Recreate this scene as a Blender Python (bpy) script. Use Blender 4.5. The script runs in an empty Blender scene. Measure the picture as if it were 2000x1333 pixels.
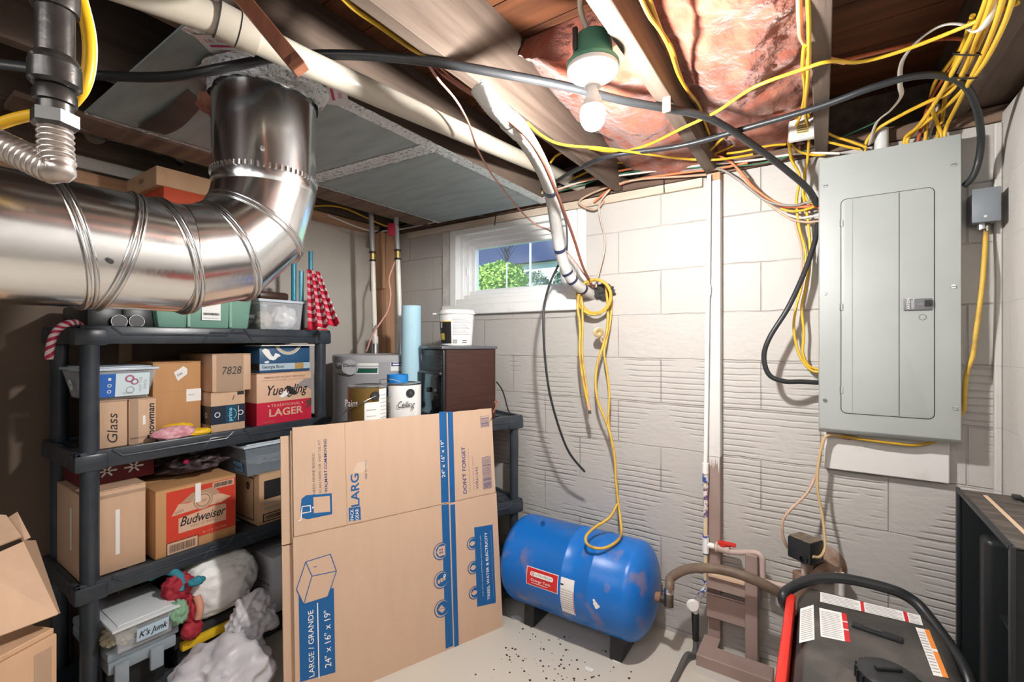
import bpy, bmesh, math, random
from mathutils import Vector, Matrix, noise
random.seed(7)
SC = bpy.context.scene
COL = SC.collection
R = math.radians
# ---------------------------------------------------------------- camera
TH = R(33.9); S_, C_ = math.sin(TH), math.cos(TH)
EYE = 1.32; FPX = 900.0
cam_d = bpy.data.cameras.new('camera'); cam = bpy.data.objects.new('camera', cam_d); COL.objects.link(cam)
cam_d.sensor_width = 36.0; cam_d.lens = 36.0 * FPX / 2000.0; cam_d.clip_start = 0.02
cam.location = (0, 0, EYE); cam.rotation_euler = (R(90), 0, TH)
SC.camera = cam
# ---------------------------------------------------------------- world (sky seen through the window)
wd = bpy.data.worlds.new('sky'); SC.world = wd; wd.use_nodes = True
bgn = wd.node_tree.nodes['Background']; bgn.inputs[0].default_value = (0.22, 0.45, 0.95, 1); bgn.inputs[1].default_value = 1.6
# ---------------------------------------------------------------- sun on the yard, added fill light behind the camera
def lamp(name, kind, loc, rot, energy, color=(1, 1, 1), **kw):
    d = bpy.data.lights.new(name, kind); d.energy = energy; d.color = color
    for k, v in kw.items(): setattr(d, k, v)
    o = bpy.data.objects.new(name, d); o.location = loc; o.rotation_euler = rot; COL.objects.link(o); return o
lamp('sun', 'SUN', (0, 0, 20), (R(50), R(-12), 0), 5.5, (1, 0.95, 0.86), angle=R(0.6))
lamp('fill_light', 'AREA', (-0.45, -0.9, 2.15), (R(48), 0, R(22)), 21, (1, 0.985, 0.97), shape='RECTANGLE', size=1.8, size_y=1.0)  # soft fill added behind the camera, no lamp of the basement itself
BULB_EMIT = 1280.0
SC.view_settings.view_transform = 'Standard'; SC.view_settings.look = 'None'
SC.view_settings.exposure = 0.78; SC.view_settings.gamma = 1.0; SC.view_settings.use_curve_mapping = False
SC.cycles.use_denoising = True
SC.cycles.max_bounces = 8; SC.cycles.transparent_max_bounces = 12
SC.cycles.caustics_reflective = False; SC.cycles.caustics_refractive = False
SC.cycles.sample_clamp_indirect = 6.0

# ---------------------------------------------------------------- a pixel of the 2000x1333 frame to a place in the room
def P(u, v, X=None, Y=None, Z=None, d=None):
    a = (u - 1000.0) / FPX; b = (666.5 - v) / FPX
    D = Vector((-S_ + a * C_, C_ + a * S_, b))
    if X is not None: t = X / D.x
    elif Y is not None: t = Y / D.y
    elif Z is not None: t = (Z - EYE) / D.z
    else: t = d
    return D * t + Vector((0, 0, EYE))
# ---------------------------------------------------------------- materials
MATS = {}
def nd(nt, typ, **kw):
    n = nt.nodes.new(typ)
    for k, v in kw.items(): setattr(n, k, v)
    return n
def mat(name, col, rough=0.55, metal=0.0, col2=None, vs=8.0, vmix=(0.4, 0.65), stretch=(1, 1, 1), bump=0.0, bs=60.0, trans=0.0, alpha=1.0,
        emit=0.0, ior=1.45, spec=0.5, detail=4.0, bstretch=None, rvar=0.0, sheen=0.0):
    if name in MATS: return MATS[name]
    m = bpy.data.materials.new(name); m.use_nodes = True; nt = m.node_tree; b = nt.nodes['Principled BSDF']
    b.inputs['Base Color'].default_value = (*col, 1); b.inputs['Roughness'].default_value = rough; b.inputs['Metallic'].default_value = metal
    b.inputs['Transmission Weight'].default_value = trans; b.inputs['Alpha'].default_value = alpha; b.inputs['IOR'].default_value = ior
    b.inputs['Specular IOR Level'].default_value = spec; b.inputs['Sheen Weight'].default_value = sheen
    if emit: b.inputs['Emission Color'].default_value = (*col, 1); b.inputs['Emission Strength'].default_value = emit
    if col2 is not None or bump or rvar:
        tc = nd(nt, 'ShaderNodeTexCoord')
        mp = nd(nt, 'ShaderNodeMapping'); mp.inputs['Scale'].default_value = stretch; nt.links.new(tc.outputs['Object'], mp.inputs[0])
    if col2 is not None or rvar:
        n = nd(nt, 'ShaderNodeTexNoise'); n.inputs['Scale'].default_value = vs; n.inputs['Detail'].default_value = detail; nt.links.new(mp.outputs[0], n.inputs[0])
        rp = nd(nt, 'ShaderNodeMapRange'); rp.inputs[1].default_value = vmix[0]; rp.inputs[2].default_value = vmix[1]; nt.links.new(n.outputs[0], rp.inputs[0])
    if col2 is not None:
        mx = nd(nt, 'ShaderNodeMix', data_type='RGBA'); mx.inputs[6].default_value = (*col, 1); mx.inputs[7].default_value = (*col2, 1)
        nt.links.new(rp.outputs[0], mx.inputs[0]); nt.links.new(mx.outputs[2], b.inputs['Base Color'])
    if rvar:
        rr = nd(nt, 'ShaderNodeMapRange'); rr.inputs[3].default_value = rough; rr.inputs[4].default_value = rough + rvar
        nt.links.new(rp.outputs[0], rr.inputs[0]); nt.links.new(rr.outputs[0], b.inputs['Roughness'])
    if bump:
        mp2 = nd(nt, 'ShaderNodeMapping'); mp2.inputs['Scale'].default_value = bstretch or stretch; nt.links.new(tc.outputs['Object'], mp2.inputs[0])
        n2 = nd(nt, 'ShaderNodeTexNoise'); n2.inputs['Scale'].default_value = bs; n2.inputs['Detail'].default_value = 5; nt.links.new(mp2.outputs[0], n2.inputs[0])
        bp = nd(nt, 'ShaderNodeBump'); bp.inputs['Strength'].default_value = 1.0; bp.inputs['Distance'].default_value = bump
        nt.links.new(n2.outputs[0], bp.inputs['Height']); nt.links.new(bp.outputs[0], b.inputs['Normal'])
    MATS[name] = m; return m
def stripes(name, c1, c2, axis=0, scale=40.0, rough=0.6, mixr=(0.48, 0.52), diag=(1, 0, 0)):
    if name in MATS: return MATS[name]
    m = bpy.data.materials.new(name); m.use_nodes = True; nt = m.node_tree; b = nt.nodes['Principled BSDF']; b.inputs['Roughness'].default_value = rough
    tc = nd(nt, 'ShaderNodeTexCoord'); dp = nd(nt, 'ShaderNodeVectorMath', operation='DOT_PRODUCT'); dp.inputs[1].default_value = diag
    nt.links.new(tc.outputs['Object'], dp.inputs[0])
    ml = nd(nt, 'ShaderNodeMath', operation='MULTIPLY'); ml.inputs[1].default_value = scale; nt.links.new(dp.outputs['Value'], ml.inputs[0])
    fr = nd(nt, 'ShaderNodeMath', operation='FRACT'); nt.links.new(ml.outputs[0], fr.inputs[0])
    rp = nd(nt, 'ShaderNodeMapRange'); rp.inputs[1].default_value = mixr[0]; rp.inputs[2].default_value = mixr[1]; nt.links.new(fr.outputs[0], rp.inputs[0])
    mx = nd(nt, 'ShaderNodeMix', data_type='RGBA'); mx.inputs[6].default_value = (*c1, 1); mx.inputs[7].default_value = (*c2, 1)
    nt.links.new(rp.outputs[0], mx.inputs[0]); nt.links.new(mx.outputs[2], b.inputs['Base Color']); MATS[name] = m; return m
def wood(name, c1, c2, scale=30.0, along='y', rough=0.75, bump=0.0015):
    st = {'x': (0.08, 1, 1), 'y': (1, 0.08, 1), 'z': (1, 1, 0.08)}[along]
    return mat(name, c1, rough, col2=c2, vs=scale, vmix=(0.35, 0.7), stretch=st, bump=bump, bs=scale * 2.2, detail=6)
# ---------------------------------------------------------------- mesh builder (world coordinates, optional base frame)
I4 = Matrix.Identity(4)
def FR(o, x, y):
    x = Vector(x).normalized(); y = Vector(y); y = (y - x * y.dot(x)).normalized(); z = x.cross(y)
    return Matrix(((x.x, y.x, z.x, o[0]), (x.y, y.y, z.y, o[1]), (x.z, y.z, z.z, o[2]), (0, 0, 0, 1)))
def T(x, y, z, rz=0.0): return Matrix.Translation((x, y, z)) @ Matrix.Rotation(rz, 4, 'Z')
TXT = {}
class B:
    def __init__(self, base=None):
        self.V = []; self.F = []; self.K = []; self.M = []; self.base = base or I4
    def mi(self, m):
        if m not in self.M: self.M.append(m)
        return self.M.index(m)
    def add(self, vs, fs, m, X=None):
        X = self.base @ X if X is not None else self.base
        n = len(self.V); k = self.mi(m)
        self.V += [X @ Vector(v) for v in vs]
        for f in fs: self.F.append([i + n for i in f]); self.K.append(k)
        return self
    def addbm(self, bm, m, X=None):
        bm.verts.index_update()
        self.add([v.co.copy() for v in bm.verts], [[v.index for v in f.verts] for f in bm.faces], m, X); bm.free(); return self
    def box(self, x0, x1, y0, y1, z0, z1, m, bev=0.0, seg=2, X=None):
        bm = bmesh.new(); bmesh.ops.create_cube(bm, size=1.0)
        for v in bm.verts: v.co = Vector(((x0 + x1) / 2 + v.co.x * (x1 - x0), (y0 + y1) / 2 + v.co.y * (y1 - y0), (z0 + z1) / 2 + v.co.z * (z1 - z0)))
        if bev: bmesh.ops.bevel(bm, geom=list(bm.edges), offset=bev, segments=seg, affect='EDGES', profile=0.5)
        return self.addbm(bm, m, X)
    def hexa(self, bot, top, m, bev=0.0, X=None):
        bm = bmesh.new(); vs = [bm.verts.new(p) for p in list(bot) + list(top)]
        for f in ((3, 2, 1, 0), (4, 5, 6, 7), (0, 1, 5, 4), (1, 2, 6, 5), (2, 3, 7, 6), (3, 0, 4, 7)): bm.faces.new([vs[i] for i in f])
        bmesh.ops.recalc_face_normals(bm, faces=bm.faces)
        if bev: bmesh.ops.bevel(bm, geom=list(bm.edges), offset=bev, segments=2, affect='EDGES', profile=0.5)
        return self.addbm(bm, m, X)
    def lathe(self, prof, m, X=None, seg=32, a0=0.0, a1=2 * math.pi):
        full = abs(a1 - a0 - 2 * math.pi) < 1e-6; n = seg if full else seg + 1
        vs = []; fs = []
        for r, z in prof:
            for i in range(n):
                a = a0 + (a1 - a0) * i / seg; vs.append((max(r, 1e-5) * math.cos(a), max(r, 1e-5) * math.sin(a), z))
        for j in range(len(prof) - 1):
            for i in range(seg):
                k = (i + 1) % n; fs.append((j * n + i, j * n + k, (j + 1) * n + k, (j + 1) * n + i))
        return self.add(vs, fs, m, X)
    def cyl(self, p0, p1, r, m, r2=None, seg=20, caps=True):
        p0 = Vector(p0); p1 = Vector(p1); L = (p1 - p0).length; r2 = r if r2 is None else r2
        X = Matrix.Translation(p0) @ (p1 - p0).to_track_quat('Z', 'Y').to_matrix().to_4x4()
        prof = [(0, 0), (r, 0), (r2, L), (0, L)] if caps else [(r, 0), (r2, L)]
        return self.lathe(prof, m, X, seg)
    def tube(self, pts, r, m, seg=8, closed=False, flat=1.0, caps=True, twist=0.0):
        pts = [Vector(p) for p in pts]; n = len(pts); vs = []; fs = []
        rr = r if isinstance(r, (list, tuple)) else [r] * n
        nrm = None
        for i in range(n):
            if closed: t = (pts[(i + 1) % n] - pts[i - 1])
            else: t = pts[min(i + 1, n - 1)] - pts[max(i - 1, 0)]
            t = t.normalized() if t.length > 1e-9 else Vector((0, 0, 1))
            if nrm is None:
                nrm = t.cross(Vector((0, 0, 1)));
                if nrm.length < 0.1: nrm = t.cross(Vector((1, 0, 0)))
                nrm.normalize()
            else:
                nrm = (nrm - t * nrm.dot(t)); nrm.normalize()
            bn = t.cross(nrm)
            for k in range(seg):
                a = 2 * math.pi * k / seg + twist * i
                vs.append(pts[i] + nrm * math.cos(a) * rr[i] + bn * math.sin(a) * rr[i] * flat)
        q = n if closed else n - 1
        for i in range(q):
            j = (i + 1) % n
            for k in range(seg):
                l = (k + 1) % seg; fs.append((i * seg + k, i * seg + l, j * seg + l, j * seg + k))
        if caps and not closed:
            fs.append(tuple(range(seg - 1, -1, -1))); fs.append(tuple((n - 1) * seg + k for k in range(seg)))
        return self.add(vs, fs, m)
    def prism(self, poly, h, m, X=None, bev=0.0):
        bm = bmesh.new(); a = [bm.verts.new((p[0], p[1], 0)) for p in poly]; f = bm.faces.new(a)
        r = bmesh.ops.extrude_face_region(bm, geom=[f]); vv = [e for e in r['geom'] if isinstance(e, bmesh.types.BMVert)]
        for v in vv: v.co.z += h
        bmesh.ops.recalc_face_normals(bm, faces=bm.faces)
        if bev: bmesh.ops.bevel(bm, geom=[e for e in bm.edges], offset=bev, segments=2, affect='EDGES', profile=0.5)
        return self.addbm(bm, m, X)
    def rect(self, x0, x1, y0, y1, m, X, z=0.0004):
        return self.add([(x0, y0, z), (x1, y0, z), (x1, y1, z), (x0, y1, z)], [(0, 1, 2, 3)], m, X)
    def poly(self, pts, m, X, z=0.0004):
        bm = bmesh.new(); f = bm.faces.new([bm.verts.new((p[0], p[1], z)) for p in pts]); bmesh.ops.triangulate(bm, faces=[f]); return self.addbm(bm, m, X)
    def disc(self, cx, cy, r, m, X, z=0.0004, seg=24, rx=None):
        return self.poly([(cx + (rx or r) * math.cos(2 * math.pi * i / seg), cy + r * math.sin(2 * math.pi * i / seg)) for i in range(seg)], m, X, z)
    def ring(self, cx, cy, r0, r1, m, X, z=0.0004, seg=32, a0=0, a1=2 * math.pi):
        vs = []; fs = []
        for i in range(seg + 1):
            a = a0 + (a1 - a0) * i / seg
            vs += [(cx + r0 * math.cos(a), cy + r0 * math.sin(a), z), (cx + r1 * math.cos(a), cy + r1 * math.sin(a), z)]
        for i in range(seg): fs.append((2 * i, 2 * i + 1, 2 * i + 3, 2 * i + 2))
        return self.add(vs, fs, m, X)
    def stroke(self, pts, w, m, X, z=0.0006):
        for a, b in zip(pts[:-1], pts[1:]):
            a = Vector((a[0], a[1])); b = Vector((b[0], b[1])); d = b - a
            if d.length < 1e-7: continue
            d.normalize(); nn = Vector((-d.y, d.x)) * w / 2; a2 = a - d * w * 0.3; b2 = b + d * w * 0.3
            self.add([(*(a2 - nn), z), (*(b2 - nn), z), (*(b2 + nn), z), (*(a2 + nn), z)], [(0, 1, 2, 3)], m, X)
        return self
    def text(self, s, x, y, h, m, X, z=0.0006, align='LEFT', w=None, shear=0.0, bold=0.0, rot=0.0):
        key = (s, align, shear, bold)
        if key not in TXT:
            c = bpy.data.curves.new('t', 'FONT'); c.body = s; c.size = 1.0; c.align_x = align; c.shear = shear; c.offset = bold; c.resolution_u = 3
            o = bpy.data.objects.new('t', c); me = bpy.data.meshes.new_from_object(o)
            TXT[key] = ([v.co.copy() for v in me.vertices], [list(p.vertices) for p in me.polygons])
            bpy.data.objects.remove(o); bpy.data.curves.remove(c); bpy.data.meshes.remove(me)
        vs, fs = TXT[key]
        if not vs: return self
        sx = h / 0.72
        if w is not None:
            xs = [p.x for p in vs]; sx = w / max(1e-6, max(xs) - min(xs))
        cr, sr = math.cos(rot), math.sin(rot)
        return self.add([(x + p.x * sx * cr - p.y * h / 0.72 * sr, y + p.x * sx * sr + p.y * h / 0.72 * cr, z) for p in vs], fs, m, X)
W = {}
def finish(b, name, parent=None, smooth=35.0, sub=0, origin=None, weld=False):
    me = bpy.data.meshes.new(name)
    if parent is not None: Wm = W[parent.name]
    else:
        if origin is None:
            xs = [v.x for v in b.V]; ys = [v.y for v in b.V]; zs = [v.z for v in b.V]
            origin = ((min(xs) + max(xs)) / 2, (min(ys) + max(ys)) / 2, min(zs))
        Wm = Matrix.Translation(origin)
    iv = Wm.inverted()
    me.from_pydata([iv @ v for v in b.V], [], b.F)
    for m in b.M: me.materials.append(m)
    me.polygons.foreach_set('material_index', b.K)
    if weld:
        bm = bmesh.new(); bm.from_mesh(me); bmesh.ops.remove_doubles(bm, verts=bm.verts, dist=1e-5); bm.to_mesh(me); bm.free()
    if smooth:
        me.polygons.foreach_set('use_smooth', [True] * len(me.polygons)); me.set_sharp_from_angle(angle=R(smooth))
    me.update()
    o = bpy.data.objects.new(name, me); COL.objects.link(o)
    if parent is not None: o.parent = parent
    else: o.matrix_world = Wm; o.location = Wm.translation
    W[o.name] = Wm
    if sub:
        md = o.modifiers.new('s', 'SUBSURF'); md.levels = sub; md.render_levels = sub
    return o
def thing(name, label, cat, loc, rz=0.0, group=None):
    o = bpy.data.objects.new(name, None); o.empty_display_size = 0.05; COL.objects.link(o)
    o.location = loc; o.rotation_euler = (0, 0, rz); W[o.name] = T(*loc, rz)
    return tag(o, label, cat, group)
def tag(o, label, cat, group=None, kind=None):
    o['label'] = label; o['category'] = cat
    if group: o['group'] = group
    if kind: o['kind'] = kind
    return o
def struct(b, name, smooth=35.0):
    o = finish(b, name, None, smooth, origin=(0, 0, 0)); o['kind'] = 'structure'; return o
def smooth_path(pts, n=6, closed=False):
    pts = [Vector(p) for p in pts]; out = []; N = len(pts)
    if N < 3 and not closed: return pts
    for i in range(N if closed else N - 1):
        g = (lambda k: pts[k % N]) if closed else (lambda k: pts[max(0, min(N - 1, k))])
        p0, p1, p2, p3 = g(i - 1), g(i), g(i + 1), g(i + 2)
        for k in range(n):
            t = k / n
            out.append(0.5 * ((2 * p1) + (p2 - p0) * t + (2 * p0 - 5 * p1 + 4 * p2 - p3) * t * t + (3 * p1 - p0 - 3 * p2 + p3) * t ** 3))
    if not closed: out.append(pts[-1])
    return out
def pts_of(lst):
    out = []
    for q in lst:
        if len(q) == 3 and isinstance(q[2], str): out.append(P(q[0], q[1], **{q[2][0]: float(q[2][1:])}))
        elif len(q) == 2 and isinstance(q[0], (list, tuple)): out.append(Vector(q[0]))
        else: out.append(Vector(q))
    return out
def cable(name, label, m, r, lst, group=None, cat='cable', flat=1.0, n=6, seg=8):
    b = B(); b.tube(smooth_path(pts_of(lst), n), r, m, seg=seg, flat=flat)
    return tag(finish(b, name, None, 60), label, cat, group)
# ---------------------------------------------------------------- palette
m_drywall = mat('drywall_paint', (0.56, 0.515, 0.465), 0.85, col2=(0.60, 0.555, 0.50), vs=3, bump=0.0006, bs=90)
m_trimw = mat('white_trim_paint', (0.64, 0.63, 0.61), 0.5, col2=(0.58, 0.56, 0.53), vs=14, vmix=(0.58, 0.75), bump=0.0006, bs=40)
m_sash = mat('white_sash', (0.88, 0.88, 0.87), 0.35)
m_grayplaster = mat('gray_plaster', (0.52, 0.49, 0.46), 0.8, col2=(0.62, 0.59, 0.55), vs=18, bump=0.0015, bs=40)
m_floor = mat('floor_paint', (0.62, 0.58, 0.50), 0.6, col2=(0.50, 0.37, 0.23), vs=2.6, vmix=(0.56, 0.80), bump=0.0008, bs=45)
m_joist = wood('joist_wood', (0.15, 0.11, 0.085), (0.075, 0.05, 0.036), 26, 'y', 0.85)
m_joistd = wood('dark_joist_wood', (0.15, 0.105, 0.08), (0.075, 0.052, 0.04), 26, 'y', 0.85)
m_sub = wood('subfloor_wood', (0.16, 0.055, 0.02), (0.07, 0.022, 0.009), 22, 'x', 0.7)
m_sill = wood('sill_wood', (0.22, 0.14, 0.10), (0.10, 0.065, 0.05), 25, 'x', 0.85)
m_pine = wood('pine', (0.58, 0.345, 0.205), (0.42, 0.225, 0.12), 30, 'z', 0.6, 0.0006)
m_pinex = wood('pine_rail', (0.60, 0.36, 0.22), (0.44, 0.24, 0.13), 30, 'y', 0.6, 0.0006)
m_pale = wood('pale_strip_wood', (0.66, 0.56, 0.46), (0.50, 0.40, 0.31), 30, 'x', 0.7, 0.0006)
m_brace = wood('brace_wood', (0.25, 0.09, 0.045), (0.15, 0.05, 0.025), 40, 'z', 0.55, 0.0006)
m_black = mat('black_plastic', (0.018, 0.02, 0.022), 0.38, bump=0.0002, bs=180)
m_shelf = mat('shelf_plastic', (0.030, 0.038, 0.048), 0.3, col2=(0.044, 0.052, 0.062), vs=12, bump=0.0002, bs=220)
m_dark = mat('dark_gray', (0.035, 0.036, 0.038), 0.5)
m_white = mat('white_plastic', (0.84, 0.84, 0.83), 0.35)
m_paper = mat('white_paper', (0.82, 0.81, 0.79), 0.6)
m_ink = mat('black_ink', (0.02, 0.02, 0.022), 0.5)
m_grayink = mat('gray_ink', (0.36, 0.36, 0.36), 0.6)
m_zinc = mat('bright_metal', (0.75, 0.76, 0.77), 0.28, 1.0)
m_dirtmetal = mat('dull_steel', (0.28, 0.27, 0.26), 0.42, 0.9, col2=(0.16, 0.14, 0.12), vs=14)

def block_material(name, c1, c2, z_groove, joint=1.0):
    m = bpy.data.materials.new(name); m.use_nodes = True; nt = m.node_tree; b = nt.nodes['Principled BSDF']; L = nt.links.new
    b.inputs['Roughness'].default_value = 0.62
    tc = nd(nt, 'ShaderNodeTexCoord'); sp = nd(nt, 'ShaderNodeSeparateXYZ'); L(tc.outputs['Object'], sp.inputs[0])
    ad = nd(nt, 'ShaderNodeMath', operation='ADD'); L(sp.outputs[0], ad.inputs[0]); L(sp.outputs[1], ad.inputs[1])
    n0 = nd(nt, 'ShaderNodeTexNoise'); n0.inputs['Scale'].default_value = 9; n0.inputs['Detail'].default_value = 3; L(tc.outputs['Object'], n0.inputs[0])
    wob = nd(nt, 'ShaderNodeMath', operation='MULTIPLY_ADD'); wob.inputs[1].default_value = 0.012; L(n0.outputs[0], wob.inputs[0]); L(sp.outputs[2], wob.inputs[2])
    z2 = nd(nt, 'ShaderNodeMath', operation='ADD'); z2.inputs[1].default_value = -0.024 + 0.2035 * 4; L(wob.outputs[0], z2.inputs[0])
    x2 = nd(nt, 'ShaderNodeMath', operation='ADD'); x2.inputs[1].default_value = 10 * 0.408 + 0.206 - 2.14; L(ad.outputs[0], x2.inputs[0])
    cb = nd(nt, 'ShaderNodeCombineXYZ'); L(x2.outputs[0], cb.inputs[0]); L(z2.outputs[0], cb.inputs[1])
    br = nd(nt, 'ShaderNodeTexBrick'); br.inputs['Scale'].default_value = 1; br.inputs['Brick Width'].default_value = 0.408; br.inputs['Row Height'].default_value = 0.2035
    br.inputs['Mortar Size'].default_value = 0.0035; br.inputs['Mortar Smooth'].default_value = 0.6; br.inputs['Color1'].default_value = (1, 1, 1, 1); br.inputs['Color2'].default_value = (0.9, 0.9, 0.9, 1); br.inputs['Mortar'].default_value = (0, 0, 0, 1)
    L(cb.outputs[0], br.inputs[0])
    # scored faces on the lower courses
    gz = nd(nt, 'ShaderNodeMath', operation='MULTIPLY'); gz.inputs[1].default_value = 1 / 0.0252; L(wob.outputs[0], gz.inputs[0])
    gf = nd(nt, 'ShaderNodeMath', operation='FRACT'); L(gz.outputs[0], gf.inputs[0])
    ga = nd(nt, 'ShaderNodeMath', operation='SUBTRACT'); ga.inputs[1].default_value = 0.5; L(gf.outputs[0], ga.inputs[0])
    gb = nd(nt, 'ShaderNodeMath', operation='ABSOLUTE'); L(ga.outputs[0], gb.inputs[0])
    gr = nd(nt, 'ShaderNodeMapRange'); gr.inputs[1].default_value = 0.30; gr.inputs[2].default_value = 0.5; L(gb.outputs[0], gr.inputs[0])
    lo = nd(nt, 'ShaderNodeMath', operation='LESS_THAN'); lo.inputs[1].default_value = z_groove; L(sp.outputs[2], lo.inputs[0])
    n1 = nd(nt, 'ShaderNodeTexNoise'); n1.inputs['Scale'].default_value = 5.0; n1.inputs['Detail'].default_value = 2; L(tc.outputs['Object'], n1.inputs[0])
    r1 = nd(nt, 'ShaderNodeMapRange'); r1.inputs[1].default_value = 0.47; r1.inputs[2].default_value = 0.54; L(n1.outputs[0], r1.inputs[0])
    g1 = nd(nt, 'ShaderNodeMath', operation='MULTIPLY'); L(gr.outputs[0], g1.inputs[0]); L(lo.outputs[0], g1.inputs[1])
    g2 = nd(nt, 'ShaderNodeMath', operation='MULTIPLY'); L(g1.outputs[0], g2.inputs[0]); L(r1.outputs[0], g2.inputs[1])
    # height
    n2 = nd(nt, 'ShaderNodeTexNoise'); n2.inputs['Scale'].default_value = 38; n2.inputs['Detail'].default_value = 5
    mpn = nd(nt, 'ShaderNodeMapping'); mpn.inputs['Scale'].default_value = (0.6, 0.6, 1.6); L(tc.outputs['Object'], mpn.inputs[0]); L(mpn.outputs[0], n2.inputs[0])
    n3 = nd(nt, 'ShaderNodeTexNoise'); n3.inputs['Scale'].default_value = 7; n3.inputs['Detail'].default_value = 4; n3.inputs['Distortion'].default_value = 1.2; L(tc.outputs['Object'], n3.inputs[0])
    h1 = nd(nt, 'ShaderNodeMath', operation='MULTIPLY_ADD'); h1.inputs[1].default_value = 0.30; L(n2.outputs[0], h1.inputs[0])
    h3 = nd(nt, 'ShaderNodeMath', operation='MULTIPLY'); h3.inputs[1].default_value = 0.9; L(n3.outputs[0], h3.inputs[0]); L(h3.outputs[0], h1.inputs[2])
    mo = nd(nt, 'ShaderNodeMath', operation='MULTIPLY_ADD'); mo.inputs[1].default_value = -0.58 * joint; L(br.outputs['Fac'], mo.inputs[0]); L(h1.outputs[0], mo.inputs[2])
    gg = nd(nt, 'ShaderNodeMath', operation='MULTIPLY_ADD'); gg.inputs[1].default_value = -0.55; L(g2.outputs[0], gg.inputs[0]); L(mo.outputs[0], gg.inputs[2])
    bp = nd(nt, 'ShaderNodeBump'); bp.inputs['Distance'].default_value = 0.006; bp.inputs['Strength'].default_value = 0.9; L(gg.outputs[0], bp.inputs['Height']); L(bp.outputs[0], b.inputs['Normal'])
    # colour: paint with dirty joints
    n4 = nd(nt, 'ShaderNodeTexNoise'); n4.inputs['Scale'].default_value = 2.5; n4.inputs['Detail'].default_value = 5; L(tc.outputs['Object'], n4.inputs[0])
    mx = nd(nt, 'ShaderNodeMix', data_type='RGBA'); mx.inputs[6].default_value = (*c1, 1); mx.inputs[7].default_value = (*c2, 1); L(n4.outputs[0], mx.inputs[0])
    fm = nd(nt, 'ShaderNodeMath', operation='MULTIPLY'); L(br.outputs['Fac'], fm.inputs[0]); r5 = nd(nt, 'ShaderNodeMapRange'); r5.inputs[1].default_value = 0.42; r5.inputs[2].default_value = 0.6; r5.inputs[4].default_value = 0.5 * joint; L(n1.outputs[0], r5.inputs[0]); L(r5.outputs[0], fm.inputs[1])
    m2 = nd(nt, 'ShaderNodeMix', data_type='RGBA'); m2.inputs[7].default_value = (0.22, 0.19, 0.17, 1); L(fm.outputs[0], m2.inputs[0]); L(mx.outputs[2], m2.inputs[6])
    gm = nd(nt, 'ShaderNodeMath', operation='MULTIPLY'); gm.inputs[1].default_value = 0.12; L(g2.outputs[0], gm.inputs[0])
    m3 = nd(nt, 'ShaderNodeMix', data_type='RGBA'); m3.inputs[7].default_value = (0.36, 0.33, 0.30, 1); L(gm.outputs[0], m3.inputs[0]); L(m2.outputs[2], m3.inputs[6])
    L(m3.outputs[2], b.inputs['Base Color']); return m
m_block = block_material('painted_block', (0.445, 0.425, 0.40), (0.505, 0.485, 0.455), 1.235)
m_block2 = block_material('painted_block_smooth', (0.50, 0.48, 0.455), (0.55, 0.53, 0.50), -1, 0.2)

# ---------------------------------------------------------------- room shell
XL, XR, YB, YF = -2.49, 0.487, 2.14, -3.4
ZW = 2.035; ZJ = 2.04; ZS = 2.29
HX0, HX1, HZ0, HZ1 = -1.86, -1.07, 1.555, 1.985          # window hole
b = B()
xs = [XL - 0.25, HX0, HX1, XR + 0.25]; zs = [-0.02, HZ0, HZ1, ZW]
for i in range(3):
    for j in range(3):
        if i == 1 and j == 1: continue
        for y, fl in ((YB, 0), (YB + 0.2, 1)):
            q = [(xs[i], y, zs[j]), (xs[i + 1], y, zs[j]), (xs[i + 1], y, zs[j + 1]), (xs[i], y, zs[j + 1])]
            b.add(q if not fl else q[::-1], [(0, 1, 2, 3)], m_block)
for (xa, za, xb, zb) in ((HX0, HZ0, HX1, HZ0), (HX1, HZ0, HX1, HZ1), (HX1, HZ1, HX0, HZ1), (HX0, HZ1, HX0, HZ0), (xs[0], ZW, xs[3], ZW)):
    b.add([(xa, YB, za), (xb, YB, zb), (xb, YB + 0.2, zb), (xa, YB + 0.2, za)], [(0, 1, 2, 3)], m_block)
struct(b, 'wall_back', 0)
b = B(); b.box(XL - 0.12, XL, YF, YB + 0.2, -0.02, ZS + 0.03, m_drywall); struct(b, 'wall_left', 0)
b = B(); b.box(XR, XR + 0.2, YF, YB, -0.02, 2.06, m_block2); b.box(XR + 0.15, XR + 0.2, YF, YB + 0.2, 2.06, ZS + 0.03, m_block2); struct(b, 'wall_right', 0)
b = B(); b.box(XL - 0.12, XR + 0.2, YF - 0.2, YF, -0.02, ZS + 0.05, m_drywall); struct(b, 'wall_front', 0)
b = B(); b.box(XL - 0.15, XR + 0.25, YF - 0.2, YB + 0.25, -0.12, 0, m_floor); struct(b, 'floor', 0)
b = B(); y = YF
while y < YB + 0.25:
    b.box(XL - 0.15, XR + 0.25, y, y + 0.136, ZS, ZS + 0.03, m_sub); y += 0.14
b.box(XL - 0.15, XR + 0.25, YF - 0.2, YB + 0.3, ZS + 0.031, ZS + 0.06, m_sub)
struct(b, 'ceiling', 0)
for i, (x0, x1, mm) in enumerate([(-2.055, -2.015, m_joistd), (-1.645, -1.605, m_joistd), (-1.235, -1.195, m_joistd), (-0.829, -0.790, m_joist), (-0.4146, -0.3686, m_joist), (-0.022, 0.020, m_joist), (0.335, 0.40, m_joistd)]):
    b = B(); b.box(x0, x1, YF, YB + 0.16, ZJ if i < 6 else 2.078, ZS, mm, 0.002, 1); o = struct(b, 'ceiling_joist' if i == 0 else 'ceiling_joist.%03d' % i)
b = B(); b.box(0.405, XR + 0.149, YF, YB + 0.16, 2.095, ZS, m_joistd); struct(b, 'ceiling_beam_right', 0)
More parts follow.
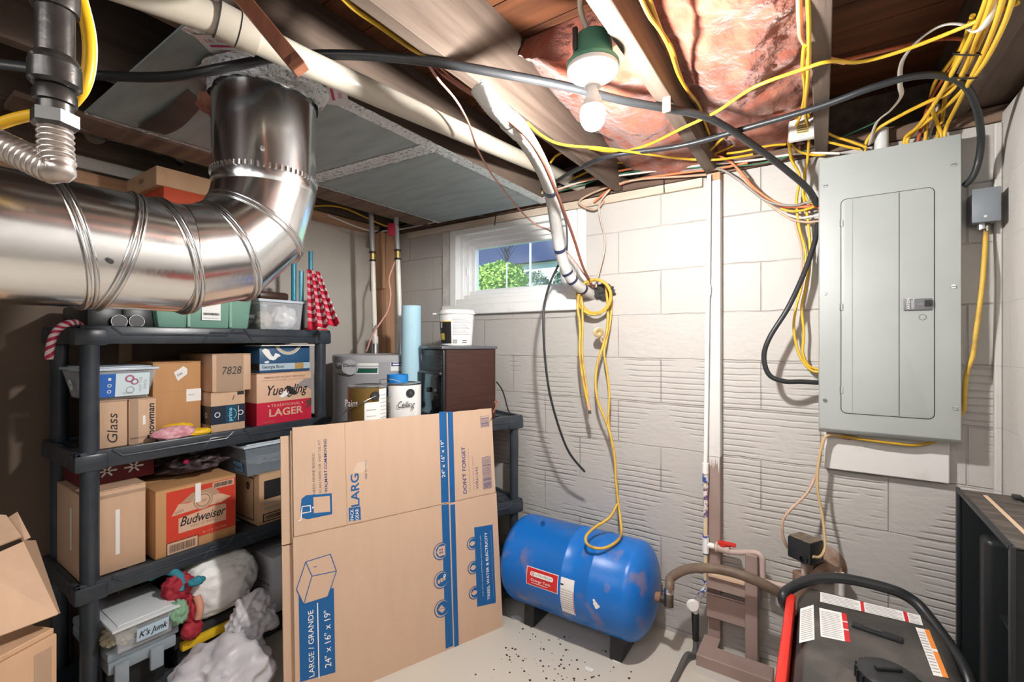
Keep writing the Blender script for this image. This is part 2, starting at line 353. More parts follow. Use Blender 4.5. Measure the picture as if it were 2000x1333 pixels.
b = B(); b.box(XL + 0.0005, XL + 0.09, YF, YB + 0.16, 2.072, 2.13, m_joistd); struct(b, 'trim_2', 0)
b = B(); b.box(XL - 0.12, XR + 0.2, YB - 0.01, YB + 0.13, ZW + 0.003, ZW + 0.055, m_sill, 0.003, 1); struct(b, 'trim_3')
b = B(); b.box(XL - 0.12, XR + 0.2, YB + 0.17, YB + 0.21, ZW + 0.0, ZS, m_joistd); struct(b, 'trim_4')
b = B(); b.box(-2.25, -0.43, YB - 0.022, YB - 0.0005, 1.992, 2.03, m_pale, 0.002, 1); struct(b, 'trim_1')
b = B(); b.box(XL + 0.0005, XL + 0.09, 1.0, 2.02, 2.03, 2.069, m_pinex, 0.002, 1); struct(b, 'trim_5')
b = B(); b.box(XR - 0.02, XR - 0.0005, YB - 0.022, YB - 0.0005, 0.5, 2.03, m_block2, 0.004, 1); struct(b, 'trim_6')

m_brownp = mat('brown_wall_panel', (0.13, 0.092, 0.066), 0.7, col2=(0.105, 0.074, 0.053), vs=5, stretch=(1, 1, 0.2))
b = B(); b.box(XL + 0.0005, XL + 0.008, YF, 1.30, 0.0, 2.02, m_brownp); struct(b, 'trim_7', 0)
q = P(244, 720, X=XL + 0.02); b = B(); b.box(XL + 0.009, XL + 0.03, q.y - 0.022, q.y + 0.022, 0.0, 1.9, mat('tan_batten', (0.36, 0.25, 0.16), 0.75), 0.002, 1); struct(b, 'trim_8')
# lumber post in the corner: a doubled stud, the upper short piece nailed to its face
t = thing('corner_stud', 'bare pine corner post with short block nailed on, behind the water pipes', 'post', (-2.42, 2.07, 0))
b = B(); b.box(-2.475, -2.385, 2.03, 2.115, 0, 2.028, m_pine, 0.003, 1); finish(b, 'post', t)
b = B(); b.box(-2.385, -2.345, 2.03, 2.10, 0.9, 2.028, m_pine, 0.003, 1); finish(b, 'side_stud', t)
b = B(); b.box(-2.44, -2.352, 1.988, 2.0285, 1.66, 2.025, m_pine, 0.003, 1); finish(b, 'nailed_block', t)

m_win = mat('white_window_paint', (0.86, 0.855, 0.84), 0.45, col2=(0.74, 0.73, 0.70), vs=14, vmix=(0.62, 0.78), bump=0.0005, bs=40)
# ---------------------------------------------------------------- window
b = B(); tx0, tx1, tz0, tz1 = -1.905, -1.03, 1.52, 2.0
def frame(b, x0, x1, z0, z1, w, y0, y1, m, bev=0.003, wt=None, wb=None):
    wt = wt or w; wb = wb or w
    b.box(x0, x0 + w, y0, y1, z0, z1, m, bev, 1); b.box(x1 - w, x1, y0, y1, z0, z1, m, bev, 1)
    b.box(x0 + w, x1 - w, y0, y1, z1 - wt, z1, m, bev, 1); b.box(x0 + w, x1 - w, y0, y1, z0, z0 + wb, m, bev, 1)
frame(b, -1.885, -1.035, 1.535, 1.99, 0.05, YB - 0.018, YB + 0.03, m_win, wt=0.035, wb=0.035)
frame(b, -1.838, -1.082, 1.565, 1.958, 0.03, YB + 0.02, YB + 0.14, m_win)
win = struct(b, 'window_1')
b = B(); frame(b, -1.81, -1.115, 1.592, 1.93, 0.028, YB + 0.05, YB + 0.12, m_sash); frame(b, -1.784, -1.14, 1.608, 1.905, 0.03, YB + 0.068, YB + 0.105, m_sash, wt=0.026, wb=0.022); finish(b, 'window_sash', win)
b = B(); b.box(-1.775, -1.15, YB + 0.084, YB + 0.088, 1.61, 1.90, mat('window_glass', (1, 1, 1), 0.0, alpha=0.06, spec=0.3)); finish(b, 'window_pane', win)
b = B(); b.box(-1.94, -1.0, YB - 0.03, YB - 0.0005, 1.478, 1.535, m_win, 0.004, 1); finish(b, 'window_sill', win)
b = B(); b.box(-1.95, -1.89, YB - 0.012, YB - 0.0005, 1.535, 1.992, m_grayplaster, 0.003, 1); b.box(-1.03, -0.985, YB - 0.012, YB - 0.0005, 1.535, 1.992, m_win, 0.003, 1); finish(b, 'window_casing', win)
b = B(); b.box(-1.80, -1.79, YB + 0.035, YB + 0.052, 1.72, 1.77, m_sash, 0.003); finish(b, 'window_latch', win)

# ---------------------------------------------------------------- the yard seen through the window
m_grass = mat('lawn_green', (0.13, 0.25, 0.05), 0.9, col2=(0.24, 0.36, 0.09), vs=3)
m_leaf = mat('hedge_leaves', (0.15, 0.30, 0.04), 0.8, col2=(0.32, 0.47, 0.08), vs=9, vmix=(0.35, 0.65))
m_leafd = mat('shrub_leaves', (0.07, 0.12, 0.05), 0.8, col2=(0.30, 0.38, 0.30), vs=14, vmix=(0.45, 0.62))
m_roof = mat('slate_blue_roof', (0.012, 0.020, 0.045), 0.8, col2=(0.018, 0.028, 0.058), vs=2, stretch=(1, 1, 6))
m_siding = mat('pale_siding', (0.62, 0.58, 0.50), 0.8)
b = B(); b.add([(-60, YB + 0.25, 1.42), (20, YB + 0.25, 1.42), (20, 6, 1.75), (-60, 6, 1.75), (20, 14, 3.0), (-60, 14, 3.0), (20, 60, 3.3), (-60, 60, 3.3)], [(0, 1, 2, 3), (3, 2, 4, 5), (5, 4, 6, 7)], m_grass); o = struct(b, 'ground_outside', 0)
b = B(); Yh = 26.0
p = lambda u, v, Y=Yh: P(u, v, Y=Y)
wl, wr = p(700, 560), p(1240, 560); z_e = p(1000, 519).z; z_g = 3.05
xl, xr = wl.x, p(1118, 519).x
b.box(xl, xr + 3, Yh, Yh + 7, z_g, z_e, m_siding); house = thing('neighbour_house', 'neighbouring house with blue-gray roof seen through the basement window', 'house', ((xl + xr) / 2, Yh, z_g)); finish(b, 'house_wall', house, 0)
b = B(); zr = p(1030, 460).z + 0.3; xg = p(1040, 470).x
b.add([(xl - 1, Yh - 0.5, z_e), (xr + 4.3, Yh - 0.5, z_e), (xr - 1.9, Yh + 3.5, zr + 0.3), (xl - 1, Yh + 3.5, zr + 0.3), (xl - 1, Yh + 7.5, z_e), (xr + 4.3, Yh + 7.5, z_e)], [(0, 1, 2, 3), (3, 2, 5, 4), (1, 5, 2), (0, 3, 4), (0, 4, 5, 1)], m_roof); finish(b, 'house_roof', house, 0)
def bush(name, label, c, rx, ry, rz, m, n, leaf, seed, cat='shrub'):
    rnd = random.Random(seed); b = B(); vs = []; fs = []
    for i in range(n):
        d = Vector((rnd.gauss(0, 1), rnd.gauss(0, 1), rnd.gauss(0, 1))).normalized() * rnd.uniform(0.72, 1.0)
        bump_ = 1 + 0.22 * noise.noise(d * 2.3 + Vector((seed, 0, 0)))
        q = Vector((c[0] + d.x * rx * bump_, c[1] + d.y * ry * bump_, max(c[2] + d.z * rz * bump_, c[2] - rz * 0.85)))
        e1 = Vector((rnd.gauss(0, 1), rnd.gauss(0, 1), rnd.gauss(0, 1))).normalized() * leaf; e2 = e1.orthogonal().normalized() * leaf * 0.6
        k = len(vs); vs += [q - e1, q + e2, q + e1, q - e2]; fs.append((k, k + 1, k + 2, k + 3))
    b.add(vs, fs, m)
    bm = bmesh.new(); bmesh.ops.create_icosphere(bm, subdivisions=2, radius=0.8)
    for v in bm.verts: v.co = Vector((c[0] + v.co.x * rx, c[1] + v.co.y * ry, c[2] + v.co.z * rz))
    b.addbm(bm, m)
    return tag(finish(b, name, None, 0), label, cat)
q = p(975, 555, 9); bush('hedge_bush', 'bright green leafy hedge outside the window, at its lower left', (q.x, 9, q.z), 0.70, 0.6, 0.52, m_leaf, 2600, 0.055, 3)
q = p(1040, 560, 13); bush('hedge_bush', 'gray-green shrub outside the window between the two white poles', (q.x, 13, q.z - 0.1), 0.62, 0.6, 0.62, m_leafd, 2200, 0.055, 4)
q = p(1092, 560, 11); bush('hedge_bush', 'dark green shrub outside the window behind the white hose', (q.x + 0.15, 11, q.z + 0.05), 0.3, 0.3, 0.45, m_leafd, 900, 0.05, 5)
b = B(); q0, q1 = p(1036, 572, 8), p(1038, 440, 8); b.cyl((q0.x, 8, q0.z - 0.2), (q0.x, 8, q1.z + 1.5), 0.022, m_white); tag(finish(b, 'yard_pole'), 'white pole standing in the yard outside the window, the taller one', 'pole')
m_trunk = mat('pale_bark', (0.55, 0.52, 0.46), 0.8); m_twig = mat('dark_twig', (0.03, 0.03, 0.035), 0.8)
q = p(990, 565, 8.4); tr = thing('young_tree', 'bare young tree with slim pale trunk in the yard outside the window', 'tree', (q.x, 8.4, 2.08))
b = B(); zt = p(992, 512, 8.4).z; b.cyl((q.x, 8.4, 2.08), (q.x, 8.4, zt), 0.016, m_trunk); finish(b, 'trunk', tr)
b = B(); rnd = random.Random(5)
for i in range(16):
    a = rnd.uniform(0, 6.28); L = rnd.uniform(0.35, 0.85); p0 = Vector((q.x, 8.4, zt - 0.05 + 0.02 * i)); p1 = p0 + Vector((math.cos(a) * L * 0.6, math.sin(a) * L * 0.6, L * 0.7))
    b.tube([p0, (p0 + p1) / 2 + Vector((0, 0, 0.06)), p1], [0.009, 0.006, 0.003], m_twig, 5)
finish(b, 'branches', tr)
# ================================================================ overhead: insulation, ducts, pipes, lamp
m_pink = mat('pink_fiberglass', (0.27, 0.055, 0.026), 0.95, col2=(0.34, 0.125, 0.075), vs=11, vmix=(0.38, 0.66), bump=0.010, bs=38, stretch=(1, 1, 1), detail=8, sheen=0.3)
def batt(label, x0, x1, y0, y1, zb, seed, droop=0.03):
    b = B(); nx, ny = 26, int((y1 - y0) / 0.018); vs = []; fs = []
    for j in range(ny + 1):
        for i in range(nx + 1):
            s, t = i / nx, j / ny; x = x0 + (x1 - x0) * s; y = y0 + (y1 - y0) * t
            e = min(1, 4 * s, 4 * (1 - s)); q = Vector((x * 9 + seed, y * 7, seed))
            z = zb(s, t) - droop * math.sin(math.pi * s) + 0.030 * noise.fractal(q, 0.9, 2.1, 5) + 0.02 * abs(noise.noise(Vector((x * 5, y * 4, seed * 3)))) - 0.012 * e
            ed = 0.012 * noise.noise(q * 1.7) if (i not in (0, nx)) else 0
            vs.append((x, y + (0.05 * noise.noise(Vector((x * 8, seed, 2))) if j == 0 else 0) + ed, min(z, ZS - 0.01)))
    n1 = nx + 1
    for j in range(ny):
        for i in range(nx): fs.append((j * n1 + i, (j + 1) * n1 + i, (j + 1) * n1 + i + 1, j * n1 + i + 1))
    k = len(vs)
    vs += [(x0 + (x1 - x0) * i / nx, y0 + 0.04, ZS - 0.002) for i in range(n1)]
    for i in range(nx): fs.append((k + i, i, i + 1, k + i + 1))
    b.add(vs, fs, m_pink); return tag(finish(b, 'insulation_batt', None, 80), label, 'insulation')
batt('pink fiberglass insulation batt between the joists directly above the light bulb', -0.789, -0.4156, 1.21, 2.28, lambda s, t: 2.21 - 0.09 * s - 0.05 * t, 1.3)
batt('pink fiberglass insulation batt filling the joist bay beside the yellow cables, right of the bulb', -0.3676, -0.023, -0.2, 2.28, lambda s, t: 2.15 - 0.02 * t, 4.7)

# galvanised duct ------------------------------------------------
def galv(name, rough, bumpd):
    m = mat(name, (0.86, 0.87, 0.88), rough, 1.0, col2=(0.84, 0.85, 0.86), vs=6, vmix=(0.2, 0.8), bump=bumpd, bs=7, rvar=0.12, detail=2, stretch=(1, 1, 0.5)); return m
m_galv = galv('galvanized_steel', 0.13, 0.0022); m_seam = mat('seam_steel', (0.78, 0.79, 0.80), 0.2, 1.0)
m_foil = mat('foil_tape', (0.86, 0.88, 0.90), 0.36, 0.55, bump=0.014, bs=60, col2=(0.35, 0.38, 0.42), vs=90, vmix=(0.58, 0.64))
m_redink = mat('magenta_ink', (0.50, 0.02, 0.10), 0.5)
DX, DZ, DR, DY = -1.283, 1.518, 0.128, 0.682
t = thing('furnace_duct', 'shiny round galvanized duct with elbow rising to the gray panel', 'duct', (DX, DY, 1.4))
# profile path: along Y then up through three mitred gores
def ringpts(c, ax, n=48, r=DR):
    ax = Vector(ax).normalized(); e1 = Vector((1, 0, 0)); e2 = ax.cross(e1)
    return [Vector(c) + e1 * math.cos(2 * math.pi * i / n) * r + e2 * math.sin(2 * math.pi * i / n) * r for i in range(n)]
def skin(b, rings, m):
    n = len(rings[0]); vs = [q for r_ in rings for q in r_]; fs = []
    for j in range(len(rings) - 1):
        for i in range(n): k = (i + 1) % n; fs.append((j * n + i, j * n + k, (j + 1) * n + k, (j + 1) * n + i))
    b.add(vs, fs, m)
rad = 0.215; zc = DZ + rad; yc = DY - rad
def arc(a): return Vector((DX, yc + rad * math.sin(a), zc - rad * math.cos(a))), Vector((0, math.cos(a), math.sin(a)))
b = B(); rr = []
for y in (-0.6, -0.2, 0.05, 0.2, 0.35, yc): rr.append(ringpts((DX, y, DZ), (0, 1, 0)))
skin(b, rr, m_galv); finish(b, 'horizontal_pipe', t, 40)
gores = [0, 30, 60, 90]
for g in range(3):
    b = B(); rs = []
    for a in (gores[g], gores[g + 1]): c, ax = arc(R(a)); rs.append(ringpts(c, ax, r=DR + 0.001))
    skin(b, rs, m_galv); finish(b, 'elbow_gore', t, 40)
b = B(); ZTR = 2.035
skin(b, [ringpts((DX, DY, z), (0, 0, 1), r=r_) for z, r_ in ((zc, DR), (zc + 0.015, DR + 0.003), (zc + 0.03, DR), (ZTR - 0.04, DR + 0.0015), (ZTR - 0.004, DR + 0.004))], m_galv); finish(b, 'riser_pipe', t, 40)
def seam(c, ax, tilt=0.0):
    ax = Vector(ax).normalized(); q = Matrix.Rotation(tilt, 3, 'X') @ ax
    b = B()
    for off in (-0.006, 0.006):
        e1 = Vector((1, 0, 0)); e2 = q.cross(e1); k = 1 / max(0.5, abs(q.dot(ax)))
        b.tube([Vector(c) + q * off + e1 * math.cos(2 * math.pi * i / 48) * (DR + 0.001) + e2 * math.sin(2 * math.pi * i / 48) * (DR + 0.001) * k for i in range(48)], 0.0045, m_seam, 8, closed=True)
    finish(b, 'seam_band', t, 60)
seam((DX, 0.272, DZ), (0, 1, 0), R(13.5)); seam((DX, 0.350, DZ), (0, 1, 0), R(-13.5)); seam((DX, 0.455, DZ), (0, 1, 0), R(16))
for a in (30, 60): c, ax = arc(R(a)); seam(c, ax, R(-3))
b = B()
for i in range(60):
    a = 2 * math.pi * i / 60; b.box(-0.004, 0.004, -0.0018, 0.0018, zc + 0.030, zc + 0.042, m_seam, X=Matrix.Translation((DX + math.cos(a) * (DR + 0.0015), DY + math.sin(a) * (DR + 0.0015), 0)) @ Matrix.Rotation(a, 4, 'Z'))
finish(b, 'crimped_edge', t)
b = B(); b.cyl((DX + DR * 0.95, 0.31, DZ - 0.04), (DX + DR * 0.95 + 0.010, 0.31, DZ - 0.043), 0.005, m_dark, seg=8); finish(b, 'sheet_metal_screw', t)
b = B(); b.cyl((DX + DR * math.cos(-0.55), DY + DR * math.sin(-0.55), zc + 0.075), (DX + (DR + 0.006) * math.cos(-0.55), DY + (DR + 0.006) * math.sin(-0.55), zc + 0.075), 0.005, m_zinc, seg=8); finish(b, 'sheet_metal_screw', t)
# crumpled foil collar with printed tape
b = B(); rnd = random.Random(2); n = 72; rings = []
for j in range(9):
    f = j / 8; ring = []
    for i in range(n):
        a = 2 * math.pi * i / n; w = 0.007 * noise.noise(Vector((math.cos(a) * 5, math.sin(a) * 5, j * 0.7))) + 0.005 * noise.noise(Vector((math.cos(a) * 14, math.sin(a) * 14, j * 1.3)))
        r_ = DR + 0.007 + max(0, f - 0.45) * 0.045 + w; z = ZTR - 0.055 + min(f, 0.5) * 0.09 + w * 0.8 + 0.012 * noise.noise(Vector((a, 3, 1)))
        ring.append((DX + math.cos(a) * r_, DY + math.sin(a) * r_, min(z, ZTR - 0.003)))
    rings.append(ring)
skin(b, [[Vector(q) for q in r_] for r_ in rings], m_foil); col = finish(b, 'foil_collar', t, 25)
b = B(); X = lambda a, r0: FR((DX + math.cos(a) * r0, DY + math.sin(a) * r0, ZTR - 0.0045), (-math.sin(a), math.cos(a), 0), (-math.cos(a), -math.sin(a), 0))
m_tapep = mat('printed_tape', (0.70, 0.70, 0.72), 0.4, 0.5)
for a, L_ in ((0.85, 0.12), (0.25, 0.12), (-0.35, 0.12), (-0.95, 0.12)):
    M_ = FR((DX + math.cos(a) * (DR + 0.012), DY + math.sin(a) * (DR + 0.012), ZTR - 0.006), (-math.sin(a), math.cos(a), 0), (math.cos(a), math.sin(a), 0))
    b.rect(-L_ / 2, L_ / 2, 0.0, 0.075, m_tapep, M_, 0.0002)
    b.text('UL 181B', -0.045, 0.048, 0.012, m_redink, M_); b.rect(-0.045, 0.03, 0.030, 0.038, m_redink, M_, 0.0006); b.text('04/23', -0.03, 0.010, 0.011, m_redink, M_)
finish(b, 'printed_tape', t, 0)

# gray duct board panel across the joist bays
m_board = mat('gray_duct_board', (0.33, 0.385, 0.395), 0.6, col2=(0.27, 0.315, 0.325), vs=10, stretch=(0.4, 2, 1), bump=0.0008, bs=40)
PX0, PX1, PY0, PY1 = -1.915, -1.165, 0.45, 2.06
t = thing('duct_panel', 'gray sheet duct panel with foil tape seams under the joists', 'duct panel', ((PX0 + PX1) / 2, 1.3, ZTR))
b = B(); hole = [(DX + math.cos(a) * 0.1, DY + math.sin(a) * 0.1) for a in ()]
b.box(PX0, PX1, PY0, PY1, ZTR - 0.002, ZTR + 0.004, m_board); finish(b, 'sheet', t, 0)
b = B(); b.box(PX0 - 0.14, PX0 - 0.004, 0.3, 2.0, ZTR - 0.012, ZTR + 0.004, m_sill); finish(b, 'support_plank', t, 0)
def tape(x0, y0, x1, y1, w, seed):
    b = B(); d = Vector((x1 - x0, y1 - y0, 0)); L_ = d.length; d.normalize(); nn = Vector((-d.y, d.x, 0)); n = int(L_ / 0.012); vs = []; fs = []
    for i in range(n + 1):
        for j in range(6):
            s = (j / 5 - 0.5) * w * (1 + 0.12 * noise.noise(Vector((i * 0.3, seed, 0)))); q = Vector((x0, y0, 0)) + d * (L_ * i / n) + nn * s
            vs.append((q.x, q.y, ZTR - 0.0035 - 0.0035 * abs(noise.noise(Vector((i * 0.55, j * 1.1, seed))))))
    for i in range(n):
        for j in range(5): fs.append((i * 6 + j, i * 6 + j + 1, (i + 1) * 6 + j + 1, (i + 1) * 6 + j))
    b.add(vs, fs, m_foil); return b
finish(tape(PX1 - 0.02, PY0, PX1 - 0.012, PY1, 0.055, 1), 'foil_tape', t, 20)
bt = tape(PX0 + 0.02, 1.19, PX1 - 0.03, 1.24, 0.075, 2)
Mt = FR((PX0, 1.215, ZTR - 0.0078), (1, 0.06, 0), (0.06, -1, 0))
for i in range(9): bt.text('UL 181A-P', 0.03 + i * 0.078, 0.012 - 0.003, 0.009, m_ink, Mt); bt.text('UL 181A-P', 0.06 + i * 0.078, -0.02, 0.009, m_ink, Mt)
finish(bt, 'foil_tape', t, 20)
finish(tape(PX0 + 0.008, PY0, PX0 + 0.008, PY1, 0.018, 3), 'foil_tape', t, 20)
# curved sheet-metal flap at the near end of the panel
b = B(); vs = []; fs = []
fa, fb_, fc, fd_ = P(268, 249, Z=2.022), P(366, 176, Z=2.030), P(398, 203, Z=2.028), P(322, 264, Z=2.020)
for i in range(13):
    f = i / 12; w_ = Vector((0, 0, -0.018 * math.sin(f * math.pi))); vs += [fa.lerp(fb_, f) + w_ * .4, fd_.lerp(fc, f) + w_]
for i in range(0):
    f = i / 12; y = 0.30 + 0.22 * f; z = ZTR - 0.008 - 0.03 * math.sin(f * math.pi); vs += [(PX0 - 0.05, y + 0.12, z), (DX - 0.02, y - 0.13, z)]
for i in range(12): fs.append((2 * i, 2 * i + 1, 2 * i + 3, 2 * i + 2))
b.add(vs, fs, mat('aged_sheet', (0.10, 0.105, 0.105), 0.45, 0.5, col2=(0.05, 0.05, 0.05), vs=7)); finish(b, 'sheet_metal_flap', t, 60)
b = B(); vs = []
bm = bmesh.new(); bmesh.ops.create_icosphere(bm, subdivisions=4, radius=1)
for v in bm.verts:
    k = 1 + 0.25 * noise.noise(v.co * 3.1); v.co = Vector((DX - 0.15 + v.co.x * 0.065 * k, DY - 0.055 + v.co.y * 0.05 * k, 1.995 + v.co.z * 0.03 * k))
b.addbm(bm, m_pink); tag(finish(b, 'insulation_tuft', None, 80), 'torn tuft of pink insulation poking out beside the duct collar', 'insulation')

# white PVC drain ------------------------------------------------
m_pvc = mat('ivory_pvc', (0.47, 0.43, 0.365), 0.35, col2=(0.42, 0.36, 0.285), vs=7, vmix=(0.5, 0.8), stretch=(1, 0.2, 1))
t = thing('drain_pipe', 'ivory plastic drain pipe running under the joists past the duct', 'pipe', (-1.02, 0.6, 1.97))
pa, pb = Vector((-0.985, -0.15, 1.955)), P(600, 124, d=1.085); pc = P(1082, 338, d=2.25)
d1 = (pb - pa).normalized(); b = B(); b.tube([P(150, -60, d=0.80), P(425, 38, d=0.955), pb, P(820, 222, d=1.40), pc, P(1135, 365, d=2.36)], 0.031, m_pvc, 24); finish(b, 'pipe', t, 50)
q0 = P(425, 38, d=0.955); q1 = P(472, 62, d=0.985); dv = (q1 - q0).normalized()
b = B(); b.cyl(q0, q0 + dv * 0.035, 0.0365, m_pvc, seg=32); b.cyl(q0 + dv * 0.038, q0 + dv * 0.075, 0.0365, m_pvc, seg=32); finish(b, 'coupling', t, 50)
b = B(); b.cyl(q0 - dv * 0.002, q0, 0.037, m_dark, seg=32); b.cyl(q0 + dv * 0.0352, q0 + dv * 0.0378, 0.0355, m_dark, seg=32); finish(b, 'coupling_seam', t, 50)
# reddish brace board
pe0 = P(582, 128, d=0.90); pe1 = P(440, -45, d=0.92)
ax = (pe1 - pe0).normalized(); side = Vector((C_, S_, 0)); M_ = FR(pe0, ax, side)
b = B(); b.box(0, (pe1 - pe0).length, -0.016, 0.014, -0.012, 0.012, m_brace, 0.002, 1, X=M_); b.box(-0.012, 0.02, -0.016, 0.014, -0.012, 0.012, m_brace, 0.002, 1, X=M_)
tag(finish(b, 'brace_board'), 'reddish-brown wooden strip slanting down across the ivory drain pipe', 'board')

# gas pipe and flexible connector -------------------------------
m_iron = mat('black_iron', (0.06, 0.057, 0.055), 0.3, 0.75, col2=(0.13, 0.12, 0.115), vs=16, bump=0.0006, bs=60)
m_flex = mat('flex_steel', (0.56, 0.50, 0.46), 0.32, 0.85)
g = P(108, 150, d=0.66); gx, gy = g.x, g.y
zz = lambda v: EYE + (666.5 - v) / FPX * 0.66
t = thing('gas_pipe', 'black iron gas pipe with corrugated steel connector at the upper left', 'gas pipe', (gx, gy, zz(300)))
b = B(); b.cyl((gx, gy, zz(130)), (gx, gy, 2.28), 0.0215, m_iron, seg=24); finish(b, 'pipe', t)
b = B(); b.lathe([(0, zz(22)), (0.026, zz(22)), (0.027, zz(10)), (0.027, zz(-35)), (0.0, zz(-35))], m_iron, T(gx, gy, 0)); finish(b, 'coupling', t)
b = B(); b.lathe([(0, zz(172)), (0.025, zz(172)), (0.029, zz(166)), (0.029, zz(130)), (0.026, zz(126)), (0.028, zz(122)), (0.024, zz(112)), (0, zz(112))], m_iron, T(gx, gy, 0), 28); finish(b, 'reducer', t)
b = B(); b.lathe([(0, zz(222)), (0.02, zz(222)), (0.02, zz(205)), (0.024, zz(203)), (0.024, zz(185)), (0.02, zz(172)), (0, zz(172))], m_iron, T(gx, gy, 0), 24); b.lathe([(0, zz(252)), (0.023, zz(252)), (0.027, zz(246)), (0.027, zz(222)), (0, zz(222))], mat('nut_steel', (0.10, .095, .09), .35, .8), T(gx, gy, 0), 6); finish(b, 'flare_nut', t, 30)
b = B(); path = smooth_path([(gx, gy, zz(250)), (gx + 0.004, gy, zz(300)), P(112, 332, d=0.655), P(72, 318, d=0.655), P(30, 296, d=0.655), P(-60, 255, d=0.655)], 34)
acc = [0.0]
for q0, q1 in zip(path[:-1], path[1:]): acc.append(acc[-1] + (q1 - q0).length)
rs = []; k = 0
for i in range(int(acc[-1] / 0.0022)):
    s_ = i * 0.0022
    while acc[k + 1] < s_: k += 1
    rs.append(path[k].lerp(path[k + 1], (s_ - acc[k]) / max(1e-9, acc[k + 1] - acc[k])))
b.tube(rs, [0.0185 + (0.0022, 0.0008, -0.0018, 0.0008)[i % 4] for i in range(len(rs))], m_flex, 20); finish(b, 'corrugated_hose', t, 80)
m_gas = mat('yellow_jacket', (0.78, 0.44, 0.015), 0.4, col2=(0.70, 0.36, 0.01), vs=8)
b = B(); b.tube(smooth_path([P(138, -60, d=0.72), P(160, 10, d=0.72), P(173, 75, d=0.72), P(172, 135, d=0.72), P(158, 180, d=0.72), P(128, 210, d=0.73), P(80, 222, d=0.74), P(30, 232, d=0.74), P(-60, 262, d=0.74)], 10), 0.0085, m_gas, 12); yj = finish(b, 'gas_tubing', None, 60); tag(yj, 'thick yellow tubing looping around the black iron gas pipe', 'tubing')
b = B(); b.tube(smooth_path([P(148, -60, d=0.728), P(170, 10, d=0.728), P(184, 75, d=0.728), P(183, 135, d=0.728), P(168, 182, d=0.728), P(140, 212, d=0.735)], 10), 0.0035, mat('pale_jacket', (0.62, 0.58, 0.52), 0.5), 8); tag(finish(b, 'cable', None, 60), 'thin pale cord following the edge of the thick yellow tubing', 'cable')

# lamp holder and bulb -------------------------------------------
LX, LY = -0.478, 1.075
m_green = mat('green_box', (0.10, 0.30, 0.22), 0.4)
t = thing('ceiling_lamp', 'glowing bare bulb in white porcelain holder under a green junction box', 'lamp', (LX, LY, 1.98))
b = B(); b.lathe([(0, 2.085), (0.042, 2.085), (0.046, 2.078), (0.051, 2.035), (0.066, 2.016), (0.066, 2.008), (0, 2.008)], m_green, T(LX, LY, 0), 40); finish(b, 'junction_box', t)
m_porc = mat('porcelain', (0.86, 0.86, 0.85), 0.25)
b = B(); b.lathe([(0, 2.008), (0.064, 2.008), (0.065, 2.0), (0.058, 1.990), (0.036, 1.980), (0.024, 1.972), (0.021, 1.962), (0.021, 1.958), (0, 1.958)], m_porc, T(LX, LY, 0), 40); finish(b, 'lamp_holder', t, 50)
b = B(); b.lathe([(0, 1.962), (0.0135, 1.962), (0.0145, 1.945), (0.022, 1.925), (0.0285, 1.908), (0.0285, 1.906), (0, 1.906)], m_porc, T(LX, LY, 0), 28); finish(b, 'bulb_base', t, 50)
b = B(); b.lathe([(0.0285, 1.9055), (0.0305, 1.896), (0.031, 1.886), (0.0285, 1.870), (0.0205, 1.857), (0.009, 1.8505), (0, 1.850)], mat('bulb_glow', (1, 0.98, 0.945), 0.3, emit=BULB_EMIT), T(LX, LY, 0), 28); finish(b, 'bulb', t, 70)
b = B(); b.box(LX + 0.01, LX + 0.062, LY - 0.012, LY + 0.012, 2.07, 2.09, m_zinc, 0.002); b.box(LX - 0.03, LX - 0.018, LY - 0.055, LY - 0.045, 2.035, 2.09, m_dark, 0.002); finish(b, 'mounting_bracket', t)
# ================================================================ back wall equipment
m_panel = mat('panel_gray', (0.36, 0.385, 0.375), 0.42, col2=(0.335, 0.36, 0.35), vs=5)
m_gapdk = mat('shadow_gap', (0.05, 0.052, 0.052), 0.7)
PYF = 2.04; px0, px1, pz0, pz1 = -0.010, 0.377, 0.984, 1.993
t = thing('breaker_panel', 'large gray electrical breaker panel on the white block wall', 'electrical panel', ((px0 + px1) / 2, 2.10, pz0))
b = B(); b.box(px0 + 0.012, px1 - 0.012, PYF + 0.012, YB - 0.0006, pz0 + 0.012, pz1 - 0.012, m_panel); finish(b, 'box', t)
b = B(); k = 0.016
b.hexa([(px0, PYF + 0.014, pz0), (px1, PYF + 0.014, pz0), (px1, PYF + 0.014, pz1), (px0, PYF + 0.014, pz1)], [(px0 + 0.004, PYF, pz0 + k), (px1 - 0.004, PYF, pz0 + k), (px1 - 0.004, PYF, pz1 - 0.004), (px0 + 0.004, PYF, pz1 - 0.004)], m_panel, 0.0015); finish(b, 'cover', t)
dx0, dx1, dz0, dz1 = 0.059, 0.3075, 1.062, 1.828
def rrect(x0, x1, y0, y1, r, n=6):
    out = []
    for cx, cy, a0 in ((x1 - r, y1 - r, 0), (x0 + r, y1 - r, 90), (x0 + r, y0 + r, 180), (x1 - r, y0 + r, 270)):
        for i in range(n + 1): a = R(a0 + 90 * i / n); out.append((cx + r * math.cos(a), cy + r * math.sin(a)))
    return out
Mp = FR((0, PYF - 0.0002, 0), (1, 0, 0), (0, 0, 1))
b = B(); b.prism(rrect(dx0 - 0.0025, dx1 + 0.0025, dz0 - 0.0025, dz1 + 0.0025, 0.018), 0.0006, m_gapdk, Mp); finish(b, 'door_gap', t)
b = B(); b.prism(rrect(dx0, dx1, dz0, dz1, 0.016), 0.0035, m_panel, Mp, 0.0012); door = finish(b, 'door', t)
b = B(); b.box(0.2178, 0.2196, PYF - 0.0046, PYF - 0.003, dz0 + 0.002, dz1 - 0.002, m_gapdk); finish(b, 'door_crease', door)
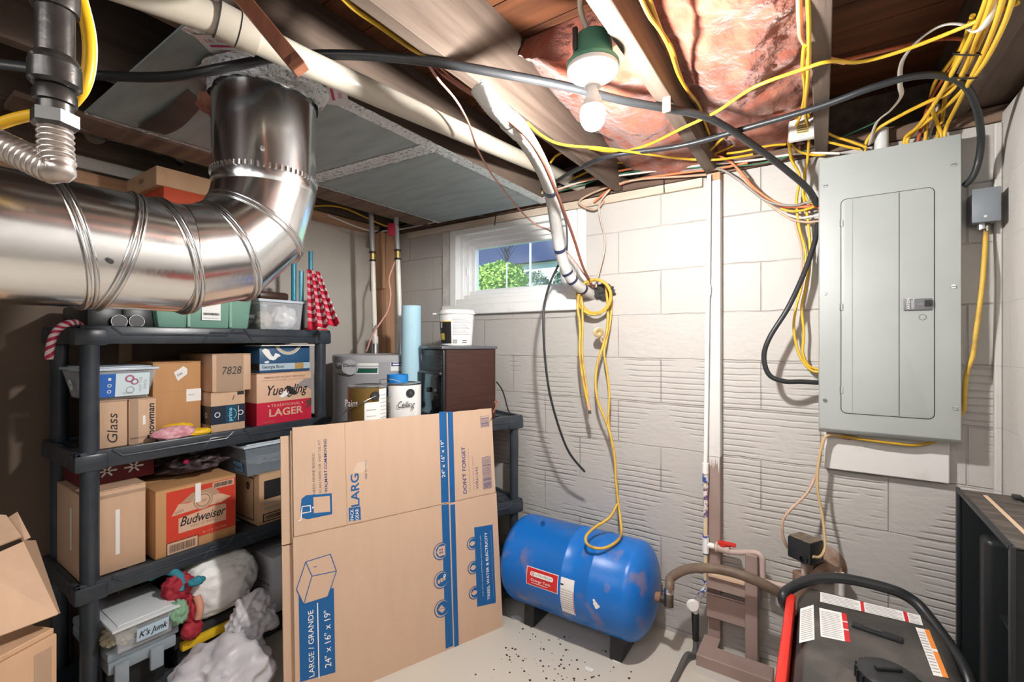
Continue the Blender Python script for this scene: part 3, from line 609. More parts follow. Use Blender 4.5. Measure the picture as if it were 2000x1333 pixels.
b = B(); b.box(0.0885, 0.0915, PYF - 0.0052, PYF - 0.003, dz0 + 0.003, dz1 - 0.003, m_panel, 0.001, 1); finish(b, 'stiffening_rib', door)
for v in (437, 600, 762):
    z = P(1645, v, Y=PYF).z; b = B(); b.box(dx0 - 0.004, dx0 + 0.005, PYF - 0.007, PYF - 0.002, z - 0.012, z + 0.012, m_panel, 0.001, 1); b.box(dx0 - 0.0045, dx0 - 0.002, PYF - 0.0072, PYF - 0.002, z - 0.012, z + 0.012, m_gapdk); finish(b, 'hinge', door)
m_latch = mat('latch_gray', (0.13, 0.135, 0.14), 0.45)
l0, l1 = P(1765, 607, Y=PYF - 0.004), P(1819, 583, Y=PYF - 0.004)
b = B(); b.box(l0.x, l1.x, PYF - 0.011, PYF - 0.003, l0.z, l1.z, m_latch, 0.002); Ml = FR((l0.x, PYF - 0.0112, l0.z), (1, 0, 0), (0, 0, 1)); lw = l1.x - l0.x; lh = l1.z - l0.z
b.rect(0.052, 0.072, lh * 0.3, lh * 0.85, m_ink, Ml); b.box(l0.x + 0.053, l0.x + 0.066, PYF - 0.014, PYF - 0.011, l0.z + lh * 0.3, l0.z + lh * 0.55, m_ink, 0.001, 1)
b.text('EATON', 0.0145, 0.004, 0.008, m_paper, Ml, rot=R(90)); b.rect(0.020, 0.0215, 0.004, lh - 0.004, m_paper, Ml); b.text('CUTLER-HAMMER', 0.0265, 0.004, 0.0032, m_paper, Ml, rot=R(90)); b.text('PUSH', 0.036, 0.018, 0.004, m_grayink, Ml)
finish(b, 'latch', door)
q = P(1802, 620, Y=PYF - 0.004); b = B(); b.ring(q.x, q.z, 0.0085, 0.0098, m_gapdk, FR((0, PYF - 0.0041, 0), (1, 0, 0), (0, 0, 1))); finish(b, 'knockout', door)
for u, v in ((1612, 363), (1862, 322), (1611, 573), (1862, 560), (1611, 782), (1865, 797)):
    q = P(u, v, Y=PYF); b = B(); b.cyl((q.x, PYF - 0.004, q.z), (q.x, PYF + 0.002, q.z), 0.0065, m_zinc, 0.0075, seg=14); b.box(q.x - 0.0055, q.x + 0.0055, PYF - 0.0046, PYF - 0.0035, q.z - 0.001, q.z + 0.001, m_gapdk); finish(b, 'screw', t)
# plywood backer under it
b = B(); b.box(0.008, 0.358, 2.108, YB - 0.0005, 0.838, 1.10, m_trimw, 0.003, 1); tag(finish(b, 'backer_board'), 'white painted board on the wall showing under the breaker panel', 'board')
# PVC nipple on top
b = B(); q = P(1722, 285, Y=2.09); b.cyl((q.x, 2.10, 1.985), (q.x, 2.10, 2.075), 0.021, mat('gray_pvc', (0.55, 0.56, 0.57), 0.45), seg=24); tag(finish(b, 'conduit_stub'), 'short gray conduit stub rising from the top of the breaker panel', 'conduit')
# disconnect box at the right corner
t = thing('disconnect_box', 'small gray metal box in the corner right of the breaker panel', 'electrical box', (0.44, 2.10, 1.695))
m_gbox = mat('box_gray', (0.20, 0.225, 0.25), 0.35, 0.2)
b = B(); b.box(0.405, 0.462, 2.055, YB - 0.0006, 1.70, 1.80, m_gbox, 0.004); finish(b, 'box', t)
b = B(); b.box(0.400, 0.466, 2.046, 2.056, 1.698, 1.806, m_gbox, 0.003); finish(b, 'cover', t)
b = B(); b.cyl((0.43, 2.09, 1.70), (0.43, 2.09, 1.682), 0.011, m_zinc, seg=12); b.cyl((0.445, 2.09, 1.70), (0.445, 2.09, 1.675), 0.007, m_dirtmetal, seg=12); finish(b, 'connector', t)
b = B(); b.cyl((0.43, 2.044, 1.715), (0.43, 2.047, 1.715), 0.004, m_zinc, seg=10); finish(b, 'screw', t)

# ---------------- white/mauve stud, stand, pipes
m_mauve = mat('mauve_paint', (0.36, 0.265, 0.235), 0.65, col2=(0.29, 0.21, 0.185), vs=6, bump=0.0006, bs=40)
m_mauvel = mat('mauve_pipe', (0.52, 0.40, 0.355), 0.5)
m_raw = mat('raw_board', (0.66, 0.48, 0.33), 0.75)
sx0, sx1 = -0.4035, -0.3535
t = thing('wall_stud', 'tall stud on the block wall painted white above and mauve below', 'post', (-0.378, 2.115, 0))
b = B(); zsplit = 0.83
b.box(sx0, sx1, 2.092, YB - 0.0006, zsplit, 2.0, m_trimw, 0.002, 1); finish(b, 'white_upper_stud', t)
b = B(); b.box(sx0, sx1, 2.092, YB - 0.0006, 0, zsplit, m_mauve, 0.002, 1)
finish(b, 'mauve_lower_stud', t)
b = B(); Mf = FR((sx0, 2.0917, 0), (1, 0, 0), (0, 0, 1)); rnd = random.Random(3)
for i in range(6): x = 0.002 + 0.0075 * i; b.poly([(x, zsplit), (x + 0.0085, zsplit), (x + 0.006, zsplit - 0.02 - rnd.random() * 0.05), (x + 0.002, zsplit - 0.02 - rnd.random() * 0.03)], m_trimw, Mf)
finish(b, 'brushed_paint_edge', t, 0)
b = B(); b.box(sx0, sx1, 2.092, YB - 0.0006, 2.0005, 2.032, m_pine, 0.002, 1); finish(b, 'bare_top', t)
st = thing('wooden_stand', 'mauve painted wooden ladder-like stand on the floor by the tall stud', 'stand', (-0.29, 2.05, 0))
b = B(); b.box(-0.252, -0.208, 2.03, 2.085, 0.0, 0.475, m_mauve, 0.002, 1); finish(b, 'upright', st)
b = B(); b.box(-0.415, -0.352, 2.02, 2.0905, 0.0, 0.07, m_mauve, 0.002, 1); finish(b, 'foot_block', st)
b = B(); b.box(-0.40, -0.253, 2.05, 2.0905, 0.29, 0.345, m_mauve, 0.002, 1); b.box(-0.39, -0.253, 2.035, 2.0895, 0.3455, 0.358, m_raw, 0.002, 1); finish(b, 'crossbar', st)
b = B(); b.box(-0.40, -0.253, 2.05, 2.0905, 0.17, 0.262, m_mauve, 0.002, 1); finish(b, 'crossbar', st)
b = B(); b.box(-0.415, -0.15, 1.93, 2.018, 0.0, 0.075, m_mauve, 0.003, 1); b.box(-0.415, -0.15, 1.9285, 1.9298, 0.0, 0.03, m_trimw); finish(b, 'base_board', st)
# white riser tubing
m_pexw = mat('white_tubing', (0.86, 0.85, 0.83), 0.35); m_pexc = mat('cream_tubing', (0.74, 0.60, 0.40), 0.4); m_bluep = mat('blue_primer', (0.04, 0.09, 0.30), 0.5, col2=(0.65, 0.64, 0.66), vs=40, vmix=(0.48, 0.52))
wx = P(1378, 900, Y=2.075).x; wy = 2.075
zy = lambda v: P(1378, v, Y=wy).z
t = thing('water_riser', 'slim white and cream water pipe running down beside the stud', 'pipe', (wx, wy, zy(1165)))
xo = P(1383, 400, Y=wy).x
b = B(); b.cyl((xo, wy, zy(572)), (xo + 0.004, wy, 2.02), 0.0085, m_pexw, seg=16); b.cyl((wx, wy, zy(910)), (xo - 0.001, wy, zy(572)), 0.0085, m_pexw, seg=16); finish(b, 'upper_pipe', t)
b = B(); b.cyl((xo - 0.001, wy, zy(577)), (xo, wy, zy(558)), 0.012, m_pexw, seg=16); b.cyl((wx, wy, zy(925)), (wx, wy, zy(905)), 0.0125, m_pexw, seg=16); finish(b, 'coupling', t)
b = B(); b.cyl((wx, wy, zy(1160)), (wx, wy, zy(920)), 0.0088, m_pexc, seg=16); finish(b, 'lower_pipe', t)
b = B()
for va, vb in ((928, 942), (948, 952), (1046, 1056), (1078, 1082), (1133, 1140)): b.cyl((wx, wy, zy(vb)), (wx, wy, zy(va)), 0.0125, m_bluep, seg=16)
b.cyl((wx, wy, zy(1012)), (wx, wy, zy(955)), 0.0093, mat('purple_print', (0.74, 0.68, 0.62), 0.5, col2=(0.16, 0.10, 0.22), vs=70, vmix=(0.48, 0.53)), seg=16); finish(b, 'primer_stain', t)
b = B(); b.cyl((wx, wy, zy(1080)), (wx, wy, zy(1050)), 0.0135, m_pexw, seg=16); b.cyl((wx, wy, zy(1064)), (wx + 0.035, wy, zy(1064)), 0.0115, m_pexw, seg=16); finish(b, 'tee', t)
t = thing('branch_pipe', 'mauve painted branch pipe with red valve handle turning toward the pump fittings', 'pipe', (-0.27, 2.0, zy(1070)))
zb = zy(1064); b = B(); p1 = P(1478, 1082, Y=2.045); p2 = P(1491, 1092, Y=2.045); p3 = P(1493, 1133, Y=2.045); p4 = P(1552, 1150, Y=2.045)
b.tube(smooth_path([(wx + 0.036, wy, zb), (wx + 0.1, 2.065, zb - 0.003), (p1.x - 0.01, 2.05, p1.z), (p1.x + 0.014, 2.045, p1.z - 0.006), (p1.x + 0.02, 2.045, p1.z - 0.03), (p1.x + 0.021, 2.045, p3.z + 0.01), (p1.x + 0.03, 2.045, p3.z - 0.006), (p4.x, 2.045, p4.z)], 6), 0.0105, m_mauvel, 14); finish(b, 'pipe', t, 60)
b = B(); b.cyl((wx + 0.045, wy, zb), (wx + 0.095, 2.068, zb), 0.0165, m_mauvel, seg=18); b.cyl((wx + 0.04, wy, zb), (wx + 0.048, wy, zb), 0.021, m_raw, seg=18); b.cyl((wx + 0.07, 2.068, zb), (wx + 0.07, 2.068, zb + 0.022), 0.008, m_mauvel, seg=12); finish(b, 'valve_body', t)
b = B(); b.box(wx + 0.052, wx + 0.118, 2.056, 2.08, zb + 0.020, zb + 0.032, mat('valve_red', (0.62, 0.03, 0.02), 0.4), 0.004); b.box(wx + 0.06, wx + 0.08, 2.056, 2.08, zb + 0.012, zb + 0.026, mat('valve_red', (0.62, 0.03, 0.02)), 0.003); finish(b, 'valve_handle', t)
fq = P(1362, 1172, Y=2.05); t = thing('spigot', 'small white tap at the foot of the cream pipe with a black hose end', 'tap', (fq.x, fq.y, fq.z - 0.04))
b = B(); b.cyl((wx, wy, zy(1150)), (fq.x + 0.004, 2.05, fq.z + 0.01), 0.011, m_bluep, seg=14); b.cyl((fq.x + 0.006, 2.045, fq.z + 0.014), (fq.x - 0.004, 2.03, fq.z - 0.05), 0.011, m_pexw, seg=14); finish(b, 'body', t)
b = B(); b.lathe([(0, 0), (0.024, 0.0), (0.027, 0.008), (0.02, 0.016), (0, 0.016)], m_paper, FR((fq.x - 0.012, 2.022, fq.z - 0.012), (0.8, 0.3, 0.1), (0.1, 0.1, 1)), 18); finish(b, 'hand_wheel', t)
b = B(); h1 = Vector((fq.x - 0.004, 2.03, fq.z - 0.05)); b.cyl(h1 + Vector((0, 0, 0.002)), h1 + Vector((0.002, 0, -0.11)), 0.0155, m_black, 0.013, seg=18); finish(b, 'hose_grip', t)
b = B(); b.tube(smooth_path([h1 + Vector((0.002, 0, -0.11)), h1 + Vector((0.0, -0.02, -0.16)), (h1.x - 0.02, 1.97, 0.03), (h1.x - 0.03, 1.88, 0.012), (h1.x - 0.03, 1.7, 0.012), (h1.x + 0.0, 1.45, 0.012)], 6), 0.0105, mat('gray_hose', (0.12, 0.115, 0.11), 0.5), 12); finish(b, 'hose', t, 60)

# ---------------- blue pressure tank
m_blue = mat('tank_blue', (0.010, 0.155, 0.55), 0.32, col2=(0.17, 0.175, 0.33), vs=10, vmix=(0.57, 0.69), detail=9, bump=0.0004, bs=120, spec=0.4)
TX0, TX1, TY, TZ, TR = -1.283, -0.572, 1.925, 0.262, 0.198
t = thing('pressure_tank', 'scuffed blue pressure tank lying on its side on the floor', 'pressure tank', ((TX0 + TX1) / 2, TY, 0))
def tx(u, v):  # pixel to axis coordinate / angle on the tank front
    o = Vector((0, 0, EYE)); d = (P(u, v, d=1) - o); A = d.y ** 2 + d.z ** 2; by = o.y - TY; bz = o.z - TZ
    Bq = 2 * (d.y * by + d.z * bz); Cq = by * by + bz * bz - TR * TR; D = Bq * Bq - 4 * A * Cq; tt = (-Bq - math.sqrt(max(D, 0))) / (2 * A); q = o + d * tt
    return q.x, math.atan2(TY - q.y, q.z - TZ)
b = B(); prof = []; L_ = TX1 - TX0; dm = 0.085
for i in range(13): a = math.pi / 2 * i / 12; prof.append((TR * math.sin(a) ** 0.82, dm * (1 - math.cos(a))))
prof += [*[(TR + e_, tx(*uv)[0] - TX0 + o_) for uv in ((1097, 1110), (1148, 1140)) for e_, o_ in ((0, -0.006), (0.0025, -0.003), (0.0025, 0.003), (0, 0.006))]]
for i in range(12, -1, -1): a = math.pi / 2 * i / 12; prof.append((TR * math.sin(a) ** 0.82, L_ - dm * (1 - math.cos(a))))
Xt = Matrix.Translation((TX0, TY, TZ)) @ Matrix.Rotation(R(90), 4, 'Y')
b.lathe(prof, m_blue, Xt, 64); finish(b, 'shell', t, 50)
for xf in (TX0 + 0.13, TX1 - 0.16):
    b = B(); b.hexa([(xf, TY - 0.115, 0.0), (xf + 0.055, TY - 0.115, 0), (xf + 0.055, TY + 0.115, 0), (xf, TY + 0.115, 0)], [(xf, TY - 0.105, 0.10), (xf + 0.055, TY - 0.105, 0.10), (xf + 0.055, TY + 0.105, 0.10), (xf, TY + 0.105, 0.10)], m_black, 0.006); finish(b, 'foot', t)
def tankpt(x, ang, r): return Vector((x, TY - math.sin(ang) * r, TZ + math.cos(ang) * r))
def sticker(b, x0, x1, a0, a1, m, lift=0.0012, n=8):
    vs = []; fs = []
    for i in range(n + 1):
        a = a0 + (a1 - a0) * i / n; vs += [tankpt(x0, a, TR + lift), tankpt(x1, a, TR + lift)]
    for i in range(n): fs.append((2 * i, 2 * i + 2, 2 * i + 3, 2 * i + 1))
    b.add(vs, fs, m)
m_red = mat('label_red', (0.62, 0.025, 0.03), 0.4)
xa, aa = tx(1030, 1105); xb, _ = tx(1090, 1138); ab = tx(1028, 1140)[1]
b = B(); sticker(b, xa, xb, aa, ab, m_paper, 0.0008); sticker(b, xa + 0.003, xb - 0.003, aa + 0.015, ab - 0.015, m_red, 0.0014)
a1 = aa + 0.02; Ms = lambda a_, l=0.0022: FR(tankpt(xa, a_, TR + l), (1, 0, 0), (0, math.sin(a_ - math.pi / 2 + math.pi / 2) * 0 + math.cos(a_) * 1.0, math.sin(a_)))
am = (aa + ab) / 2; Mm = FR(tankpt((xa + xb) / 2, am, TR + 0.004), (1, 0, 0), (0, math.cos(am), math.sin(am)))
wl = xb - xa; b.poly(rrect(-wl * 0.36, wl * 0.36, 0.004, 0.024, 0.008), m_paper, Mm); b.ring(-wl * 0.28, 0.014, 0.004, 0.007, m_red, Mm, 0.0008); b.text('UTILITECH', -wl * 0.19, 0.010, 0.0085, m_ink, Mm, w=wl * 0.5); b.text('Charge Tank', -wl * 0.34, -0.016, 0.011, m_paper, Mm, w=wl * 0.62); b.rect(-wl * 0.3, wl * 0.2, -0.024, -0.022, m_paper, Mm)
finish(b, 'brand_plate', t, 0)
xa, aa = tx(1094, 1126); xb, ab = tx(1121, 1150); _, ab2 = tx(1090, 1190)
b = B(); sticker(b, xa, xb, aa, ab2, m_paper, 0.0012); da = (ab2 - aa)
for i in range(9): sticker(b, xa + 0.006, xb - 0.006, aa + da * (0.30 + 0.066 * i), aa + da * (0.30 + 0.066 * i) + 0.012, m_grayink, 0.0018, 2)
sticker(b, xa + 0.006, xa + 0.02, aa + da * 0.16, aa + da * 0.2, m_ink, 0.0018, 2); sticker(b, xb - 0.004, xb - 0.001, aa + da * 0.3, ab2 - 0.03, m_red, 0.0018, 6); finish(b, 'warning_label', t, 0)
b = B(); q = tankpt(-1.085, 0.25, TR); b.cyl(q - Vector((0, 0, 0.004)), q + Vector((0, -0.004, 0.022)), 0.008, mat('blue_cap', (0.01, 0.10, 0.32), 0.4), seg=12); finish(b, 'air_valve', t)
b = B(); xc, ac = tx(1163, 1180)
for dx_, da_, rr_ in ((0, 0, 0.010), (0.012, 0.03, 0.007), (-0.006, -0.06, 0.006), (0.004, 0.06, 0.008)):
    Mk = FR(tankpt(xc + dx_, ac + da_, TR + 0.0012), (1, 0, 0), (0, math.cos(ac), math.sin(ac))); b.disc(0, 0, rr_, m_paper, Mk, seg=9)
finish(b, 'paint_splash', t, 0)
b = B(); fe = Vector((TX1 + 0.045, TY, TZ - 0.02)); b.cyl((TX1 - 0.01, TY, TZ - 0.005), (TX1 + 0.02, TY, TZ - 0.005), 0.02, mat('rusty_fitting', (0.30, 0.16, 0.09), 0.7, col2=(0.18, 0.12, 0.09), vs=30), seg=16); b.cyl((TX1 + 0.018, TY, TZ - 0.005), (TX1 + 0.06, TY - 0.01, TZ - 0.005), 0.017, m_dirtmetal, seg=16); b.cyl((TX1 + 0.055, TY - 0.01, TZ - 0.022), (TX1 + 0.055, TY - 0.01, TZ + 0.03), 0.019, m_dirtmetal, seg=16); finish(b, 'elbow_fitting', t)
m_hose = mat('brown_hose', (0.13, 0.09, 0.065), 0.5, col2=(0.20, 0.145, 0.105), vs=10)
b = B(); b.tube(smooth_path([(TX1 + 0.055, TY - 0.01, TZ + 0.025), (TX1 + 0.058, TY - 0.01, TZ + 0.06), P(1312, 1128, d=1.90), P(1345, 1112, d=1.87), P(1400, 1112, d=1.80), P(1460, 1128, d=1.74), P(1520, 1158, d=1.70), P(1560, 1195, d=1.70)], 7), 0.0185, m_hose, 16); tag(finish(b, 'water_hose', None, 60), 'thick brown hose arching from the blue tank toward the generator', 'hose')
b = B(); b.cyl((TX1 + 0.055, TY - 0.01, TZ + 0.032), (TX1 + 0.056, TY - 0.01, TZ + 0.052), 0.0205, m_zinc, seg=20); tag(finish(b, 'hose_clamp'), 'metal clamp where the brown hose meets the tank fitting', 'clamp')

# ---------------- pressure switch and rusty pump flange
t = thing('pressure_switch', 'small black pressure switch box on the pump fitting', 'pressure switch', (0, 1.98, 0.55))
q = P(1573, 1075, Y=1.98); Mq = T(q.x, 1.985, q.z, R(-33)); b = B(); b.box(-0.043, 0.043, -0.038, 0.038, -0.036, 0.042, m_black, 0.006, X=Mq); finish(b, 'housing', t)
b = B(); b.box(-0.04, 0.04, -0.034, 0.034, 0.042, 0.0445, mat('dusty_black', (0.10, 0.085, 0.07), 0.8, col2=(0.2, 0.15, 0.1), vs=60), 0.002, 1, X=Mq); b.cyl((0.03, 0.025, 0.04), (0.03, 0.025, 0.056), 0.004, m_dirtmetal, seg=8) if False else None; finish(b, 'lid', t)
b = B(); b.lathe([(0.010, 0), (0.016, 0), (0.016, 0.008), (0.010, 0.008)], m_black, Mq @ FR((0.02, -0.038, -0.018), (1, 0, 0), (0, 0, 1)), 16); finish(b, 'cable_gland', t)
b = B(); b.cyl(Mq @ Vector((-0.005, 0, -0.036)), Mq @ Vector((-0.005, 0, -0.12)), 0.010, m_mauvel, seg=12); finish(b, 'nipple', t)
m_rust = mat('rusty_brown', (0.22, 0.13, 0.085), 0.8, col2=(0.36, 0.26, 0.20), vs=22, bump=0.002, bs=50)
q = P(1608, 1115, Y=2.08); t = thing('wall_flange', 'rusty brown pipe flange and fittings at the wall under the pressure switch', 'pipe fitting', (q.x, 2.1, q.z - 0.1))
b = B(); b.lathe([(0.0, 0.02), (0.028, 0.02), (0.03, 0.055), (0.042, 0.05), (0.058, 0.02), (0.072, 0.006), (0.075, 0.0)], m_rust, FR((q.x, 2.139, q.z), (1, 0, 0), (0, 0, 1)), 26); b.cyl((q.x - 0.015, 2.083, q.z - 0.004), (q.x - 0.015, 2.09, q.z - 0.004), 0.017, m_gapdk, seg=18); finish(b, 'flange', t, 40)
b = B(); b.tube(smooth_path([(q.x - 0.07, 1.99, q.z - 0.045), (q.x - 0.03, 2.03, q.z - 0.02), (q.x + 0.01, 2.08, q.z + 0.01), (q.x + 0.05, 2.09, q.z + 0.0)], 5), 0.02, m_rust, 12); b.cyl((q.x - 0.07, 1.99, q.z - 0.12), (q.x - 0.07, 1.99, q.z + 0.01), 0.024, m_rust, seg=14); finish(b, 'fitting', t, 50)
b = B(); q2 = P(1640, 1130, Y=2.07); b.cyl((q2.x, 2.07, q2.z + 0.02), (q2.x, 2.07, 0.02), 0.016, m_pexw, seg=16); finish(b, 'white_pipe', t)

# ---------------- generator
m_cowl = mat('dusty_black_cowl', (0.05, 0.047, 0.044), 0.5, col2=(0.105, 0.095, 0.085), vs=9, vmix=(0.42, 0.68), bump=0.0003, bs=160)
m_gred = mat('generator_red', (0.72, 0.03, 0.02), 0.35)
GZ = 0.52; gx0, gx1, gy0, gy1 = -0.066, 0.292, 1.02, 1.785
t = thing('generator', 'portable generator with dusty black top, warning stickers and red side frame', 'generator', (0.1, 1.38, 0))
b = B(); prof = [(gx0, 0.12), (gx0, GZ - 0.05), (gx0 + 0.03, GZ), (gx1 - 0.04, GZ), (gx1 - 0.01, GZ - 0.02), (gx1 + 0.03, GZ - 0.11), (gx1 + 0.03, 0.12)]
Mg = FR((0, gy1, 0), (1, 0, 0), (0, 0, 1)); b.prism(prof, gy1 - gy0, m_cowl, Mg, 0.010); finish(b, 'cowl', t, 40)
b = B(); b.hexa([(gx0 + 0.05, 1.08, GZ - 0.002), (gx1 - 0.10, 1.08, GZ - 0.002), (gx1 - 0.10, 1.40, GZ - 0.002), (gx0 + 0.10, 1.40, GZ - 0.002)], [(gx0 + 0.075, 1.10, GZ + 0.012), (gx1 - 0.12, 1.10, GZ + 0.012), (gx1 - 0.13, 1.365, GZ + 0.012), (gx0 + 0.12, 1.365, GZ + 0.012)], m_cowl, 0.004); finish(b, 'tank_recess', t)
qc = P(1735, 1335, Z=GZ + 0.02); b = B(); b.lathe([(0, 0.040), (0.045, 0.038), (0.058, 0.030), (0.060, 0.0), (0, 0)], m_black, T(qc.x, qc.y, GZ + 0.01), 40)
for i in range(20): a = 2 * math.pi * i / 20; b.box(-0.002, 0.002, 0.058, 0.0625, 0.002, 0.028, m_black, X=T(qc.x, qc.y, GZ + 0.01, a))
b.box(-0.028, 0.028, -0.006, 0.006, 0.038, 0.048, m_black, 0.003, X=T(qc.x, qc.y, GZ + 0.01, 0.5)); finish(b, 'fuel_cap', t)
q = P(1712, 1238, Z=GZ); Mb = T(q.x, q.y, GZ, R(-8)); b = B(); b.box(-0.055, 0.055, -0.013, 0.013, -0.001, 0.008, m_black, 0.003, X=Mb); b.box(-0.03, 0.012, -0.004, 0.004, 0.008, 0.011, m_gapdk, 0.001, 1, X=Mb); finish(b, 'fuel_gauge', t)
m_orange = mat('label_orange', (0.80, 0.26, 0.05), 0.5)
def glabel(name, poly_px, bands):
    pts = [P(u, v, Z=GZ + 0.0006) for u, v in poly_px]; o = pts[3]; Mx = FR(o, pts[2] - o, pts[0] - o); iv = Mx.inverted(); loc = [iv @ q for q in pts]; b = B(); b.poly([(q.x, q.y) for q in loc], m_paper, Mx)
    Wd = loc[2].x; H_ = loc[0].y; lerp = lambda s_, t_: (loc[3] * (1 - s_) * (1 - t_) + loc[2] * s_ * (1 - t_) + loc[0] * (1 - s_) * t_ + loc[1] * s_ * t_)
    for s0, s1, t0, t1, m in bands: b.poly([tuple(lerp(s0, t0))[:2], tuple(lerp(s1, t0))[:2], tuple(lerp(s1, t1))[:2], tuple(lerp(s0, t1))[:2]], m, Mx, 0.0008)
    finish(b, name, t, 0)
rows = lambda s0, s1, n: [(s0, s1 - (0.05 if i % 3 == 2 else 0), 0.06 + i * 0.88 / n, 0.06 + i * 0.88 / n + 0.3 / n, m_grayink) for i in range(n)]
glabel('safety_sticker', [(1563, 1190), (1589, 1182), (1591, 1250), (1561, 1257)], rows(0.1, 0.9, 16))
glabel('safety_sticker', [(1600, 1188), (1653, 1200), (1661, 1256), (1603, 1244)], rows(0.06, 0.75, 14) + [(0.82, 1.0, 0, 0.38, m_red), (0.82, 1.0, 0.42, 0.66, m_red), (0.82, 1.0, 0.70, 1, m_red)])
glabel('warning_strip', [(1602, 1157), (1797, 1203), (1803, 1223), (1602, 1176)], [(0.42, 0.455, 0, 1, m_red), (0.84, 0.875, 0, 1, m_red)] + rows(0.02, 0.40, 6) + rows(0.47, 0.82, 6) + rows(0.89, 0.98, 6))
glabel('warning_strip', [(1788, 1226), (1815, 1232), (1853, 1326), (1823, 1320)], [(0.62, 1, 0.0, 0.5, m_orange), (0.62, 1, 0.56, 1.0, m_orange)] + rows(0.06, 0.56, 14))
b = B(); b.box(gx0 - 0.026, gx0 - 0.0015, 1.0, 1.70, 0.10, GZ + 0.005, m_gred, 0.008); finish(b, 'red_side_frame', t)
b = B(); b.tube(smooth_path([(gx0 - 0.012, 1.702, 0.15), (gx0 - 0.012, 1.708, 0.42), P(1529, 1170, d=1.445), P(1548, 1148, d=1.475), P(1590, 1132, d=1.48), P(1650, 1131, d=1.455), P(1740, 1152, d=1.40), P(1785, 1175, d=1.37), P(1815, 1208, d=1.325), P(1855, 1262, d=1.25), P(1888, 1318, d=1.17), P(1905, 1390, d=1.12)], 7), 0.0155, m_black, 16); finish(b, 'tube_handle', t, 60)
b = B(); b.box(gx0 + 0.03, gx1, 1.06, 1.68, 0.05, 0.13, m_dark, 0.01); finish(b, 'chassis', t)
for xx in (gx0 - 0.005, gx1 - 0.02):
    b = B(); b.lathe([(0, -0.02), (0.09, -0.02), (0.1, -0.012), (0.1, 0.012), (0.09, 0.02), (0, 0.02)], m_black, FR((xx + 0.02, 1.60, 0.1), (0, 1, 0), (0, 0, 1)), 28); finish(b, 'wheel', t)
b = B(); b.box(gx0 + 0.04, gx1 - 0.02, 1.05, 1.1, 0, 0.06, m_black, 0.006); finish(b, 'foot', t)

# ---------------- black plastic tray standing on edge
cx0, cx1, cy0, cy1, cz = 0.352, 0.480, 1.465, 1.955, 0.862
t = thing('plastic_tray', 'deep black plastic tray standing on edge against the right wall', 'tray', (0.42, 1.7, 0))
b = B(); w_ = 0.006
b.box(cx1 - w_, cx1, cy0, cy1, 0, cz, m_black); b.box(cx0, cx1, cy0, cy0 + w_, 0, cz, m_black, 0.002, 1); b.box(cx0, cx1, cy1 - w_, cy1, 0, cz, m_black, 0.002, 1)
b.box(cx0, cx1, cy0, cy1, 0, w_, m_black); b.box(cx0, cx1, cy0, cy1, cz - w_, cz, mat('scuffed_black', (0.055, 0.048, 0.042), 0.55, col2=(0.14, 0.115, 0.095), vs=14, stretch=(1, 5, 1)), 0.002, 1); finish(b, 'shell', t)
b = B(); b.box(cx0 - 0.006, cx0 + 0.004, cy0 - 0.008, cy0 + 0.01, 0, cz + 0.004, m_black, 0.003); b.box(cx0 - 0.006, cx0 + 0.004, cy1 - 0.01, cy1 + 0.008, 0, cz + 0.004, m_black, 0.003); b.box(cx0 - 0.006, cx0 + 0.004, cy0, cy1, cz - 0.01, cz + 0.004, m_black, 0.003); finish(b, 'rim', t)
for y, z1 in ((1.86, 0.76), (1.60, 0.62)):
    b = B(); b.box(cx0 + 0.03, cx1 - w_ - 0.0005, y - 0.035, y + 0.035, 0.0065, z1, m_black, 0.018, 4); finish(b, 'rib', t)
for z in (0.30, 0.55):
    b = B(); b.box(cx0 + 0.06, cx1 - w_ - 0.0005, cy0 + w_, cy1 - w_, z, z + 0.008, m_black); finish(b, 'cross_rib', t)
b = B(); b.box(cx0 + 0.045, cx0 + 0.055, cy0 + 0.07, cy1 - 0.04, cz + 0.0002, cz + 0.0008, m_raw); finish(b, 'scuff_mark', t)
b = B(); b.box(cx1 - 0.02, cx1, cy1 - 0.05, cy1 - 0.02, cz, cz + 0.012, m_black, 0.003); finish(b, 'catch', t)
# ================================================================ shelving
def cardboard(name, c, c2): return mat(name, c, 0.75, col2=c2, vs=26, vmix=(0.3, 0.75), stretch=(1, 1, 0.15), bump=0.0004, bs=120, bstretch=(1, 1, 0.12))
m_card = cardboard('cardboard', (0.62, 0.415, 0.28), (0.57, 0.37, 0.245))
m_card2 = cardboard('tan_cardboard', (0.56, 0.35, 0.21), (0.51, 0.31, 0.18))
m_card3 = cardboard('orange_cardboard', (0.55, 0.29, 0.13), (0.50, 0.26, 0.11))
m_edge = mat('torn_board_edge', (0.30, 0.19, 0.12), 0.9)
m_ptape = mat('packing_tape', (0.50, 0.36, 0.26), 0.15, alpha=0.55)
m_lightpl = mat('clear_plastic', (0.78, 0.82, 0.86), 0.15, alpha=0.28)
m_lidpl = mat('frosted_lid', (0.62, 0.70, 0.78), 0.3, alpha=0.85)
LV = [0.07, 0.50, 0.94, 1.365]
def shelf_deck(b, x0, x1, y0, y1, z, m, X=None, front=True):
    b.box(x0 + 0.01, x1 - 0.01, y0 + 0.01, y1 - 0.01, z - 0.016, z - 0.004, m, X=X)
    for (a0, a1, c0, c1) in ((x0, x0 + 0.02, y0, y1), (x1 - 0.02, x1, y0, y1), (x0, x1, y0, y0 + 0.02), (x0, x1, y1 - 0.02, y1)):
        b.box(a0, a1, c0, c1, z - 0.055, z + 0.008, m, 0.006, 2, X=X)
    for cx in (x0 + 0.035, x1 - 0.035):
        for cy in (y0 + 0.042, y1 - 0.042): b.box(cx - 0.04, cx + 0.04, cy - 0.045, cy + 0.045, z - 0.06, z - 0.001, m, 0.01, 2, X=X)
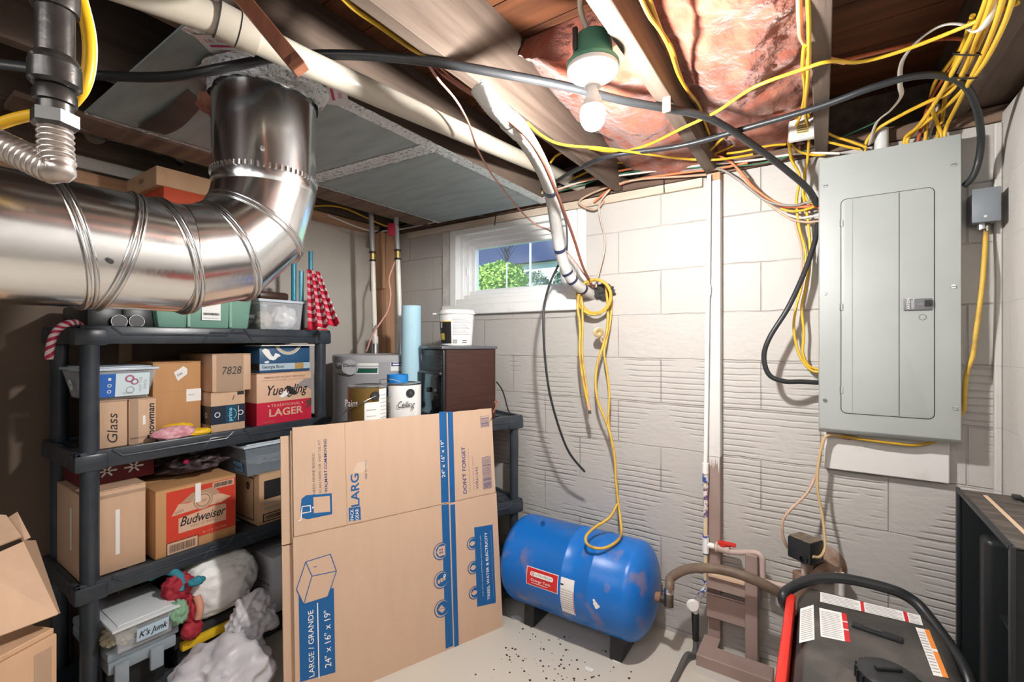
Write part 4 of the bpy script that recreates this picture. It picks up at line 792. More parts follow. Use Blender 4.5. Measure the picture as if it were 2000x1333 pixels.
def lip_ridges(b, x, y0, y1, z, m, X=None):
    L_ = y1 - y0; Z0, Z1 = z - 0.046, z + 0.004
    for f0, f1, up in ((0.10, 0.52, 1), (0.40, 0.60, 0), (0.56, 0.93, 1)):
        a, c = y0 + L_ * f0, y0 + L_ * f1
        pl = [(x, a, Z1), (x, a + 0.03, z - 0.022), (x, c - 0.03, z - 0.022), (x, c, Z1)] if up else [(x, a, Z0), (x, a + 0.025, z - 0.012), (x, c - 0.025, z - 0.012), (x, c, Z0)]
        if X is not None: pl = [X @ Vector(q) for q in pl]
        b.tube(pl, 0.0046, m, 8)
t = thing('shelving_unit', 'black four-tier plastic shelving unit loaded with boxes and bins', 'shelves', (-2.24, 0.93, 0))
U = (-2.445, -2.035, 0.455, 1.405)
for z in LV:
    b = B(); shelf_deck(b, *U, z, m_shelf); lip_ridges(b, U[1] - 0.0005, U[2], U[3], z, m_shelf)
    for i in range(9): b.box(U[0] + 0.03, U[1] - 0.03, U[2] + 0.05 + i * 0.1, U[2] + 0.075 + i * 0.1, z - 0.004, z - 0.0015, m_shelf)
    finish(b, 'shelf', t)
for x in (-2.058, -2.418):
    for y in (0.4975, 1.362):
        b = B()
        for za, zb_ in ((0, LV[0] - 0.06), (LV[0] + 0.0, LV[1] - 0.06), (LV[1], LV[2] - 0.06), (LV[2], LV[3] - 0.06)): b.cyl((x, y, max(za - 0.002, 0)), (x, y, zb_ + 0.002), 0.026, m_shelf, seg=28)
        finish(b, 'post', t)
# second unit, turned, behind the moving box
uA = R(-21); Uo = Vector((-1.279, 2.004, 0)); ud = Vector((math.sin(R(21)), math.cos(R(21)), 0)); un = Vector((-ud.y, ud.x, 0))
M2 = FR(Uo - ud * 0.9, -un, ud)      # local: x toward the room, y along, z up ; x in [-0.35,0]
t = thing('plastic_shelf', 'lower black plastic shelf unit holding the paint cans and brown cabinet', 'shelves', tuple(Uo - ud * 0.45 + un * 0.17))
for z in (0.93, 0.50, 0.08):
    b = B(); b.base = I4; shelf_deck(b, -0.345, 0, 0, 0.9, z, m_shelf, X=M2)
    for i in range(8):
        b.box(-0.32, -0.025, 0.06 + i * 0.105, 0.075 + i * 0.105, z - 0.004, z + 0.002, m_shelf, X=M2)
    for i in range(4): b.box(-0.30 + i * 0.08, -0.285 + i * 0.08, 0.03, 0.87, z - 0.004, z + 0.001, m_shelf, X=M2)
    lip_ridges(b, -0.0005, 0, 0.9, z, m_shelf, M2); finish(b, 'shelf', t)
for x in (-0.03, -0.315):
    for y in (0.035, 0.865):
        b = B()
        for za, zb_ in ((0, 0.022), (0.08, 0.44), (0.50, 0.87)): b.cyl(M2 @ Vector((x, y, max(za - 0.002, 0))), M2 @ Vector((x, y, zb_)), 0.022, m_shelf, seg=24)
        finish(b, 'post', t)
S2 = 0.9385
# ================================================================ flattened moving boxes
m_mbox = cardboard('moving_box_board', (0.57, 0.40, 0.285), (0.54, 0.375, 0.265)); m_mblue = mat('print_blue', (0.006, 0.10, 0.29), 0.6); m_mnavy = mat('print_navy', (0.02, 0.04, 0.16), 0.6)
BRc = P(982, 1226, Z=0.0) + Vector((-0.002, 0.004, 0)); TRc = P(972, 797, Z=0.998)
bx = Vector((0.366, 0.931, 0)).normalized(); by_ = (TRc - BRc).normalized(); by_ = (by_ - bx * by_.dot(bx)).normalized(); BW, BH = 0.878, 1.003
Mbd = FR(BRc - bx * BW, bx, by_); iMb = Mbd.inverted()
def bp(u, v):
    o = iMb @ Vector((0, 0, EYE)); q = iMb @ P(u, v, d=1.0); d = q - o; t_ = -o.z / d.z; r_ = o + d * t_; return (r_.x, r_.y)
fy = bp(966, 963)[1]
t = thing('moving_box', 'large flattened moving box with blue print leaning on the black shelves', 'cardboard box', tuple(Mbd @ Vector((BW / 2, 0, 0))))
def wavy(b, x0, x1, y0, y1, z0, z1, m, seed, X):
    n = 30; top = [(x1 - (x1 - x0) * i / n, y1 + 0.0022 * noise.noise(Vector((i * 0.8, seed, 0)))) for i in range(n + 1)]
    b.prism([(x0, y0), (x1, y0)] + top, z1 - z0, m, X @ Matrix.Translation((0, 0, z0)))
b = B(); wavy(b, 0, BW, 0, fy - 0.002, -0.007, 0, m_mbox, 1, Mbd); finish(b, 'main_panel', t, 0)
b = B(); wavy(b, 0.004, BW - 0.004, fy + 0.002, BH, -0.007, -0.001, m_mbox, 2, Mbd); finish(b, 'top_flap', t, 0)
b = B(); wavy(b, -0.002, BW, 0, BH - 0.012, -0.017, -0.0085, m_mbox, 3, Mbd); finish(b, 'back_panel', t, 0)
b = B()
for yy, w_ in ((bp(760, 1150)[1], 0.0016), (bp(700, 910)[1] + 0.0, 0.0012)): b.box(0.01, BW - 0.01, yy - w_, yy + w_, 0.0, 0.0006, m_edge, X=Mbd) if False else None
b.box(0, BW, fy - 0.0022, fy + 0.0024, -0.004, -0.0015, m_edge, X=Mbd); xq = bp(678, 1000)[0]; b.box(xq - 0.0008, xq + 0.0008, fy + 0.003, BH - 0.004, -0.001, 0.0012, m_card, X=Mbd); finish(b, 'fold_crease', t, 0)
m_mgray = mat('print_gray', (.10, .10, .13), .6); ZF = -0.0004       # print floats a hair above the slightly tilted flap
b = B()
def up(s, u, v0, v1, hpx, m, z=ZF, bold=0.0):
    x0, y0 = bp(u, v0); _, y1 = bp(u, v1); xa_ = bp(u - hpx, (v0 + v1) / 2)[0]; b.text(s, x0, y0, x0 - xa_, m, Mbd, z, w=y1 - y0, rot=R(90), bold=bold)
def quad(pp, m, z=ZF): b.poly([bp(*q) for q in pp], m, Mbd, z)
up('NEED MORE BOXES?', 616, 967, 886, 6, m_mgray); up('SCAN HERE OR VISIT US AT', 628, 964, 860, 6, m_mgray); up('WALMART.COM/MOVING', 640, 962, 858, 7, m_mnavy, bold=0.012)
quad([(587, 998), (589, 975), (598, 968), (648, 964), (649, 1005), (600, 1015), (590, 1012)], m_mblue); quad([(612, 972), (644, 969), (645, 1000), (613, 1003)], m_mbox, ZF + 0.0004)
b.stroke([bp(583, 1018), bp(588, 1016), bp(590, 990), bp(606, 988), bp(607, 1000), bp(591, 1003)], 0.003, m_paper, Mbd, ZF + 0.0006); b.disc(*bp(611, 992), 0.003, m_paper, Mbd, ZF + 0.0006)
up('LARG', 702, 990, 926, 17, m_mblue, bold=0.02); quad([(681, 993), (704, 990), (705, 1016), (682, 1019)], m_mblue); up('PACK', 691, 1017, 995, 7, m_paper, ZF + 0.0005); up('GEAR', 701, 1016, 994, 7, m_paper, ZF + 0.0005); quad([(690, 922), (698, 905), (716, 900), (718, 914), (706, 925)], mat('torn_patch', (0.62, 0.48, 0.36), 0.8), ZF + 0.0002); up('FEED TO HOLD', 717, 936, 900, 4, m_mnavy, ZF + 0.0005)
for ua, ub, va, vb in ((857.5, 872, 870.5, 885), (874.5, 884.5, 887.5, 896)):
    yl = bp(ua, 1262)[1]
    quad([(ua, 805), (ub, 804), (ub + (va - ua) * 0.355, 981), (ua + (va - ua) * 0.355, 983)], m_mblue); quad([(ua + (va - ua) * 0.36, 987), (ub + (vb - ub) * 0.36, 985), (vb, 1262), (va, 1268)], m_mblue, 0.0006)
up('24" x 16" x 19"', 869.5, 933, 860, 8, m_paper, ZF + 0.0006); up("DON'T FORGET", 912, 965, 873, 9, m_mnavy, bold=0.015)
for k, uu in enumerate((919, 927, 935)): up(('REDUCE, REUSE, RECYCLE THIS BOX', 'TAPE SEAMS AND STORE FLAT', 'WR61645')[k], uu, 962 - 3 * k, (876, 890, 912)[k], (3.5, 3.5, 6)[k], m_mnavy if k == 2 else m_mgray)
def bars(u0, u1, v0, v1, n, z=ZF):
    (xa_, ya), (xb_, yb) = bp(u0, v1), bp(u1, v0); b.rect(xa_ - .003, xb_ + .003, ya - .004, yb + .004, m_mnavy, Mbd, z); b.rect(xa_ - .0015, xb_ + .0015, ya - .0025, yb + .0025, m_mbox, Mbd, z + .0003); rnd = random.Random(n); y = ya
    while y < yb - 0.002: w_ = rnd.choice((.0012, .002, .003)); b.rect(xa_, xb_, y, y + w_, m_mnavy, Mbd, z + .0006); y += w_ + rnd.choice((.0015, .0025))
bars(945, 957, 893, 955, 5); bars(940, 954, 814, 834, 7)
finish(b, 'printed_graphics', t, 0); b = B()
# lower panel
z = 0.0006
quad([(583, 1156), (652, 1149), (655, 1314), (586, 1333)], m_mblue, z); up('LARGE / GRANDE', 614, 1322, 1192, 12, m_paper, z + .0005); up('24" x 16" x 19"', 647, 1302, 1190, 14, m_paper, z + .0005); quad([(622, 1325), (624, 1325), (621, 1178), (619, 1178)], m_paper, z + .0005)
hexp = [(579, 1152), (597, 1098), (645, 1083), (657, 1116), (640, 1166), (593, 1181)]
quad(hexp, m_mbox, z + .0003); E = lambda *pp: b.stroke([bp(*q) for q in pp], 0.0032, m_mblue, Mbd, z + .0008)
E(*(hexp + [hexp[0]])); E((597, 1098), (609, 1126), (657, 1116)); E((609, 1126), (593, 1181)); E((613, 1108), (618, 1107))
for (cu, cv), k in (((861, 1077), 0), ((862, 1133), 1), ((863, 1189), 2)):
    c = bp(cu, cv); r_ = 0.036; b.disc(*c, r_, m_mbox, Mbd, z + .001); b.ring(*c, r_ * 0.9, r_, m_mblue, Mbd, z + .0013); hw = r_ * 0.55
    b.disc(c[0] + 0.004, c[1], r_ * 0.8, m_mblue, Mbd, z + .0012)
    if k == 0: b.poly([(c[0] + hw, c[1] - hw), (c[0] + hw, c[1] + hw), (c[0] - hw * .5, c[1] + hw), (c[0] - hw * 1.1, c[1]), (c[0] - hw * .5, c[1] - hw)], m_mbox, Mbd, z + .0016); [b.rect(c[0] + dx, c[0] + dx + .006, c[1] + dy, c[1] + dy + .007, m_mblue, Mbd, z + .002) for dx in (-.008, .002) for dy in (-.009, .003)]
    if k == 1: [b.rect(c[0] - .018 + .013 * i, c[0] - .008 + .013 * i, c[1] - .012 + .003 * i, c[1] + .004 + .003 * i, m_mbox, Mbd, z + .0016) for i in range(3)]; b.ring(c[0] + .015, c[1] + .013, .003, .006, m_paper, Mbd, z + .0018)
    if k == 2: b.poly([(c[0] - .02, c[1]), (c[0], c[1] - .018), (c[0] + .016, c[1] - .006), (c[0] - .002, c[1] + .016)], m_mbox, Mbd, z + .0016); b.stroke([(c[0] - .02, c[1]), (c[0] - .002, c[1] + .002), (c[0] + .016, c[1] - .006)], .0016, m_mblue, Mbd, z + .002)
quad([(926, 1031), (962, 1025), (968.5, 1178), (932, 1186)], m_mblue, z); up('TREES, WATER & ELECTRICITY', 957, 1171, 1038, 8, m_paper, z + .0005, bold=.01); up('THIS BOX SAVES NATURAL RESOURCES LIKE', 944, 1166, 1045, 4, m_paper, z + .0005); up('RECYCLED AND MADE WITH CARE', 964.5, 1168, 1036, 3.5, m_paper, z + .0005)
for (cu, cv), k in (((922.5, 1062), 0), ((924, 1109), 1), ((926.5, 1158), 2)):
    c = bp(cu, cv); r_ = 0.0285; b.disc(*c, r_, m_mbox, Mbd, z + .001); b.ring(*c, r_ * .86, r_, m_mblue, Mbd, z + .0013); b.disc(c[0] + .004, c[1], r_ * .78, m_mblue, Mbd, z + .0012); b.poly([(c[0] - .017, c[1]), (c[0] - .004, c[1] - .011), (c[0] + .010, c[1] - .007), (c[0] + .013, c[1]), (c[0] + .010, c[1] + .007), (c[0] - .004, c[1] + .011)], m_mbox, Mbd, z + .0016)
finish(b, 'printed_graphics', t, 0)
Mb2 = Mbd @ Matrix.Translation((-0.034, 0, -0.0185)); b = B(); wavy(b, 0, BW - 0.02, 0, fy - 0.03, -0.014, 0, m_mbox, 4, Mb2); wavy(b, 0.0, BW - 0.02, fy - 0.025, BH - 0.03, -0.012, -0.001, m_mbox, 5, Mb2); b.box(-0.0008, 0, 0.12, 0.135, -0.010, -0.004, m_ink, X=Mb2)
tag(finish(b, 'moving_box', None, 0), 'second flattened box hidden behind the printed moving box, only its edge showing', 'cardboard box')

# ================================================================ water heater corner
m_heat = mat('heater_gray', (0.34, 0.335, 0.35), 0.4, col2=(0.36, 0.355, 0.37), vs=3)
hx, hy, hr, hz = -2.098, 1.762, 0.247, 1.245
t = thing('water_heater', 'gray cylindrical water heater in the corner behind the paint cans', 'water heater', (hx, hy, 0))
b = B(); b.lathe([(0, 0.02), (hr, 0.02), (hr, hz - 0.035), (hr - 0.003, hz - 0.033)], m_heat, T(hx, hy, 0), 64); finish(b, 'tank', t)
b = B(); b.lathe([(hr + 0.0015, hz - 0.04), (hr + 0.003, hz - 0.035), (hr + 0.003, hz - 0.006), (hr - 0.004, hz), (0, hz + 0.006)], mat('heater_cap', (0.44, 0.44, 0.46), 0.35), T(hx, hy, 0), 64); finish(b, 'top_cap', t)
def hp(u, v, r_):
    o = Vector((0, 0, EYE)); d = P(u, v, d=1) - o; A = d.x ** 2 + d.y ** 2; ox, oy = -hx, -hy; Bq = 2 * (d.x * ox + d.y * oy); Cq = ox * ox + oy * oy - r_ * r_; D = Bq * Bq - 4 * A * Cq; tt = (-Bq - math.sqrt(max(0, D))) / (2 * A); q = o + d * tt; return math.atan2(q.y - hy, q.x - hx), q.z
def wrap(b, u0, v0, u1, v1, m, lift=0.0015, n=12):
    a0, z1_ = hp(u0, v0, hr); a1, _ = hp(u1, v0, hr); _, z0_ = hp(u1, v1, hr); r_ = hr + lift; vs = []; fs = []
    for i in range(n + 1): a = a0 + (a1 - a0) * i / n; vs += [(hx + math.cos(a) * r_, hy + math.sin(a) * r_, z0_), (hx + math.cos(a) * r_, hy + math.sin(a) * r_, z1_)]
    for i in range(n): fs.append((2 * i, 2 * i + 2, 2 * i + 3, 2 * i + 1))
    b.add(vs, fs, m)
m_hg = mat('heater_green', (0.01, 0.10, 0.065), 0.4); b = B(); wrap(b, 656, 707, 739, 731, m_paper); wrap(b, 656, 713, 739, 718, m_hg if False else mat('label_silver', (0.45, 0.46, 0.48), 0.3), 0.002); wrap(b, 656, 718, 738, 721, m_ink, 0.0024); wrap(b, 690, 721, 737, 729, m_hg, 0.0024)
a_, z_ = hp(686, 717, hr); Mh = FR((hx + math.cos(a_) * (hr + 0.010), hy + math.sin(a_) * (hr + 0.010), z_), (-math.sin(a_), math.cos(a_), 0), (0, 0, 1)); b.disc(0, 0, 0.042, mat('label_silver_light', (0.62, 0.63, 0.66), .3), Mh, 0, 32, rx=0.052); b.ring(0, 0, 0.0415, 0.043, m_ink, Mh, .0003, 40); b.ring(-0.036, 0.008, 0.005, 0.009, m_ink, Mh, .0004); b.text('Smith', -0.025, 0.0, 0.017, m_ink, Mh, .0006, w=0.06, bold=.01); finish(b, 'brand_label', t, 0)
b = B(); wrap(b, 763, 702, 791, 724, m_paper); wrap(b, 764, 703, 790, 715, mat('label_navy', (0.03, 0.04, 0.20), 0.4), 0.002); wrap(b, 767, 706, 787, 708, m_paper, .0025); wrap(b, 767, 711, 787, 713, m_paper, .0025); finish(b, 'rating_label', t, 0)
m_steelp = mat('gray_pipe', (0.36, 0.36, 0.37), 0.4, 0.3); m_cream = mat('cream_pipe', (0.80, 0.76, 0.67), 0.35); m_brass = mat('brass_gold', (0.55, 0.38, 0.14), 0.35, 0.9)
for lab, tu, bu, vb1, vb2 in (('left water pipe above the heater, gray above and cream below a brass joint', 724, 733, 494, 509), ('right water pipe above the heater, gray above and cream below a brass joint', 772, 783, 490, 506)):
    dz_ = 2.62; p0 = P(bu, 686, d=dz_); p1 = P(tu, 395, d=dz_); pm = P(tu + (bu - tu) * 0.42, vb1, d=dz_); pn = P(tu + (bu - tu) * 0.45, vb2, d=dz_)
    t = thing('water_pipe', lab, 'pipe', tuple(p0)); b = B(); b.cyl(pm, p1, 0.0135, m_steelp, seg=18); finish(b, 'upper_pipe', t); b = B(); b.cyl(Vector((p0.x, p0.y, hz + 0.03)), pn, 0.0135, m_cream, seg=18); finish(b, 'lower_pipe', t)
    b = B(); b.cyl(pn, pm, 0.0145, m_brass, seg=18); finish(b, 'brass_joint', t); b = B(); dd = (pm - pn).normalized(); b.cyl(pm - dd * .004, pm + dd * .006, 0.019, m_ink, seg=18); b.cyl(pn - dd * .006, pn + dd * .004, 0.019, m_ink, seg=18); finish(b, 'clamp_ring', t)
    b = B(); b.cyl((p0.x, p0.y, hz + 0.002), (p0.x, p0.y, hz + 0.06), 0.019, m_zinc, seg=12); b.cyl((p0.x, p0.y, hz + 0.05), (p0.x, p0.y, hz + 0.10), 0.0165, m_cream, seg=14); finish(b, 'fitting', t)
    if tu == 772:
        b = B(); pq = P(774, 447, d=dz_); b.box(-0.03, 0.03, -0.012, 0.012, -0.04, 0.03, mat('red_clip', (0.45, 0.015, 0.05), 0.4), 0.006, X=T(pq.x, pq.y, pq.z, 0.6) @ Matrix.Translation((-0.018, 0, 0))); finish(b, 'red_clip', t)
cable('pink_cable', 'thin pink wire hanging from the pipe joint down to the heater top', mat('pink_wire', (0.72, 0.36, 0.32), 0.5), 0.0045, [(771, 512, 'd2.585'), (760, 545, 'd2.56'), (763, 575, 'd2.54'), (758, 605, 'd2.53'), (742, 632, 'd2.52'), (727, 655, 'd2.52'), (718, 680, 'd2.53'), (716, 686, 'd2.54')], cat='wire')
m_foam = mat('blue_foam', (0.42, 0.66, 0.78), 0.7, col2=(0.48, 0.72, 0.83), vs=4)
fx, fyy = -1.792, 1.716; b = B(); z1 = P(818, 597, d=2.39).z; b.lathe([(0.0, 0.0), (0.054, 0.0), (0.052, 0.8), (0.050, z1), (0.040, z1), (0.040, z1 - 0.15), (0, z1 - 0.15)], m_foam, T(fx, fyy, 0), 40); tag(finish(b, 'foam_roll', None, 50), 'tall pale blue foam roll standing behind the brown cabinet', 'foam roll')
# paint cans
def can(label, c, r_, h, mside, rz, draw, name='paint_can'):
    t = thing(name, label, 'paint can', (c[0], c[1], S2)); b = B(); b.lathe([(0, 0.0005), (r_ - .002, 0.0005), (r_, 0.004), (r_, h - 0.004)], mside, T(c[0], c[1], S2), 48); finish(b, 'can_body', t)
    b = B(); b.lathe([(r_ + .0008, 0.0), (r_ + .003, .003), (r_ + .0008, .007)], m_zinc, T(c[0], c[1], S2 + .0005), 48); b.lathe([(r_, h - .008), (r_ + .003, h - .004), (r_, h), (r_ - .008, h - .002), (r_ - .012, h - .006), (0, h - .006)], m_zinc, T(c[0], c[1], S2), 48); finish(b, 'lid', t)
    b = B(); ang = lambda a: a + rz
    def W_(a0, a1, z0, z1, m, l=.0006, n=10):
        vs = []; fs = []
        for i in range(n + 1): a = ang(a0 + (a1 - a0) * i / n); vs += [(c[0] + math.cos(a) * (r_ + l), c[1] + math.sin(a) * (r_ + l), S2 + z0), (c[0] + math.cos(a) * (r_ + l), c[1] + math.sin(a) * (r_ + l), S2 + z1)]
        for i in range(n): fs.append((2 * i, 2 * i + 2, 2 * i + 3, 2 * i + 1))
        b.add(vs, fs, m)
    def F_(a, z): a = ang(a); return FR((c[0] + math.cos(a) * (r_ + .0012), c[1] + math.sin(a) * (r_ + .0012), S2 + z), (-math.sin(a), math.cos(a), 0), (0, 0, 1))
    draw(b, W_, F_); finish(b, 'label', t, 0)
    b = B(); a = ang(R(22)); e = Vector((math.cos(a), math.sin(a), 0)); o = Vector((c[0], c[1], S2 + h * 0.78)); b.cyl(o + e * (r_ - .002), o + e * (r_ + .006), 0.019, m_ink, seg=20); b.cyl(o + e * (r_ + .002), o + e * (r_ + .008), 0.011, m_dark, seg=16); finish(b, 'handle_boss', t)
    return t, o, e, ang
a_cam = math.atan2(-1.314, 1.63)
mg = mat('can_gold', (0.20, 0.125, 0.035), 0.3, 0.35)
def d1(b, W_, F_):
    W_(R(-8), R(62), 0.012, 0.122, m_paper, .0008); W_(R(36), R(75), .012, .176, m_white, .0007)
    for i in range(9): W_(R(40), R(70), .02 + i * .016, .0225 + i * .016, m_grayink, .0012)
    W_(R(-2), R(26), .088, .092, m_grayink, .0014); W_(R(-2), R(26), .062, .065, m_grayink, .0014)
    b.text('Paint', -0.052, 0.0, 0.030, m_paper, F_(R(-34), 0.105), .004, w=.062); b.text('& PRIMER', -.03, 0, .008, m_paper, F_(R(-30), .03), .002)
can1, o1, e1, _ = can('bronze gallon paint can beside the water heater', (-1.652, 1.322), 0.0815, 0.19, mg, a_cam, d1)
b = B(); b.tube(smooth_path([o1 + e1 * .089, o1 + e1 * .085 + Vector((-.01, -.05, -.02)), o1 + Vector((-.01, -.094, -.06)), o1 + Vector((-.06, -.085, -.085)), o1 + Vector((-.088, -.04, -.07))], 6), 0.0018, m_zinc, 6); finish(b, 'wire_handle', can1)
def d2(b, W_, F_):
    W_(R(36), R(75), .012, .176, m_paper, .0007); W_(R(-75), R(-52), .13, .172, m_mblue, .001)
    b.text('ar', -.01, 0, .022, m_grayink, F_(R(-50), .12), .003); b.text('Ceiling', -.035, 0, .030, m_ink, F_(R(5), .085), .006, w=.075, shear=.3)
    for i in range(4): W_(R(-70), R(-42), .062 + i * .012, .067 + i * .012, m_grayink, .0012)
    W_(R(-60), R(-20), .03, .033, m_grayink, .0012)
a_cam2 = math.atan2(-1.485, 1.60)
can2, o2, e2, _ = can('white gallon paint can marked for ceiling with blue tape on its lid', (-1.607, 1.489), 0.0815, 0.19, m_white, a_cam2, d2)
b = B(); b.tube(smooth_path([o2 + e2 * .089, o2 + Vector((.03, -.05, .05)), o2 + Vector((-.02, -.085, .062)), o2 + Vector((-.07, -.08, .05)), o2 + Vector((-.09, -.03, .02))], 6), 0.0018, m_zinc, 6); finish(b, 'wire_handle', can2)
b = B(); b.lathe([(.040, 0), (.048, 0), (.048, .036), (.040, .036), (.040, 0)], mat('painter_tape_blue', (0.015, 0.22, 0.62), 0.6), T(-1.632, 1.478, S2 + .1905), 40); tag(finish(b, 'tape_roll', None, 50), 'roll of blue painter tape resting on the white paint can lid', 'tape')
# brown cabinet, bucket
m_brown = mat('espresso_laminate', (0.042, 0.017, 0.012), 0.38, col2=(0.052, 0.022, 0.016), vs=10, stretch=(1, 1, 8)); m_cabtop = mat('cabinet_top', (0.10, 0.105, 0.12), 0.22)
c0 = Vector((-1.449, 1.585, 0)); cl = Vector((-1.728, 1.717, 0)); fw = (cl - c0).length; Mc = FR((cl.x, cl.y, S2), c0 - cl, (0, 0, 1))      # x along front, y up, z toward camera
fd = -0.285; H = P(863, 677, d=.5574 * 1.449 + .8303 * 1.585).z - S2
t = thing('brown_cabinet', 'dark brown heater cabinet standing on the plastic shelf under the window', 'heater', (-1.55, 1.75, S2))
b = B(); b.box(.006, fw - .006, .0005, H - .014, fd + .004, -.018, m_brown, .003, 1, X=Mc); finish(b, 'cabinet', t)
b = B(); b.box(0, fw, H - .014, H, fd - .004, .006, m_cabtop, .003, X=Mc); finish(b, 'top', t)
b = B(); b.box(.01, fw - .01, .004, H - .018, -.0178, -.006, m_black, .003, X=Mc)
for i in range(7): b.box(.03, fw - .03, H - .055 - i * .012, H - .049 - i * .012, -.006, -.002, m_dark, X=Mc)
finish(b, 'front_grille', t)
b = B(); b.box(.018, fw - .018, .02, H * .62, -.0058, -.001, mat('dark_glass', (0.01, 0.012, 0.012), 0.1), .003, X=Mc); b.box(.012, fw - .012, H * .62, H * .66, -.0058, .012, m_black, .004, X=Mc); finish(b, 'control_panel', t)
b = B(); b.cyl(Mc @ Vector((fw * .45, H * .4, -.001)), Mc @ Vector((fw * .45, H * .4, .012)), .012, m_dark, seg=18); b.cyl(Mc @ Vector((fw * .7, H * .4, -.001)), Mc @ Vector((fw * .7, H * .4, .012)), .012, m_dark, seg=18); finish(b, 'knob', t)
cable('power_cord', 'black cord hanging behind the brown cabinet to the shelf', m_ink, .0035, [tuple(Mc @ Vector((fw - .02, H * .5, fd - .008))), (982, 765, 'd2.33'), (992, 800, 'd2.36'), (996, 806, 'd2.355')], cat='cord')
cable('brown_wire', 'short bent brown wire sticking up from the plastic shelf edge', mat('brown_wire', (0.33, 0.13, 0.08), .5), .003, [(963, 806, 'd2.14'), (968, 797, 'd2.14'), (973, 784, 'd2.14'), (965, 787, 'd2.15')], cat='wire')
q = P(897, 672, d=2.36); bx_, by2 = -1.53, 1.775; zt_ = S2 + H + .0006
t = thing('bucket', 'white plastic joint compound tub on top of the brown cabinet', 'bucket', (bx_, by2, zt_)); bh = .178
b = B(); b.lathe([(0, 0), (.074, 0), (.078, .004), (.088, bh - .02), (.0885, bh), (.084, bh), (.076, .01), (0, .01)], m_white, T(bx_, by2, zt_), 48); finish(b, 'tub', t)
b = B(); b.lathe([(.0885, bh - .022), (.0935, bh - .020), (.0935, bh - .012), (.0885, bh - .010)], m_white, T(bx_, by2, zt_), 48); b.box(-.125, -.088, -.012, .012, bh - .020, bh - .013, m_white, .002, X=T(bx_, by2, zt_, R(22))); finish(b, 'rim', t)
b = B(); ac_ = math.atan2(-by2, -bx_)
def bw(a0, a1, z0, z1, m, l=.0008, n=10):
    vs = []; fs = []
    for i in range(n + 1):
        a = ac_ + a0 + (a1 - a0) * i / n
        for z_ in (z0, z1): r_ = .078 + (.010) * (z_ / (bh - .02)) + l; vs.append((bx_ + math.cos(a) * r_, by2 + math.sin(a) * r_, zt_ + z_))
    for i in range(n): fs.append((2 * i, 2 * i + 2, 2 * i + 3, 2 * i + 1))
    b.add(vs, fs, m)
bw(R(-75), R(-18), .012, .118, m_ink); bw(R(-75), R(-18), .118, .122, mat('label_yellow', (.75, .55, .05), .5), .001); bw(R(-17), R(60), .006, .145, m_paper, .0006)
for i in range(12): bw(R(-13), R(50 - (i % 4) * 6), .055 + i * .0072, .0575 + i * .0072, m_grayink, .0012)
for i in range(8): bw(R(-13 + i * 2), R(-12 + i * 2), .012, .032, m_ink, .0012, 1)
bw(R(20), R(38), .014, .018, m_ink, .0012); bw(R(20), R(38), .024, .028, m_ink, .0012); bw(R(-70), R(-45), .03, .062, mat('label_yellow', (.75, .55, .05)), .0014)
a = ac_ + R(-55); b.text('E', -.01, 0, .022, m_paper, FR((bx_ + math.cos(a) * .0865, by2 + math.sin(a) * .0865, zt_ + .092), (-math.sin(a), math.cos(a), 0), (0, 0, 1)), .0015, bold=.03); finish(b, 'label', t, 0)
# ================================================================ things on the black shelving unit
def carton(name, label, x0, x1, y0, y1, z0, z1, m, rz=0.0, cat='cardboard box', group=None, draw=None, flaps=True, tapeon=False):
    cx, cy = (x0 + x1) / 2, (y0 + y1) / 2; Mb = T(cx, cy, z0, rz); hx_, hy_, h = (x1 - x0) / 2, (y1 - y0) / 2, z1 - z0
    t = thing(name, label, cat, (cx, cy, z0), rz, group); b = B(Mb)
    b.box(-hx_, hx_, -hy_, hy_, 0.0006, h - (.003 if flaps else 0), m, .0035, 2); finish(b, 'body', t)
    if flaps:
        for s in (-1, 1):
            b = B(Mb); lo, hi = (-hx_, -.0012) if s < 0 else (.0012, hx_); b.box(lo, hi, -hy_, hy_, h - .0028, h + .0004, m, .0008, 1); finish(b, 'flap', t)
    if tapeon:
        b = B(Mb); b.box(-.024, .024, -hy_ - .0005, -hy_, h * .6, h, m_ptape); b.box(-.024, .024, -hy_ - .0004, hy_ + .0004, h + .0004, h + .0009, m_ptape); finish(b, 'packing_tape', t, 0)
    Ff = Mb @ FR((hx_ + .0004, -hy_, 0), (0, 1, 0), (0, 0, 1)); Fn = Mb @ FR((-hx_, -hy_ - .0004, 0), (1, 0, 0), (0, 0, 1))
    if draw:
        b = B(); draw(b, Ff, Fn, 2 * hy_, h, 2 * hx_); finish(b, 'print', t, 0)
    return t
def bars_on(b, X, x0, x1, y0, y1, seed, back=None, vert=True):
    if back: b.rect(x0 - .003, x1 + .003, y0 - .003, y1 + .003, back, X, .0005)
    rnd = random.Random(seed); x = x0
    while x < x1 - .001: w_ = rnd.choice((.0008, .0014, .002)); b.rect(x, min(x + w_, x1), y0, y1, m_ink, X, .0019); x += w_ + rnd.choice((.001, .0016))
